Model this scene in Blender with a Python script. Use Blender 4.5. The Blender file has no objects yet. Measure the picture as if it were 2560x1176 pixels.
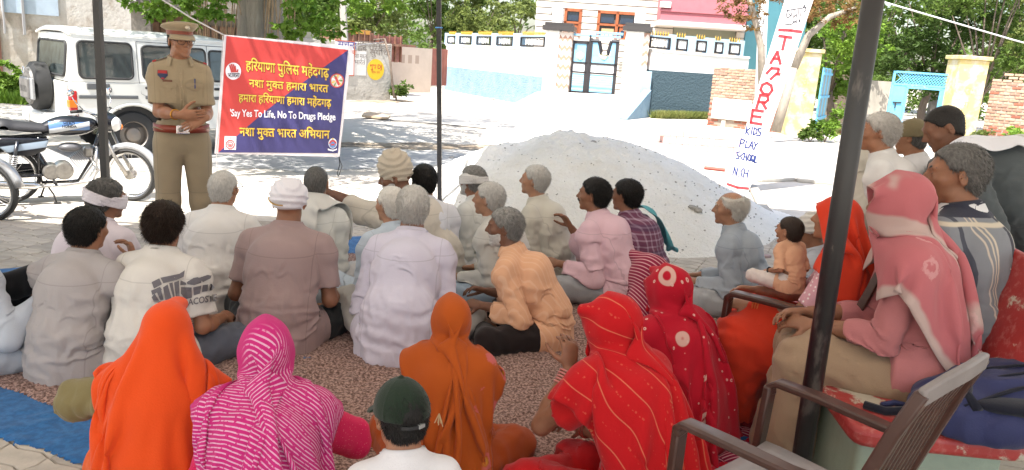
import bpy, bmesh, math, random
import numpy as np
from mathutils import Vector, Matrix, Quaternion
R = math.radians
rnd = random.Random(11)
S = bpy.context.scene
COL = S.collection
# ------------------------------------------------------------------ camera, light, exposure
CH, FP, W0, H0 = 1.65, 1900.0, 2560, 1176
PITCH, ROLL = math.atan(443 / FP), R(3.9)
_F = np.array([0, math.cos(PITCH), -math.sin(PITCH)]); _R0 = np.array([1.0, 0, 0]); _U0 = np.array([0, math.sin(PITCH), math.cos(PITCH)])
_R = _R0 * math.cos(ROLL) + _U0 * math.sin(ROLL); _U = _U0 * math.cos(ROLL) - _R0 * math.sin(ROLL)
cd = bpy.data.cameras.new('camera'); cam = bpy.data.objects.new('camera', cd); COL.objects.link(cam)
cd.sensor_width = 36; cd.lens = FP * 36 / W0; cd.clip_start = 0.05; cd.clip_end = 2000
cam.matrix_world = Matrix([[_R[i], _U[i], -_F[i], [0, 0, CH][i]] for i in range(3)] + [[0, 0, 0, 1]])
S.camera = cam
SUN_EL, SUN_AZ = R(62), R(212)          # azimuth clockwise from +Y (north) : the sun stands behind and to the left
wd = bpy.data.worlds.new('World'); S.world = wd; wd.use_nodes = True
nt = wd.node_tree; bg = nt.nodes['Background']; sky = nt.nodes.new('ShaderNodeTexSky')
sky.sky_type = 'NISHITA'; sky.sun_disc = False; sky.sun_elevation = SUN_EL; sky.sun_rotation = SUN_AZ; sky.dust_density = 3.0; sky.air_density = 1.2
nt.links.new(sky.outputs[0], bg.inputs[0]); bg.inputs[1].default_value = 0.13
sd = bpy.data.lights.new('sun', 'SUN'); sd.energy = 4.5; sd.angle = R(0.53); sd.color = (1.0, 0.96, 0.9)
so = bpy.data.objects.new('sun', sd); COL.objects.link(so)
_sdir = Vector((math.sin(SUN_AZ) * math.cos(SUN_EL), math.cos(SUN_AZ) * math.cos(SUN_EL), math.sin(SUN_EL)))
so.rotation_euler = _sdir.to_track_quat('Z', 'Y').to_euler(); so.location = (0, 0, 30)
S.view_settings.view_transform = 'Standard'; S.view_settings.look = 'None'; S.view_settings.gamma = 1.0
S.view_settings.use_curve_mapping = False; S.view_settings.exposure = 1.54
S.render.engine = 'CYCLES'; S.cycles.use_denoising = True; S.cycles.max_bounces = 8; S.cycles.diffuse_bounces = 4
S.cycles.transparent_max_bounces = 8; S.cycles.caustics_reflective = False; S.cycles.caustics_refractive = False

def ray(px, py):
    d = _F + _R * ((px - W0 / 2) / FP) + _U * ((H0 / 2 - py) / FP); return d
def atz(px, py, z=0.0):                 # point at height z seen at that pixel of the photograph
    d = ray(px, py); t = (z - CH) / d[2]; return np.array([d[0] * t, d[1] * t, z])
def aty(px, py, y):                     # point at distance y
    d = ray(px, py); t = y / d[1]; return np.array([d[0] * t, y, CH + d[2] * t])
def proj(p):
    q = np.array(p, float) - [0, 0, CH]; w = q @ _F
    return (W0 / 2 + FP * (q @ _R) / w, H0 / 2 - FP * (q @ _U) / w)
def onplane(px, py, p0, n):             # ray against the plane through p0 with normal n
    d = ray(px, py); n = np.array(n, float); c = np.array([0, 0, CH]); t = ((np.array(p0) - c) @ n) / (d @ n); return c + d * t

# ------------------------------------------------------------------ names and labels
def tag(o, label=None, cat=None, group=None, kind=None):
    if label: o['label'] = label
    if cat: o['category'] = cat
    if group: o['group'] = group
    if kind: o['kind'] = kind
    return o
def empty(name, loc=(0, 0, 0), rz=0, label=None, cat=None, group=None, rot=None):
    o = bpy.data.objects.new(name, None); COL.objects.link(o); o.location = tuple(loc); o.rotation_euler = rot or (0, 0, rz)
    o.empty_display_size = 0.1
    return tag(o, label, cat, group)
def copy_tree(o, parent=None):
    c = o.copy(); COL.objects.link(c)
    if parent: c.parent = parent
    for ch in list(o.children): copy_tree(ch, c)
    return c

# ------------------------------------------------------------------ materials
MC = {}
def mat(name, col, rough=0.7, metal=0.0, var=0.0, vs=6.0, bump=0.0, bs=60.0, spec=0.5, col2=None, thr=None, dirt=None, sss=0.0, trans=0.0, sheen=0.0, stretch=None, alpha=None, det=5, bd=None, coat=0):
    """plain material: base colour with noise variation, an optional second colour in patches, fine bump"""
    if name in MC: return MC[name]
    m = bpy.data.materials.new(name); m.use_nodes = True; n = m.node_tree; L = n.links; b = n.nodes['Principled BSDF']
    b.inputs['Roughness'].default_value = rough; b.inputs['Metallic'].default_value = metal; b.inputs['Specular IOR Level'].default_value = spec
    c4 = (*col, 1); b.inputs['Base Color'].default_value = c4
    if coat: b.inputs['Coat Weight'].default_value = coat
    if sss: b.inputs['Subsurface Weight'].default_value = sss; b.inputs['Subsurface Radius'].default_value = (0.02, 0.008, 0.004); b.inputs['Subsurface Scale'].default_value = 0.5
    if sheen: b.inputs['Sheen Weight'].default_value = sheen; b.inputs['Sheen Roughness'].default_value = 0.5
    if trans: b.inputs['Transmission Weight'].default_value = trans
    if alpha is not None: b.inputs['Alpha'].default_value = alpha
    tc = n.nodes.new('ShaderNodeTexCoord'); src = tc.outputs['Object']
    if stretch:
        mp = n.nodes.new('ShaderNodeMapping'); mp.inputs['Scale'].default_value = stretch; L.new(src, mp.inputs[0]); src = mp.outputs[0]
    def noise(sc, d=det, r=0.6):
        x = n.nodes.new('ShaderNodeTexNoise'); x.inputs['Scale'].default_value = sc; x.inputs['Detail'].default_value = d; x.inputs['Roughness'].default_value = r
        L.new(src, x.inputs['Vector']); return x.outputs['Fac']
    out = None
    if var or col2:
        rp = n.nodes.new('ShaderNodeValToRGB'); L.new(noise(vs), rp.inputs[0])
        a, z = rp.color_ramp.elements
        if col2:
            t0, t1 = thr or (0.45, 0.6); a.position = t0; z.position = t1; a.color = c4; z.color = (*col2, 1)
        else:
            a.position = 0.3; z.position = 0.7
            a.color = (*[max(0, c * (1 - var)) for c in col], 1); z.color = (*[min(1, c * (1 + var)) for c in col], 1)
        out = rp.outputs[0]
    if dirt:                             # (colour, scale, low, high, amount)
        rp2 = n.nodes.new('ShaderNodeValToRGB'); L.new(noise(dirt[1], 8, 0.7), rp2.inputs[0])
        rp2.color_ramp.elements[0].position = dirt[2]; rp2.color_ramp.elements[1].position = dirt[3]
        rp2.color_ramp.elements[0].color = (0, 0, 0, 1); rp2.color_ramp.elements[1].color = (dirt[4],) * 3 + (1,)
        mx = n.nodes.new('ShaderNodeMix'); mx.data_type = 'RGBA'; L.new(rp2.outputs[0], mx.inputs[0])
        if out: L.new(out, mx.inputs[6])
        else: mx.inputs[6].default_value = c4
        mx.inputs[7].default_value = (*dirt[0], 1); out = mx.outputs[2]
    if out: L.new(out, b.inputs['Base Color'])
    if bump:
        bp = n.nodes.new('ShaderNodeBump'); bp.inputs['Strength'].default_value = min(1, bump); bp.inputs['Distance'].default_value = bd or 0.01
        L.new(noise(bs, 6, 0.65), bp.inputs['Height']); L.new(bp.outputs[0], b.inputs['Normal'])
    MC[name] = m; m['x'] = 1
    return m
class NB:
    """small node builder for patterned cloth"""
    def __init__(s, name, rough=0.85, coord='UV', sheen=0.0, spec=0.2, thin=0.0):
        s.m = bpy.data.materials.new(name); s.m.use_nodes = True; s.n = s.m.node_tree; s.b = s.n.nodes['Principled BSDF']
        s.b.inputs['Roughness'].default_value = rough; s.b.inputs['Specular IOR Level'].default_value = spec
        if sheen: s.b.inputs['Sheen Weight'].default_value = sheen
        s.cl = sheen > 0; s.tc = s.n.nodes.new('ShaderNodeTexCoord'); s.P = s.tc.outputs[coord]; s.O = s.tc.outputs['Object']
        sp = s.n.nodes.new('ShaderNodeSeparateXYZ'); s.n.links.new(s.P, sp.inputs[0]); s.x, s.y, s.z = sp.outputs
        MC[name] = s.m
        if thin:
            tr = s.n.nodes.new('ShaderNodeBsdfTranslucent'); mx = s.n.nodes.new('ShaderNodeMixShader'); mx.inputs[0].default_value = thin
            o = s.n.nodes['Material Output']; s.n.links.new(s.b.outputs[0], mx.inputs[1]); s.n.links.new(tr.outputs[0], mx.inputs[2]); s.n.links.new(mx.outputs[0], o.inputs[0]); s.tr = tr
        else: s.tr = None
    def L(s, a, b): s.n.links.new(a, b)
    def put(s, v, inp):
        if hasattr(v, 'links'): s.L(v, inp)
        else: inp.default_value = v
    def M(s, op, a, b=0.0, c=0.0):
        x = s.n.nodes.new('ShaderNodeMath'); x.operation = op
        s.put(a, x.inputs[0]); s.put(b, x.inputs[1]); s.put(c, x.inputs[2]); return x.outputs[0]
    def step(s, v, lo, hi):              # smooth 0..1 between lo and hi
        x = s.n.nodes.new('ShaderNodeMapRange'); x.interpolation_type = 'SMOOTHSTEP'; s.put(v, x.inputs[0]); x.inputs[1].default_value = lo; x.inputs[2].default_value = hi; return x.outputs[0]
    def band(s, v, c, w, e=0.003):       # 1 inside |v-c|<w
        return s.M('SUBTRACT', 1.0, s.step(s.M('ABSOLUTE', s.M('SUBTRACT', v, c)), w - e, w + e))
    def noise(s, sc, d=3, src=None, r=0.6):
        x = s.n.nodes.new('ShaderNodeTexNoise'); x.inputs['Scale'].default_value = sc; x.inputs['Detail'].default_value = d; x.inputs['Roughness'].default_value = r; s.L(src or s.P, x.inputs['Vector']); return x.outputs['Fac']
    def vor(s, sc, src=None, rn=1.0):
        x = s.n.nodes.new('ShaderNodeTexVoronoi'); x.inputs['Scale'].default_value = sc; x.inputs['Randomness'].default_value = rn; s.L(src or s.P, x.inputs['Vector']); return x
    def vec(s, a, b, c=0.0):
        x = s.n.nodes.new('ShaderNodeCombineXYZ'); s.put(a, x.inputs[0]); s.put(b, x.inputs[1]); s.put(c, x.inputs[2]); return x.outputs[0]
    def mix(s, f, a, b):
        x = s.n.nodes.new('ShaderNodeMix'); x.data_type = 'RGBA'; s.put(f, x.inputs[0])
        for v, i in ((a, 6), (b, 7)):
            if hasattr(v, 'links'): s.L(v, x.inputs[i])
            else: x.inputs[i].default_value = (*v, 1)
        return x.outputs[2]
    def crease(s, bump):                 # ridged wandering creases under a fine weave
        w = s.n.nodes.new('ShaderNodeVectorMath'); w.operation = 'MULTIPLY_ADD'; nz = s.n.nodes.new('ShaderNodeTexNoise'); nz.inputs['Scale'].default_value = 5; s.L(s.O, nz.inputs[0]); s.L(nz.outputs['Color'], w.inputs[0]); w.inputs[1].default_value = (.22, .22, .22); s.L(s.O, w.inputs[2])
        rg = s.n.nodes.new('ShaderNodeTexNoise'); rg.noise_type = 'RIDGED_MULTIFRACTAL'; rg.inputs['Scale'].default_value = 7; rg.inputs['Detail'].default_value = 3; s.L(w.outputs[0], rg.inputs['Vector'])
        b1 = s.n.nodes.new('ShaderNodeBump'); b1.inputs['Strength'].default_value = min(1, bump * 1.1); b1.inputs['Distance'].default_value = .010; s.L(rg.outputs[0], b1.inputs['Height'])
        b2 = s.n.nodes.new('ShaderNodeBump'); b2.inputs['Strength'].default_value = .45; b2.inputs['Distance'].default_value = .003; s.L(s.noise(160, 3, s.O), b2.inputs['Height']); s.L(b1.outputs[0], b2.inputs['Normal']); s.L(b2.outputs[0], s.b.inputs['Normal']); return s.m
    def done(s, c, bump=0.25, bs=90, bd=0.004, src=None):
        s.L(c, s.b.inputs['Base Color']) if hasattr(c, 'links') else setattr(s.b.inputs['Base Color'], 'default_value', (*c, 1))
        if s.tr is not None:
            s.L(c, s.tr.inputs[0]) if hasattr(c, 'links') else setattr(s.tr.inputs[0], 'default_value', (*c, 1))
        if bump and s.cl and bs >= 55: return s.crease(bump)
        if bump:
            bp = s.n.nodes.new('ShaderNodeBump'); bp.inputs['Strength'].default_value = bump; bp.inputs['Distance'].default_value = bd
            s.L(s.noise(bs, 6, src or s.O), bp.inputs['Height']); s.L(bp.outputs[0], s.b.inputs['Normal'])
        return s.m
def cloth(name, col, var=0.04, bump=0.35, thin=0.0):
    """plain woven cloth with slight unevenness, creases and (for shirts) yoke and sleeve seams"""
    if min(col) > .4: col = tuple(min(.84, v * 1.17) for v in col)
    seam = name[:5] in ('shirt', 'kurta', 'tee_c', 'grey_', 'khaki', 'mauve')
    if name in MC: return MC[name]
    k = NB(name, 0.9, 'Object', 0.15, 0.15, thin)
    c = k.mix(k.noise(9, 4), tuple(max(0, v * (1 - var * 1.6)) for v in col), tuple(min(1, v * (1 + var)) for v in col))
    c = k.mix(k.M('MULTIPLY', k.step(k.noise(240, 2), .4, .6), .05), c, tuple(v * .6 for v in col))
    sk = k.band(k.z, .512, .0022, .001); c = k.mix(k.M('MULTIPLY', k.M('MAXIMUM', sk, k.band(k.M('ABSOLUTE', k.x), .168, .002, .001)), .35 if seam else 0.0), c, tuple(v * .45 for v in col)) if seam else c
    k.done(c, 0); return k.crease(bump)

# ------------------------------------------------------------------ mesh helpers
def link(name, me, m=None, parent=None, smooth=True):
    if m is not None and not len(me.materials):
        for mm in (m if isinstance(m, (list, tuple)) else [m]): me.materials.append(mm)
    if smooth is True and len(me.polygons): me.polygons.foreach_set('use_smooth', np.ones(len(me.polygons), bool))
    o = bpy.data.objects.new(name, me); COL.objects.link(o)
    if parent is not None: o.parent = parent
    return o
def pyd(name, v, f, m=None, parent=None, smooth=False):
    me = bpy.data.meshes.new(name); me.from_pydata([tuple(map(float, p)) for p in v], [], [tuple(map(int, q)) for q in f]); me.update()
    return link(name, me, m, parent, smooth)
class MB:
    """collects boxes, tubes and lathes into ONE mesh"""
    def __init__(s): s.v = []; s.f = []; s.mi = []; s.cur = 0
    def add(s, v, f, M=None):
        k = len(s.v)
        if M is not None: v = [tuple(M @ Vector(p)) for p in v]
        s.v += [tuple(p) for p in v]; s.f += [tuple(i + k for i in q) for q in f]; s.mi += [s.cur] * len(f); return s
    def box(s, c, d, rz=0, M=None, bev=0.0, rot=None):
        x, y, z = d[0] / 2, d[1] / 2, d[2] / 2
        T = Matrix.Translation(c) @ (rot if rot is not None else Matrix.Rotation(rz, 4, 'Z'))
        if M is not None: T = M @ T
        if bev <= 0:
            v = [(-x, -y, -z), (x, -y, -z), (x, y, -z), (-x, y, -z), (-x, -y, z), (x, -y, z), (x, y, z), (-x, y, z)]
            f = [(0, 3, 2, 1), (4, 5, 6, 7), (0, 1, 5, 4), (1, 2, 6, 5), (2, 3, 7, 6), (3, 0, 4, 7)]
        else:
            b = min(bev, x * .9, y * .9, z * .9); v = []; f = []
            for sz in (-1, 1):
                for (sx, sy) in ((-1, -1), (1, -1), (1, 1), (-1, 1)):
                    v += [(sx * (x - b), sy * (y - b), sz * z), (sx * x, sy * (y - b), sz * (z - b)), (sx * (x - b), sy * y, sz * (z - b))]
            I = lambda q, c_, k: (q * 4 + c_ % 4) * 3 + k
            f.append(tuple(I(0, c_, 0) for c_ in (3, 2, 1, 0))); f.append(tuple(I(1, c_, 0) for c_ in range(4)))
            for c_ in range(4):
                k = 2 if c_ % 2 == 0 else 1
                f.append((I(0, c_, k), I(0, c_ + 1, k), I(1, c_ + 1, k), I(1, c_, k)))
                f.append((I(0, c_, 0), I(0, c_ + 1, 0), I(0, c_ + 1, k), I(0, c_, k))); f.append((I(1, c_, k), I(1, c_ + 1, k), I(1, c_ + 1, 0), I(1, c_, 0)))
                k1, k2 = (1, 2) if c_ % 2 == 0 else (2, 1)
                f.append((I(0, c_, k1), I(0, c_, k2), I(1, c_, k2), I(1, c_, k1)))
                f.append((I(0, c_, 0), I(0, c_, 2), I(0, c_, 1))); f.append((I(1, c_, 0), I(1, c_, 1), I(1, c_, 2)))
        return s.add(v, f, T)
    def tube(s, pts, r, n=8, cap=True, close=False, flat=None):
        pts = [np.array(p, float) for p in pts]; m = len(pts); rr = r if hasattr(r, '__len__') else [r] * m
        up = None; v = []; f = []
        for i, p in enumerate(pts):
            a = pts[(i - 1) % m] if (i > 0 or close) else p; b = pts[(i + 1) % m] if (i < m - 1 or close) else p
            t = b - a; t = t / (np.linalg.norm(t) + 1e-9)
            if up is None: up = np.array([0, 0, 1.0]) if abs(t[2]) < .9 else np.array([0, 1.0, 0])
            x = np.cross(t, up); x /= np.linalg.norm(x) + 1e-9; up = np.cross(x, t)
            for k in range(n):
                q = 2 * math.pi * k / n + (math.pi / n if flat else 0); fx = flat or 1
                v.append(tuple(p + rr[i] * (math.cos(q) * x * fx + math.sin(q) * up)))
        for i in range(m if close else m - 1):
            j = (i + 1) % m
            for k in range(n):
                f.append((i * n + k, i * n + (k + 1) % n, j * n + (k + 1) % n, j * n + k))
        if cap and not close: f += [tuple(range(n))[::-1], tuple((m - 1) * n + k for k in range(n))]
        return s.add(v, f)
    def lathe(s, prof, n=24, M=None, a0=0, a1=2 * math.pi):      # prof = [(r, z)], turned about Z
        full = abs(a1 - a0 - 2 * math.pi) < 1e-6; c = n if full else n + 1; v = []; f = []
        for r, z in prof:
            for k in range(c):
                q = a0 + (a1 - a0) * k / n; v.append((r * math.cos(q), r * math.sin(q), z))
        for i in range(len(prof) - 1):
            for k in range(n):
                j = (k + 1) % c; f.append((i * c + k, i * c + j, (i + 1) * c + j, (i + 1) * c + k))
        return s.add(v, f, M)
    def prism(s, poly, y0, y1, M=None):  # poly in x,z extruded along y
        n = len(poly); v = [(x, y0, z) for x, z in poly] + [(x, y1, z) for x, z in poly]
        f = [tuple(range(n)), tuple(range(2 * n - 1, n - 1, -1))] + [(i, i + n, (i + 1) % n + n, (i + 1) % n) for i in range(n)]
        return s.add(v, f, M)
    def build(s, name, m=None, parent=None, smooth=False, bev=0, seg=2):
        me = bpy.data.meshes.new(name); me.from_pydata(s.v, [], s.f); me.update()
        if any(s.mi): me.polygons.foreach_set('material_index', s.mi)
        o = link(name, me, m, parent, smooth)
        bm = bmesh.new(); bm.from_mesh(me); bmesh.ops.recalc_face_normals(bm, faces=bm.faces); bm.to_mesh(me); bm.free()
        if smooth == 'auto':
            me.polygons.foreach_set('use_smooth', np.ones(len(me.polygons), bool)); me.set_sharp_from_angle(angle=R(38))
        if bev:
            b = o.modifiers.new('b', 'BEVEL'); b.width = bev; b.segments = seg; b.limit_method = 'ANGLE'; b.angle_limit = R(40)
        return o
_tx = {}
def text_mesh(body, size=1.0, off=0.0, kern=None, res=3, sx=1.0, shear=0.0, ext=0.0):
    c = bpy.data.curves.new('t', 'FONT'); c.body = body; c.size = size; c.offset = off; c.resolution_u = res; c.align_x = 'CENTER'; c.shear = shear; c.extrude = ext
    o = bpy.data.objects.new('t', c); COL.objects.link(o)
    for i, k in (kern or {}).items(): c.body_format[i].kerning = k
    dg = bpy.context.evaluated_depsgraph_get(); me = bpy.data.meshes.new_from_object(o.evaluated_get(dg))
    bpy.data.objects.remove(o); bpy.data.curves.remove(c)
    for v in me.vertices: v.co.x *= sx
    return me
def text(name, body, m, size, M, parent=None, width=None, **k):
    """flat lettering laid in the plane given by the matrix M (x right, y up)"""
    me = text_mesh(body, size, **k)
    if width and len(me.vertices):
        xs = [v.co.x for v in me.vertices]; w = max(xs) - min(xs); c = (max(xs) + min(xs)) / 2
        for v in me.vertices: v.co.x = (v.co.x - c) * width / w
    me.transform(M); return link(name, me, m, parent, False)
# ------------------------------------------------------------------ implicit surfaces: smooth unions meshed by sparse surface nets
A = lambda *v: np.array(v, np.float32)
def cap(a, b, ra, rb=None, k=.03, g='core', fl=None):
    return dict(t='c', a=A(*a), b=A(*b), ra=ra, rb=ra if rb is None else rb, k=k, g=g, fl=None if fl is None else (A(*fl[0]) / np.linalg.norm(fl[0]), fl[1]))
def ell(c, r, rot=None, k=.03, g='core'):
    return dict(t='e', c=A(*c), r=A(*r), R=None if rot is None else np.array(rot, np.float32), k=k, g=g)
def pd(P, q, inf=0.0):
    if q['t'] == 'c':
        v = P - q['a']; ba = q['b'] - q['a']
        if q['fl'] is not None:
            ax, fc = q['fl']; v = v + ((fc - 1) * (v @ ax))[:, None] * ax; ba = ba + (fc - 1) * (ba @ ax) * ax
        h = np.clip((v @ ba) / max(float(ba @ ba), 1e-9), 0, 1)
        w = v - h[:, None] * ba
        return np.sqrt(np.einsum('ij,ij->i', w, w)) - (q['ra'] + (q['rb'] - q['ra']) * h) - inf
    v = P - q['c']
    if q['R'] is not None: v = v @ q['R']
    r = q['r'] + inf
    a = v / r; k0 = np.sqrt(np.einsum('ij,ij->i', a, a)); b = a / r; k1 = np.sqrt(np.einsum('ij,ij->i', b, b)) + 1e-9
    return k0 * (k0 - 1) / k1
def smin(a, b, k):
    h = np.clip(.5 + .5 * (b - a) / k, 0, 1); return b + (a - b) * h - k * h * (1 - h)
def smax(a, b, k): return -smin(-a, -b, k)
def bounds(prims, pad):
    lo = np.min([np.minimum(q['a'] - q['ra'], q['b'] - q['rb']) if q['t'] == 'c' else q['c'] - q['r'].max() for q in prims], 0)
    hi = np.max([np.maximum(q['a'] + q['ra'], q['b'] + q['rb']) if q['t'] == 'c' else q['c'] + q['r'].max() for q in prims], 0)
    return lo - pad, hi + pad
def field(prims, kk=.012, inf=0.0):
    """signed distance of grouped prims; groups other than core are only evaluated near themselves"""
    gs = {}
    for q in prims: gs.setdefault(q['g'], []).append(q)
    info = []
    for g, qs in gs.items():
        lo, hi = bounds(qs, 0); c = (lo + hi) / 2; r = float(np.linalg.norm(hi - lo) / 2)
        info.append((g, qs, c.astype(np.float32), r))
    def f(P):
        tot = None
        for g, qs, c, r in info:
            if g == 'core' or len(info) == 1: d = grp(P, qs)
            else:
                dd = np.sqrt(((P - c) ** 2).sum(1)) - r; near = dd < .05; d = np.maximum(dd, .04)
                if near.any(): d[near] = grp(P[near], qs)
            tot = d if tot is None else smin(tot, d, kk)
        return tot
    def grp(P, qs):
        d = None
        for q in qs:
            x = pd(P, q, inf)
            d = x if d is None else (smax(d, -x, q['k']) if q.get('sub') else smin(d, x, q['k']))
        return d
    f.b = bounds(prims, inf + .03)
    return f
_OFF = np.array([[i, j, k] for i in (0, 1) for j in (0, 1) for k in (0, 1)], np.int64)
def nets(f, lo, hi, h, lv=4, marg=.012):
    """sparse surface nets: octree descent to cells of size h, one vertex per crossed cell"""
    lo = np.array(lo, float); hi = np.array(hi, float); B = h * 2 ** lv
    n = np.maximum(1, np.ceil((hi - lo) / B).astype(int))
    C = np.stack(np.meshgrid(*[np.arange(k) for k in n], indexing='ij'), -1).reshape(-1, 3)
    s = B
    for l in range(lv + 1):
        P = (lo + (C + .5) * s).astype(np.float32); d = f(P); C = C[np.abs(d) < s * .87 * 1.15 + marg]
        if l < lv: C = (C[:, None] * 2 + _OFF).reshape(-1, 3); s /= 2
    N = 1 << 20; key = lambda c: (c[..., 0] * N + c[..., 1]) * N + c[..., 2]
    cor = C[:, None] + _OFF; ck = key(cor); uk, inv = np.unique(ck.ravel(), return_inverse=True); inv = inv.reshape(-1, 8)
    uc = np.stack([uk // (N * N), (uk // N) % N, uk % N], 1); uv = f((lo + uc * h).astype(np.float32)).astype(np.float64)
    V = uv[inv]; ins = V < 0; act = ins.any(1) & ~ins.all(1)
    C = C[act]; V = V[act]; ck2 = key(C); o = np.argsort(ck2); C = C[o]; V = V[o]; ck2 = ck2[o]
    acc = np.zeros((len(C), 3)); cnt = np.zeros(len(C))
    E = [(a, b) for a in range(8) for b in range(a + 1, 8) if np.abs(_OFF[a] - _OFF[b]).sum() == 1]
    for a, b in E:
        va, vb = V[:, a], V[:, b]; m = (va < 0) != (vb < 0)
        t = np.where(m, va / np.where(m, va - vb, 1), 0); p = _OFF[a] + t[:, None] * (_OFF[b] - _OFF[a]); acc += p * m[:, None]; cnt += m
    X = lo + (C + acc / np.maximum(cnt, 1)[:, None]) * h
    faces = []
    for ax in range(3):
        e1 = [4, 2, 1][ax]; b, c = (ax + 1) % 3, (ax + 2) % 3
        m = (V[:, 0] < 0) != (V[:, e1] < 0); idx = np.nonzero(m)[0]; cc = C[idx]
        eb = np.zeros(3, int); eb[b] = 1; ec = np.zeros(3, int); ec[c] = 1
        q = [idx]; ok = np.ones(len(idx), bool)
        for dlt in (eb, eb + ec, ec):
            k = key(cc - dlt); j = np.searchsorted(ck2, k); j = np.minimum(j, len(ck2) - 1); ok &= ck2[j] == k; q.append(j)
        Q = np.stack(q, 1)[ok]; flip = (V[idx, 0] > 0)[ok]; Q[flip] = Q[flip][:, ::-1]; faces.append(Q)
    return X, np.concatenate(faces)
def fast_mesh(name, X, F, uv=None):
    me = bpy.data.meshes.new(name); nv, nf = len(X), len(F)
    me.vertices.add(nv); me.vertices.foreach_set('co', np.asarray(X, np.float32).ravel())
    k = F.shape[1]; me.loops.add(nf * k); me.loops.foreach_set('vertex_index', np.asarray(F, np.int32).ravel())
    me.polygons.add(nf); me.polygons.foreach_set('loop_start', np.arange(0, nf * k, k, dtype=np.int32))
    me.polygons.foreach_set('use_smooth', np.ones(nf, bool))
    if uv is not None:
        l = me.uv_layers.new(name='UVMap'); l.data.foreach_set('uv', np.asarray(uv, np.float32)[np.asarray(F).ravel()].ravel())
    me.update(calc_edges=True); return me
def smooth_pts(X, F, it=1, w=.5):
    n = len(X)
    for _ in range(it):
        acc = np.zeros_like(X); c = np.zeros(n)
        for a, b in ((0, 1), (1, 2), (2, 3), (3, 0)):
            np.add.at(acc, F[:, a], X[F[:, b]]); np.add.at(acc, F[:, b], X[F[:, a]]); np.add.at(c, F[:, a], 1); np.add.at(c, F[:, b], 1)
        X = X * (1 - w) + w * acc / np.maximum(c, 1)[:, None]
    return X
def blob(name, f, lo, hi, h, m, parent, sm=1, marg=.012, lv=4):
    X, F = nets(f, lo, hi, h, lv, marg); X = smooth_pts(X, F, sm, .5) if sm else X
    return link(name, fast_mesh(name, X, F), m, parent, None)
def fbm(P, s, seed=0, o=2):
    """cheap trigonometric noise in -1..1"""
    r = np.random.RandomState(seed); out = 0; amp = 1; tot = 0
    for i in range(o):
        q = P * s; k = r.randn(3, 3).astype(np.float32); ph = r.rand(6) * 6.28
        w = q + .7 * np.stack([np.sin(q[:, 1] * 1.3 + ph[0]), np.sin(q[:, 2] * 1.3 + ph[1]), np.sin(q[:, 0] * 1.3 + ph[2])], 1)
        out = out + amp * (np.sin(w @ k[0] + ph[3]) * np.sin(w @ k[1] + ph[4]) + .5 * np.sin(w @ k[2] + ph[5])) / 1.3; tot += amp; amp *= .5; s *= 2.1
    return out / tot

class Baked:
    """distance field sampled once on a grid, for the cloth to collide with"""
    def __init__(s, f, h=.021):
        s.lo, hi = np.array(f.b[0]) - .01, np.array(f.b[1]) + .01; s.h = h; s.n = np.ceil((hi - s.lo) / h).astype(int) + 1; n = s.n
        G = np.stack(np.meshgrid(*[s.lo[i] + np.arange(n[i]) * h for i in range(3)], indexing='ij'), -1).reshape(-1, 3).astype(np.float32); s.v = f(G).reshape(n).astype(np.float32)
    def __call__(s, P):
        q = (P - s.lo) / s.h; q = np.clip(q, 0, s.n - 1.001); i = q.astype(np.int32); t = (q - i).astype(np.float32); x, y, z = i.T; a, b, c = t.T; v = s.v
        f0 = (v[x, y, z] * (1 - a) + v[x + 1, y, z] * a) * (1 - b) + (v[x, y + 1, z] * (1 - a) + v[x + 1, y + 1, z] * a) * b
        f1 = (v[x, y, z + 1] * (1 - a) + v[x + 1, y, z + 1] * a) * (1 - b) + (v[x, y + 1, z + 1] * (1 - a) + v[x + 1, y + 1, z + 1] * a) * b
        return f0 * (1 - c) + f1 * c
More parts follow.
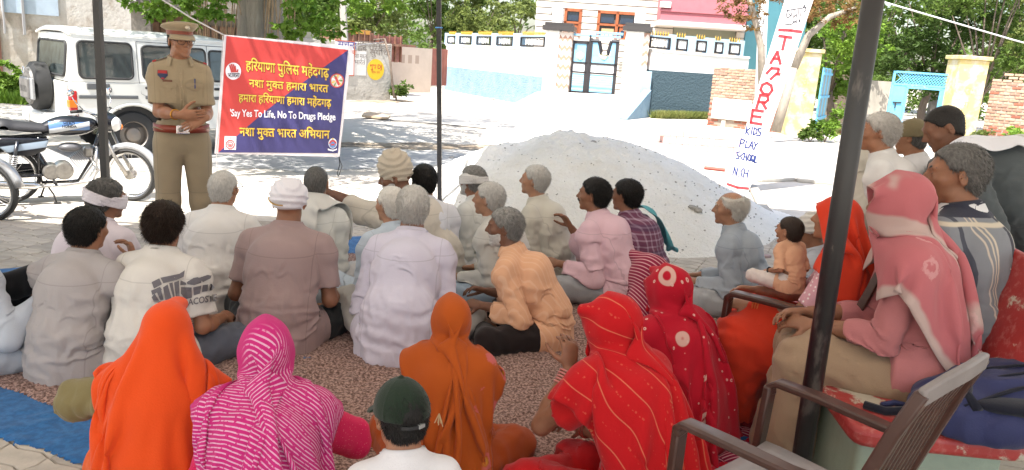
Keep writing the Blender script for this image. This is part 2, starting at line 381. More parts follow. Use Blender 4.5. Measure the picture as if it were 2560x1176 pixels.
# ------------------------------------------------------------------ people
def rotm(yaw=0, pitch=0, roll=0):       # yaw to the left, pitch forward/down, roll to the right
    return np.array((Matrix.Rotation(yaw, 3, 'Z') @ Matrix.Rotation(-pitch, 3, 'X') @ Matrix.Rotation(roll, 3, 'Y')))
def unit(v): v = np.array(v, float); return v / (np.linalg.norm(v) + 1e-9)
def ik(s, t, l1, l2, pole):
    s, t = np.array(s, float), np.array(t, float); d = t - s; D = np.linalg.norm(d)
    if D > (l1 + l2) * .995: t = s + d / D * (l1 + l2) * .995; d = t - s; D = np.linalg.norm(d)
    D = max(D, abs(l1 - l2) + .02)
    a = (l1 * l1 - l2 * l2 + D * D) / (2 * D); h = math.sqrt(max(l1 * l1 - a * a, 1e-6)); u = unit(d)
    p = np.array(pole, float); p = unit(p - u * (p @ u)); return s + u * a + p * h, t
def head_prims(c, Rh, s=1.0, beard=0, female=False, child=False, g='head'):
    T = lambda *p: c + Rh @ (np.array(p) * s)
    def e(p, r, k=.02, rot=None): return ell(T(*p), np.array(r) * s, Rh if rot is None else Rh @ rot, k, g)
    def cc(a, b, ra, rb=None, k=.012): return cap(T(*a), T(*b), ra * s, (rb if rb is not None else ra) * s, k, g)
    w = .93 if female else 1
    P = [e((0, -.014, .028), (.074 * w, .096, .086)), e((0, .026, -.028), (.057 * w, .066, .082), .03)]
    if child: P[1] = e((0, .024, -.022), (.058, .06, .07), .03)
    P += [e((0, .070, -.092), (.022 * w, .018, .017), .02), e((.040 * w, .010, -.070), (.018, .03, .024), .02), e((-.040 * w, .010, -.070), (.018, .03, .024), .02),
          cc((0, .088, .016), (0, .108, -.020), .0075, .0115, .012), e((.0125, .094, -.026), (.0085, .010, .008), .008), e((-.0125, .094, -.026), (.0085, .010, .008), .008),
          cc((-.034, .078, .028), (.034, .078, .028), .012, None, .014), e((.042 * w, .060, -.016), (.021, .019, .018), .02), e((-.042 * w, .060, -.016), (.021, .019, .018), .02)]
    for sx in (-1, 1):
        q = e((sx * .030, .096, .006), (.016, .013, .011), .010); q['sub'] = 1; P.append(q)
    for sx in (-1, 1): P.append(e((sx * .030, .0755, .004), (.0135, .012, .0105), .003))
    P += [cc((-.020, .086, -.050), (.020, .086, -.050), .0062, None, .006), cc((-.016, .084, -.0615), (.016, .084, -.0615), .0068, None, .006)]
    for sx in (-1, 1):
        ro = np.array(Matrix.Rotation(sx * R(-24), 3, 'Z') @ Matrix.Rotation(R(-12), 3, 'X'))
        P.append(e((sx * .079 * w, -.010, -.004), (.0075, .019, .033), .006, ro))
        q = e((sx * .0885 * w, -.006, .000), (.006, .011, .019), .005, ro); q['sub'] = 1; P.append(q)
    return P
FING = [(.030, .076, .0086, -.002), (.010, .084, .0090, .003), (-.011, .078, .0086, .001), (-.030, .062, .0076, -.006)]
def hand_prims(w, d, n, thumb, g, curl=.5, spread=.12, s=1.0, tcurl=.5, fc=None):
    """palm, four fingers of three bones and a thumb; d = along the hand, n = out of the palm, thumb = side (+1/-1)"""
    d = unit(d); n = unit(np.array(n) - d * (np.array(n) @ d)); lat = np.cross(d, n) * thumb
    w = np.array(w); P = [cap(w - d * .02 * s, w + d * .03 * s, .024 * s, .026 * s, .012, g, (n, 1.45)), cap(w + d * .028 * s + lat * .004, w + d * .070 * s, .034 * s, .036 * s, .014, g, (n, 2.3)),
                          cap(w + d * .045 * s + lat * .018 * s, w + d * .078 * s + lat * .022 * s, .017 * s, .014 * s, .012, g, (n, 1.2)), cap(w + d * .045 * s - lat * .016 * s, w + d * .074 * s - lat * .022 * s, .016 * s, .012 * s, .012, g, (n, 1.2))]
    for i, (o, L, r, dl) in enumerate(FING):
        cu = (fc[i] if fc else curl); p = w + (d * (.082 + dl) + lat * o) * s; dr = unit(d + lat * o * spread * 30 * .1)
        for j, fr in enumerate((.44, .31, .25)):
            ang = cu * (.55 + .5 * j) if j else cu * .6
            dr = unit(dr * math.cos(ang) + n * math.sin(ang)); q = p + dr * L * fr * s
            P.append(cap(p, q, r * (1 - .07 * j) * s, r * (.95 - .09 * j) * s, .0035, g)); p = q
    p = w + (d * .022 + lat * .022 + n * .006) * s; dr = unit(d * .55 + lat * .75 + n * .35)
    for L, r in ((.046, .0135), (.034, .0105), (.026, .009)):
        q = p + dr * L * s; P.append(cap(p, q, r * s, r * .88 * s, .008 if r > .012 else .004, g)); p = q; dr = unit(dr * math.cos(tcurl * .7) + (d * .8 - lat * .35 + n * .2) * math.sin(tcurl * .7))
    return P
def foot_prims(a, d, up, g, s=1.0):
    d = unit(d); up = unit(np.array(up) - d * (np.array(up) @ d)); lat = np.cross(d, up); a = np.array(a)
    P = [cap(a - d * .035 * s - up * .045 * s, a - up * .03 * s, .030 * s, .030 * s, .02, g), cap(a - up * .03 * s, a + d * .13 * s - up * .055 * s, .036 * s, .026 * s, .02, g, (up, 1.15)),
         cap(a + d * .12 * s - lat * .018 * s - up * .056 * s, a + d * .135 * s + lat * .024 * s - up * .056 * s, .023 * s, .020 * s, .015, g, (up, 1.3))]
    for i, o in enumerate((-.030, -.012, .004, .018, .031)):
        r = .0125 if i == 0 else .0085; p = a + (d * (.150 - .006 * i) + lat * o - up * .058) * s; P.append(cap(p, p + (d * (.036 - .005 * i) - up * .003) * s, r * s, r * .9 * s, .004, g))
    return P
def skel(pose='cross', lean=.3, hy=0, hp=0, hr=0, twist=0, hL=None, hR=None, pL=None, pR=None, head=1.0, neck=0, legs=None, wide=1.0, fat=1.0, side=0.0, sh=None, spread=1.0):
    J = dict(fat=fat, wide=wide, hs=head)
    if pose == 'stand': P0 = np.array([0, 0, .93])
    elif pose == 'chair': P0 = np.array([0, 0, .10])
    else: P0 = np.array([0, -.02, .115])
    J['P0'] = P0; l = lean
    J['waist'] = P0 + [side * .25, -.025 + .05 * l, .15]; J['chest'] = P0 + [side * .6, -.012 + .22 * l, .335 - .03 * l]
    J['C7'] = P0 + [side, .008 + .40 * l, .500 - .075 * l]
    tw = rotm(twist); w = .165 * wide
    for k, sx in (('L', -1), ('R', 1)):
        J['S' + k] = J['C7'] + tw @ np.array([sx * w, .012, -.062]) + (np.array([0, 0, (sh or {}).get(k, 0)]))
    J['Rh'] = rotm(hy, hp, hr); nb = J['C7'] + np.array([0, .035 + .03 * l, .075 + neck]); J['nb'] = nb
    J['H'] = nb + J['Rh'] @ np.array([0, .022, .072]) * head
    J['top'] = J['H'] + J['Rh'] @ np.array([0, -.014, .114]) * head
    hip = .095 * (.9 + .1 * wide)
    for k, sx in (('L', -1), ('R', 1)):
        J['hip' + k] = P0 + [sx * hip, .01, -.01]
        if pose == 'stand': kn, an = P0 + [sx * .105, .015, -.44], P0 + [sx * .115, -.01, -.85]
        elif pose == 'chair': kn, an = P0 + [sx * .11 * spread, .41, .02], P0 + [sx * .12 * spread, .43, -.38]
        else: kn, an = np.array([sx * .315 * spread, .30, .115]), np.array([-sx * .06, .37, .065]) + [0, .02 * sx, 0]
        if legs and k in legs: kn, an = [np.array(v, float) for v in legs[k]]
        J['kn' + k], J['an' + k] = kn, an
        h = hL if k == 'L' else hR; pl = pL if k == 'L' else pR
        if h is None: h = [sx * .10, .33, .21] if pose != 'stand' else P0 + [sx * .25, .05, -.05]
        J['el' + k], J['w' + k] = ik(J['S' + k], h, .285, .245, pl if pl is not None else (sx * .22, -.5, -.75))
    return J
def torso_prims(J, e=0.0, hem=None, k=.05):
    f, w = J['fat'], J['wide']; P0, W, Cc, C7 = J['P0'], J['waist'], J['chest'], J['C7']
    P = [cap(P0 + [-.045 * w, -.01, -.005], P0 + [.045 * w, -.01, -.005], .125 * f + e, None, k, 'core', ((0, 1, 0), 1.05)),
         cap(P0 + [0, 0, .02], W, .148 * f * (.4 + .6 * w) + e, .142 * f * (.4 + .6 * w) + e, k, 'core', ((0, 1, 0), 1.28)),
         cap(W, Cc, .142 * f * (.4 + .6 * w) + e, .155 * w + e, k, 'core', ((0, 1, 0), 1.32)),
         cap(Cc, C7 + [0, .0, -.09], .155 * w + e, .118 * w + e, k, 'core', ((0, 1, 0), 1.38)),
         cap(J['SL'], J['SR'], .056 + e, None, .04)]
    for s in 'LR': P.append(cap(C7 + [0, .014, .004], J['S' + s] + [0, 0, .004], .050 + e * .8, .050 + e, .05))
    return P
def arm_prims(J, s, g='arm'):
    S_, E, Wr = J['S' + s], J['el' + s], J['w' + s]
    return [cap(S_, E, .049, .037, .03, g + s), cap(E, E + (Wr - E) * .35, .039, .040, .02, g + s), cap(E + (Wr - E) * .35, Wr, .040, .026, .02, g + s, None)]
def leg_prims(J, s, e=0.0, g='leg', k=.03, th=1.0, cuff=1.0):
    h, kn, an = J['hip' + s], J['kn' + s], J['an' + s]
    return [cap(h, kn, .090 * th + e, .060 * th + e, k, g + s), cap(kn, kn + (an - kn) * .35, .059 * th + e, .056 * th + e, .02, g + s), cap(kn + (an - kn) * .35, an, .056 * th + e, .037 * cuff + e, .02, g + s)]
def wrk(J, amp=.005, seed=1, vert=1.0, limb=()):
    """folds: slanting ridges, bunching above the hips, rings at elbows and knees"""
    st = np.array([1, 1, .42], np.float32)
    def w(P):
        a = fbm(P * st, 22, seed, 2); b = fbm(P * np.array([.55, .6, 1.5], np.float32), 19, seed + 7, 1)
        z = P[:, 2]; zl = J['P0'][2]; wl = np.exp(-((z - zl - .12) / .11) ** 2)
        c = fbm(P * np.array([1.2, 1, 1], np.float32) @ np.array([[.8, 0, .6], [0, 1, 0], [-.6, 0, .8]], np.float32), 14, seed + 3, 1)
        o = amp * (.55 * vert * (1 - 2 * np.abs(a)) + .75 * wl * (1 - 2 * np.abs(b)) + .6 * (1 - 2 * np.abs(c)))
        for e, r in limb:
            q = np.sqrt(((P - np.asarray(e, np.float32)) ** 2).sum(1)); o += np.exp(-(q / r) ** 2) * amp * .9 * np.sin(q * 150 + a * 2.5)
        return o
    return w
def crumple(X, F, body, inf=.006, stretch=1.06, steps=22, it=10, grav=.0007, low=.004, keep=None, bend=.25):
    """let a garment with a little spare cloth sag and buckle over the body"""
    X = X.astype(np.float32); n = len(X); X0 = X.copy()
    E = np.concatenate([F[:, [0, 1]], F[:, [1, 2]], F[:, [2, 3]], F[:, [3, 0]]]); E.sort(1); E = np.unique(E[:, 0] * n + E[:, 1]); E = np.stack([E // n, E % n], 1)
    D = np.concatenate([F[:, [0, 2]], F[:, [1, 3]]]); a = np.concatenate([E[:, 0], D[:, 0]]); b = np.concatenate([E[:, 1], D[:, 1]])
    w = np.concatenate([np.ones(len(E)), np.full(len(D), .3)]).astype(np.float32); l = np.linalg.norm(X[b] - X[a], axis=1) * stretch
    cnt = np.bincount(a, w, n) + np.bincount(b, w, n); inv = (1.35 / np.maximum(cnt, 1)).astype(np.float32)[:, None]
    ea, eb = E[:, 0], E[:, 1]; dc = (np.bincount(ea, None, n) + np.bincount(eb, None, n)).astype(np.float32)[:, None]
    Y = X.copy(); e3 = np.eye(3, dtype=np.float32) * .006
    def lap(Q): return np.stack([np.bincount(ea, Q[eb, i], n) + np.bincount(eb, Q[ea, i], n) for i in range(3)], 1).astype(np.float32) / np.maximum(dc, 1) - Q
    for st in range(steps):
        v = (X - Y) * .85; Y = X.copy(); X = X + np.clip(v, -.01, .01); X[:, 2] -= grav
        for k in range(it):
            d = X[b] - X[a]; L = np.sqrt(np.einsum('ij,ij->i', d, d)) + 1e-9; c = d * (w * .5 * (L - l) / L)[:, None]
            X = X + np.stack([np.bincount(a, c[:, i], n) - np.bincount(b, c[:, i], n) for i in range(3)], 1).astype(np.float32) * inv
        X = X + bend * lap(X) * .8
        dd = body(X); hit = np.nonzero(dd < inf)[0]
        if len(hit):
            p = X[hit]; g = np.stack([body(p + e3[i]) for i in range(3)], 1) - dd[hit][:, None]; g /= np.linalg.norm(g, axis=1)[:, None] + 1e-9
            p = p + g * np.minimum(inf - dd[hit], .02)[:, None]; t = p - Y[hit]; t -= g * np.einsum('ij,ij->i', t, g)[:, None]; X[hit] = p - t * .8; Y[hit] = X[hit]
        X[:, 2] = np.maximum(X[:, 2], low)
        if keep is not None: X[keep] = X0[keep]
    return X
def garment(name, prims, m, parent, h=.012, wr=None, cut=None, sm=1, kk=.02, J=None, stretch=1.06, inf=.005, steps=16, extra=()):
    f0 = field(prims, kk)
    def f(P):
        d = f0(P)
        if wr: d = d - wr(P)
        if cut: d = cut(P, d)
        return d
    X, F = nets(f, *f0.b, h, 3, .024); X = smooth_pts(X, F, sm, .5)
    if stretch > 1:
        fb = field([q for q in J['prims'] if q['g'] not in ('head', 'handL', 'handR', 'footL', 'footR')] + list(extra), .01); fb = Baked(fb); X = smooth_pts(crumple(X, F, fb, inf, stretch, steps, low=.004 if J['anL'][2] > 0 else -9), F, 1, .35)
    return link(name, fast_mesh(name, X, F), m, parent, None)
def plane_cut(p, n):                    # keeps the side against n
    p, n = np.array(p, np.float32), unit(n).astype(np.float32)
    return lambda P, d: np.maximum(d, (P - p) @ n)
def sleeve(J, s, length, e, flare=.006, g='sl'):
    S_, E, Wr = J['S' + s], J['el' + s], J['w' + s]
    if length <= 1.0:
        p = S_ + (E - S_) * length; return [cap(S_, p, .056 + e, .050 + e + flare, .035, g + s, None)]
    t = length - 1; p = E + (Wr - E) * t
    return [cap(S_, E, .056 + e, .045 + e, .035, g + s), cap(E, p, .045 + e, .033 + e + flare, .02, g + s)]
SKIN = {'a': (.33, .155, .088), 'b': (.26, .118, .066), 'c': (.39, .20, .12), 'd': (.19, .088, .052)}
def skin(t):
    return mat('skin_' + t, SKIN[t], .48, var=.14, vs=14, bump=.25, bs=180, bd=.002, sss=.12, spec=.35)
HAIR = {'black': ((.012, .010, .009), .0), 'brown': ((.03, .017, .011), 0), 'grey': ((.25, .24, .225), .28), 'white': ((.68, .65, .60), .08), 'dgrey': ((.10, .095, .09), .3), 'lgrey': ((.50, .48, .45), .14)}
def hairmat(t):
    n = 'hair_' + t
    if n in MC: return MC[n]
    c, v = HAIR[t]; k = NB(n, .55, 'Object', 0, .35); cc = k.mix(k.step(k.noise(150, 3, k.vec(k.x, k.M('MULTIPLY', k.y, .5), k.M('MULTIPLY', k.z, .25))), .3, .7), tuple(x * (1 - v) for x in c), tuple(min(1, x * (1 + v)) for x in c)); return k.done(cc, .15, 200, .001)
def hair(J, t, root, style='short', h=.007, strands=True, length=.018, th=.010, seed=3, beard=None, body=None):
    c, Rh, s = J['H'].astype(np.float32), J['Rh'].astype(np.float32), J['hs']
    if style == 'short': ky, kz = [-.12, -.05, -.022, .0, .022, .045, .060, .09], [-.075, -.062, -.040, .028, .020, .040, .070, .080]
    elif style == 'ring': ky, kz = [-.12, -.05, -.022, .0, .03, .05, .09], [-.075, -.062, -.035, .030, .030, .07, .12]
    elif style == 'long': ky, kz = [-.12, -.05, -.01, .01, .045, .060, .09], [-.20, -.20, -.12, .0, .030, .070, .080]
    elif style == 'nape': ky, kz = [-.12, -.05, -.022, .0, .03, .05, .09], [-.085, -.070, -.04, .03, .05, .07, .12]
    else: ky, kz = [-.12, -.05, -.022, .0, .03, .05, .09], [-.065, -.05, -.02, .035, .05, .07, .12]
    def f(P):
        q = (P - c) @ Rh / s
        y, z = q[:, 1], q[:, 2]; r = np.array([.074, .096, .086], np.float32) + th
        a = (q - np.array([0, -.014, .028], np.float32)) / r; k0 = np.sqrt((a * a).sum(1)); k1 = np.sqrt(((a / r) ** 2).sum(1)) + 1e-9
        d = k0 * (k0 - 1) / k1
        b = (q - np.array([0, -.045, -.035], np.float32)) / np.array([.060, .045, .06], np.float32); b0 = np.sqrt((b * b).sum(1)); d = smin(d, (b0 - 1) * .045, .03)
        d = d - .0022 * fbm(q * np.array([1.3, .4, .7], np.float32), 70, seed, 2)
        line = np.interp(y, ky, kz) + .004 * np.sin(q[:, 0] * 210) + .003 * np.sin(q[:, 0] * 97 + 1)
        d = np.maximum(d, (line - z) * .55)
        if style == 'ring': d = np.maximum(d, z - .080 + .02 * np.sin(q[:, 0] * 60) * .3)
        if style == 'nape': d = np.maximum(d, z - .005)
        return d * s
    lo, hi = c - .22 * s, c + .16 * s
    X, F = nets(f, lo, hi, h, 3, .02)
    if not len(F): return
    X = smooth_pts(X, F, 1, .4); me = fast_mesh('hair', X, F); m = hairmat(t)
    if strands:
        nv = len(X); N = np.zeros(nv * 3, np.float32); me.vertices.foreach_get('normal', N); N = N.reshape(-1, 3); rs = np.random.RandomState(seed)
        q = (X - c) @ Rh / s; rep = 4 if nv < 4000 else 2
        V = []; 
        for k in range(rep):
            j = rs.randn(nv, 3) * .003; comb = np.stack([q[:, 0] * 2, -.6 + 0 * q[:, 0], -.55 - 3 * np.maximum(0, -q[:, 1] - .05)], 1); comb = comb @ Rh.T
            dr = N * (.30 if style != 'ring' else .6) + comb * .85 + rs.randn(nv, 3) * .22; dr /= np.linalg.norm(dr, axis=1)[:, None]
            L = length * s * (.55 + .7 * rs.rand(nv))[:, None]; side = np.cross(dr, rs.randn(nv, 3)); side /= np.linalg.norm(side, axis=1)[:, None] + 1e-9
            b = X + j - N * .003; wd_ = .0012
            V.append(np.stack([b - side * wd_, b + side * wd_, b + dr * L + (0, 0, -.004)], 1).reshape(-1, 3))
        V = np.concatenate(V); Fq = F; nt_ = len(V) // 3
        me2 = bpy.data.meshes.new('hair'); allv = np.concatenate([X, V]); me2.vertices.add(len(allv)); me2.vertices.foreach_set('co', allv.astype(np.float32).ravel())
        tri = (nv + np.arange(nt_ * 3)).astype(np.int32); me2.loops.add(len(Fq) * 4 + nt_ * 3); me2.loops.foreach_set('vertex_index', np.concatenate([Fq.ravel().astype(np.int32), tri]))
        me2.polygons.add(len(Fq) + nt_); me2.polygons.foreach_set('loop_start', np.concatenate([np.arange(0, len(Fq) * 4, 4), len(Fq) * 4 + np.arange(0, nt_ * 3, 3)]).astype(np.int32))
        me2.polygons.foreach_set('use_smooth', np.ones(len(Fq) + nt_, bool)); me2.update(calc_edges=True); me = me2
    o = link('hair', me, m, root, None); o['kind'] = 'stuff'; return o
def beard_part(J, t, root, size=1.0, h=.007, tache=True):
    c, Rh, s = J['H'].astype(np.float32), J['Rh'].astype(np.float32), J['hs']
    T = lambda *p: c + Rh @ (np.array(p, np.float32) * s)
    P = []
    if size > 0:
        P += [ell(T(0, .024, -.042), np.array([.0635, .074, .080]) * s, Rh, .02), cap(T(-.015, .072, -.100), T(.015, .072, -.100), .020 * size, None, .02)]
    if tache: P += [cap(T(-.026, .086, -.046), T(0, .100, -.038), .006, .008, .006), cap(T(.026, .086, -.046), T(0, .100, -.038), .006, .008, .006)]
    f0 = field(P, .01)
    def fb_(Q):
        d = f0(Q) - .003 * fbm(Q, 110, 4, 1); q = (Q - c) @ Rh / s
        if size > 0: m_ = np.sqrt((q[:, 0] / .030) ** 2 + ((q[:, 2] + .056) / .013) ** 2) - 1; d = np.maximum(d, np.interp(q[:, 1], [-.02, .0, .05, .08], [-.2, .0, -.034, -.040]) * -1 + q[:, 2]); d = np.maximum(d, .002 - q[:, 1]); d = np.where(q[:, 1] > .06, np.maximum(d, -m_ * .012), d) if size < 2 else d
        return d
    X, F = nets(fb_, *f0.b, h * .8, 3, .015)
    o = link('beard', fast_mesh('beard', X, F), hairmat(t), root, None); return o
def wrap_part(name, J, m, root, kind='turban', h=.008, seed=0, tail=None):
    """turban, head band or tight scarf wound round the head"""
    c, Rh, s = J['H'].astype(np.float32), J['Rh'].astype(np.float32), J['hs']
    tl = R(14)
    def f(P):
        q = (P - c) @ Rh / s; x, y, z = q[:, 0], q[:, 1] + .012, q[:, 2]
        zz = z + .22 * y + .12 * x
        if kind == 'band':
            rr = np.sqrt((x / .083) ** 2 + (y / .107) ** 2); d = (rr - 1) * .086; ph = np.arctan2(x, y)
            d = np.abs(d + .002) - .013; d = smax(d, np.abs(zz - .008 - .010 * np.sin(ph + 2)) - (.034 + .006 * np.sin(2 * ph + seed)), .012)
            d = d - .0035 * np.sin(zz * 330 + 3 * np.sin(ph * 1.0 + seed)) - .003 * fbm(q, 30, seed, 1)
        else:
            big = {'turban': (.098, .118, .092), 'tall': (.092, .112, .125), 'wrap': (.092, .112, .098)}[kind]; cz = {'turban': .040, 'tall': .060, 'wrap': .034}[kind]
            a = np.stack([x / big[0], y / big[1], (z - cz) / big[2]], 1); k0 = np.sqrt((a * a).sum(1)); d = (k0 - 1) * .095
            lo = -.030 + .30 * np.maximum(y, 0) + .03 * np.minimum(y, 0); d = smax(d, lo - z, .02)
            ph = np.arctan2(x, y + .01)
            w1 = zz * 190 + 2.2 * np.sin(ph + seed) + 1.2 * np.sin(2 * ph + 1); w2 = (z - .6 * x * np.cos(seed)) * 160 + 3 * np.sin(ph * 2 + seed)
            sel = 1 / (1 + np.exp(-(z - .065) * 90)); fold = (1 - 2 * np.abs(np.sin(w1 / 2))) * (1 - sel) + (1 - 2 * np.abs(np.sin(w2 / 2))) * sel
            d = d - .0055 * fold - .004 * fbm(q, 26, seed, 2)
            if kind == 'wrap': d = d - .008 * np.exp(-((zz - .0) / .02) ** 2)
        return d * s
    X, F = nets(f, c - .2 * s, c + .24 * s, h, 3, .025); X = smooth_pts(X, F, 1, .4)
    return link(name, fast_mesh(name, X, F), m, root, None)
def cap_part(J, m, root, h=.007, brim=True, peak=1.0, strap=None):
    c, Rh, s = J['H'].astype(np.float32), J['Rh'].astype(np.float32), J['hs']
    def f(P):
        q = (P - c) @ Rh / s; x, y, z = q[:, 0], q[:, 1] + .012, q[:, 2]
        a = np.stack([x / .088, y / .106, (z - .02) / .108], 1); k0 = np.sqrt((a * a).sum(1)); d = (k0 - 1) * .09
        ph = np.arctan2(x, y); d = d - .0012 * (1 - 2 * np.minimum(1, np.abs(np.sin(ph * 3)) * 6))
        d = smax(np.abs(d + .002) - .004, (.012 + .10 * np.minimum(y, 0) * 0 - .004) - z - .22 * np.minimum(0, y + .02) * 0, .004)
        if brim:                        # arched hole above the strap at the back
            hole = np.sqrt((x / .032) ** 2 + ((z - .018) / .030) ** 2) - 1; d = np.where(y < -.05, np.maximum(d, -hole * .03), d)
        b = np.sqrt((x / .088) ** 2 + ((y - .075) / .088) ** 2) - 1
        pz = .024 - (y - .08) * .28 - 2.6 * x * x; br = np.maximum(np.maximum(b * .085, np.abs(z - pz) - .004), .06 - y); d = np.minimum(d, br)
        btn = np.sqrt(x * x + (y + 0.0) ** 2 + (z - .130) ** 2) - .008; return np.minimum(d, btn) * s
    X, F = nets(f, c - .2 * s, c + .24 * s, h * .7, 3, .02)
    return link('cap', fast_mesh('cap', X, F), m, root, None)
def person(name_label, px, py, zt, yaw, zb=0.0, J=None, tone='a', bh=.011, shirt=None, pants=None, extra_top=0.0, hands=(.6, .6), group=None, feet='bare', hand_kw=None, at=None, cat='person', d=None, female=False, child=False, scale=None, nolegs=False):
    if d is not None: zt = float(aty(px, py, d)[2])
    J = J or skel(); top = J['top'] + [0, 0, extra_top]
    s = scale or (zt - zb) / top[2]; rz = R(yaw); Rz = rotm(rz)
    base = (aty(px, py, d) if d is not None else atz(px, py, zt)) - Rz @ (top * s); base[2] = zb
    if at is not None: base = np.array(at, float)
    root = empty('person', base, rz, name_label, cat, group); root.scale = (s, s, s); J['root'] = root; J['s'] = s; J['rz'] = rz
    J['toworld'] = lambda p: base + Rz @ (np.array(p) * s)
    J['tolocal'] = lambda p: Rz.T @ (np.array(p, float) - base) / s
    P = torso_prims(J, -.006) + [cap(J['C7'] + [0, .015, -.02], J['nb'] + [0, .01, .01], .058 if not female else .046, .052 if not female else .043, .03)] + head_prims(J['H'], J['Rh'], J['hs'], female=female, child=child)
    for q in P:
        if q['g'] == 'head': q['k'] = q['k'] * J['hs']
    P.insert(6, cap(J['nb'] + [0, 0, -.01], J['H'] + J['Rh'] @ np.array([0, -.018, -.04]) * J['hs'], (.052 if not female else .043) * min(1, J['hs']), .05 * min(1, J['hs']), .03))
    HK = hand_kw or {}
    for k, sx in (('L', -1), ('R', 1)):
        P += arm_prims(J, k)
        if not nolegs: P += leg_prims(J, k, -.004)
        d = J['w' + k] - J['el' + k]; hk = dict(HK.get(k, {})); d2 = hk.pop('d', d); n = hk.pop('n', (-sx * .5, .1, -.9)); hk.setdefault('curl', hands[0 if k == 'L' else 1])
        P += hand_prims(J['w' + k] + unit(d) * .012, d2, n, hk.pop('thumb', -sx), 'hand' + k, **hk)
        if feet == 'bare' and not nolegs:
            a, kn = J['an' + k], J['kn' + k]; fd = HK.get('F' + k)
            if fd is None: fd = ((-sx * .75, -.25, -.1), (sx * .3, .6, .6)) if a[2] < .2 and abs(J['P0'][2]) < .3 and kn[2] < .3 else ((sx * .15, 1, 0), (0, 0, 1))
            P += foot_prims(a, *fd, 'foot' + k)
    J['prims'] = P; f0 = field(P, .010)
    X, F = nets(f0, *f0.b, bh, 4 if bh < .009 else 3, .012)
    o = link('body', fast_mesh('body', X, F), skin(tone), root, None); J['body'] = o
    if bh <= .008 and not female or bh <= .008: eyes(J)
    return J
def eyes(J, dark=(.02, .012, .01)):
    m = mat('eyeball', (.30, .25, .21), .3, spec=.3); m2 = mat('iris', dark, .15)
    c, Rh, s = J['H'], J['Rh'], J['hs']
    for sx in (-1, 1):
        e = MB(); e.lathe([(0, -.0098), (.005, -.0085), (.0085, -.005), (.0098, 0), (.0085, .005), (.005, .0085)], 12); e.lathe([(.0052, .0084), (.003, .0096), (0, .0099)], 12)
        Mx = Matrix([[*(Rh @ np.array(v) * s)] for v in ((1, 0, 0), (0, 0, -1), (0, 1, 0))]).transposed().to_4x4(); p = c + Rh @ (np.array([sx * .030, .0765, .0045]) * s); Mx = Matrix.Translation(p) @ Mx
        n = len(e.f); e.mi = [0] * (n - 24) + [1] * 24; e.v = [tuple(Mx @ Vector(v)) for v in e.v]; e.build('eye', [m, m2], J['root'], True)
def brows(J, t='black'):
    c, Rh, s = J['H'], J['Rh'], J['hs']
    for sx in (-1, 1):
        b = MB(); b.tube([c + Rh @ (np.array(p) * s) for p in ((sx * .012, .0915, .026), (sx * .028, .0895, .033), (sx * .046, .075, .029))], [.0035 * s, .0042 * s, .002 * s], 6); b.build('eyebrow', hairmat(t), J['root'], True)
def shirt(J, m, length=1.95, e=.012, amp=.007, stretch=1.08, seed=1, name='shirt', h=.012, hem=.02, collar=None, loose=0.0, skirt=0.0, cm=None, low=None):
    P = torso_prims(J, e); P0, W = J['P0'], J['waist']
    P += [cap(P0 + [0, -.015, -.03 - skirt * .0], W, (.155 + e + loose) * J['fat'], (.142 + e + loose * .8) * J['fat'], .05, 'core', ((0, 1, 0), 1.12))]
    limb = []
    for s in 'LR':
        P += sleeve(J, s, length if not isinstance(length, dict) else length[s], e); limb.append((J['el' + s], .075)); limb.append((J['S' + s] + [0, 0, -.10], .07))
    P += [cap(J['C7'] + [0, .012, -.03], J['C7'] + [0, .026, .018], .062 + e * .4, .058 + e * .3, .02)]
    cuts = [plane_cut(J['C7'] + np.array([0, .03, .034]), (0, .25, 1))]
    for s in 'LR':
        L_ = length if not isinstance(length, dict) else length[s]; S_, E, Wr = J['S' + s], J['el' + s], J['w' + s]
        if L_ <= 1: pp, dd = S_ + (E - S_) * L_, E - S_
        else: pp, dd = E + (Wr - E) * (L_ - 1), Wr - E
        J['cuff' + s] = (pp, unit(dd))
    zlo = low if low is not None else (hem if P0[2] < .3 else P0[2] - .12)
    cuffs = [(J['cuff' + s][0].astype(np.float32), J['cuff' + s][1].astype(np.float32)) for s in 'LR']
    def cut(Q, d):
        for c_ in cuts: d = c_(Q, d)
        d = np.maximum(d, zlo - Q[:, 2])
        for p, n in cuffs:
            v = Q - p; t = v @ n; r = np.sqrt(np.maximum(0, (v * v).sum(1) - t * t)); d = np.where((r < .10) & (t > -.02) & (t < .13), np.maximum(d, t), d)
        return d
    o = garment(name, P, m, J['root'], h, wrk(J, amp, seed, limb=limb), cut, J=J, stretch=stretch, extra=J.get('pant_prims', ()), inf=.009); J['shirt_prims'] = P
    if collar:
        c7 = J['C7']; b = MB(); n = 20; r0 = .066
        pts = []
        for i in range(n + 1):
            q = math.pi * (-.42 + 1.84 * i / n) - math.pi / 2 + math.pi * .5
            pts.append((q, 0))
        V = []; Fc = []
        for i in range(n + 1):
            a = -math.pi * .78 + 2 * math.pi * .78 * i / n; dx, dy = math.sin(a), -math.cos(a); fr = abs(a) / math.pi
            base = np.array(c7) + [dx * .076, .022 + dy * .070, .018 - .035 * fr]; topp = np.array(c7) + [dx * .072, .028 + dy * .067, .060 - .030 * fr]; out = np.array(c7) + [dx * .100, .022 + dy * .094, .014 - .045 * fr]
            V += [base, topp, topp + [dx * .006, dy * .006, .001], out, out + [-dx * .005, -dy * .005, -.004]]
        for i in range(n):
            for k in range(4): Fc.append((i * 5 + k, (i + 1) * 5 + k, (i + 1) * 5 + k + 1, i * 5 + k + 1))
        o2 = pyd('collar', V, Fc, cm or m, J['root'], True); sf = o2.modifiers.new('s', 'SOLIDIFY'); sf.thickness = .004; ss = o2.modifiers.new('u', 'SUBSURF'); ss.levels = ss.render_levels = 1
    return o
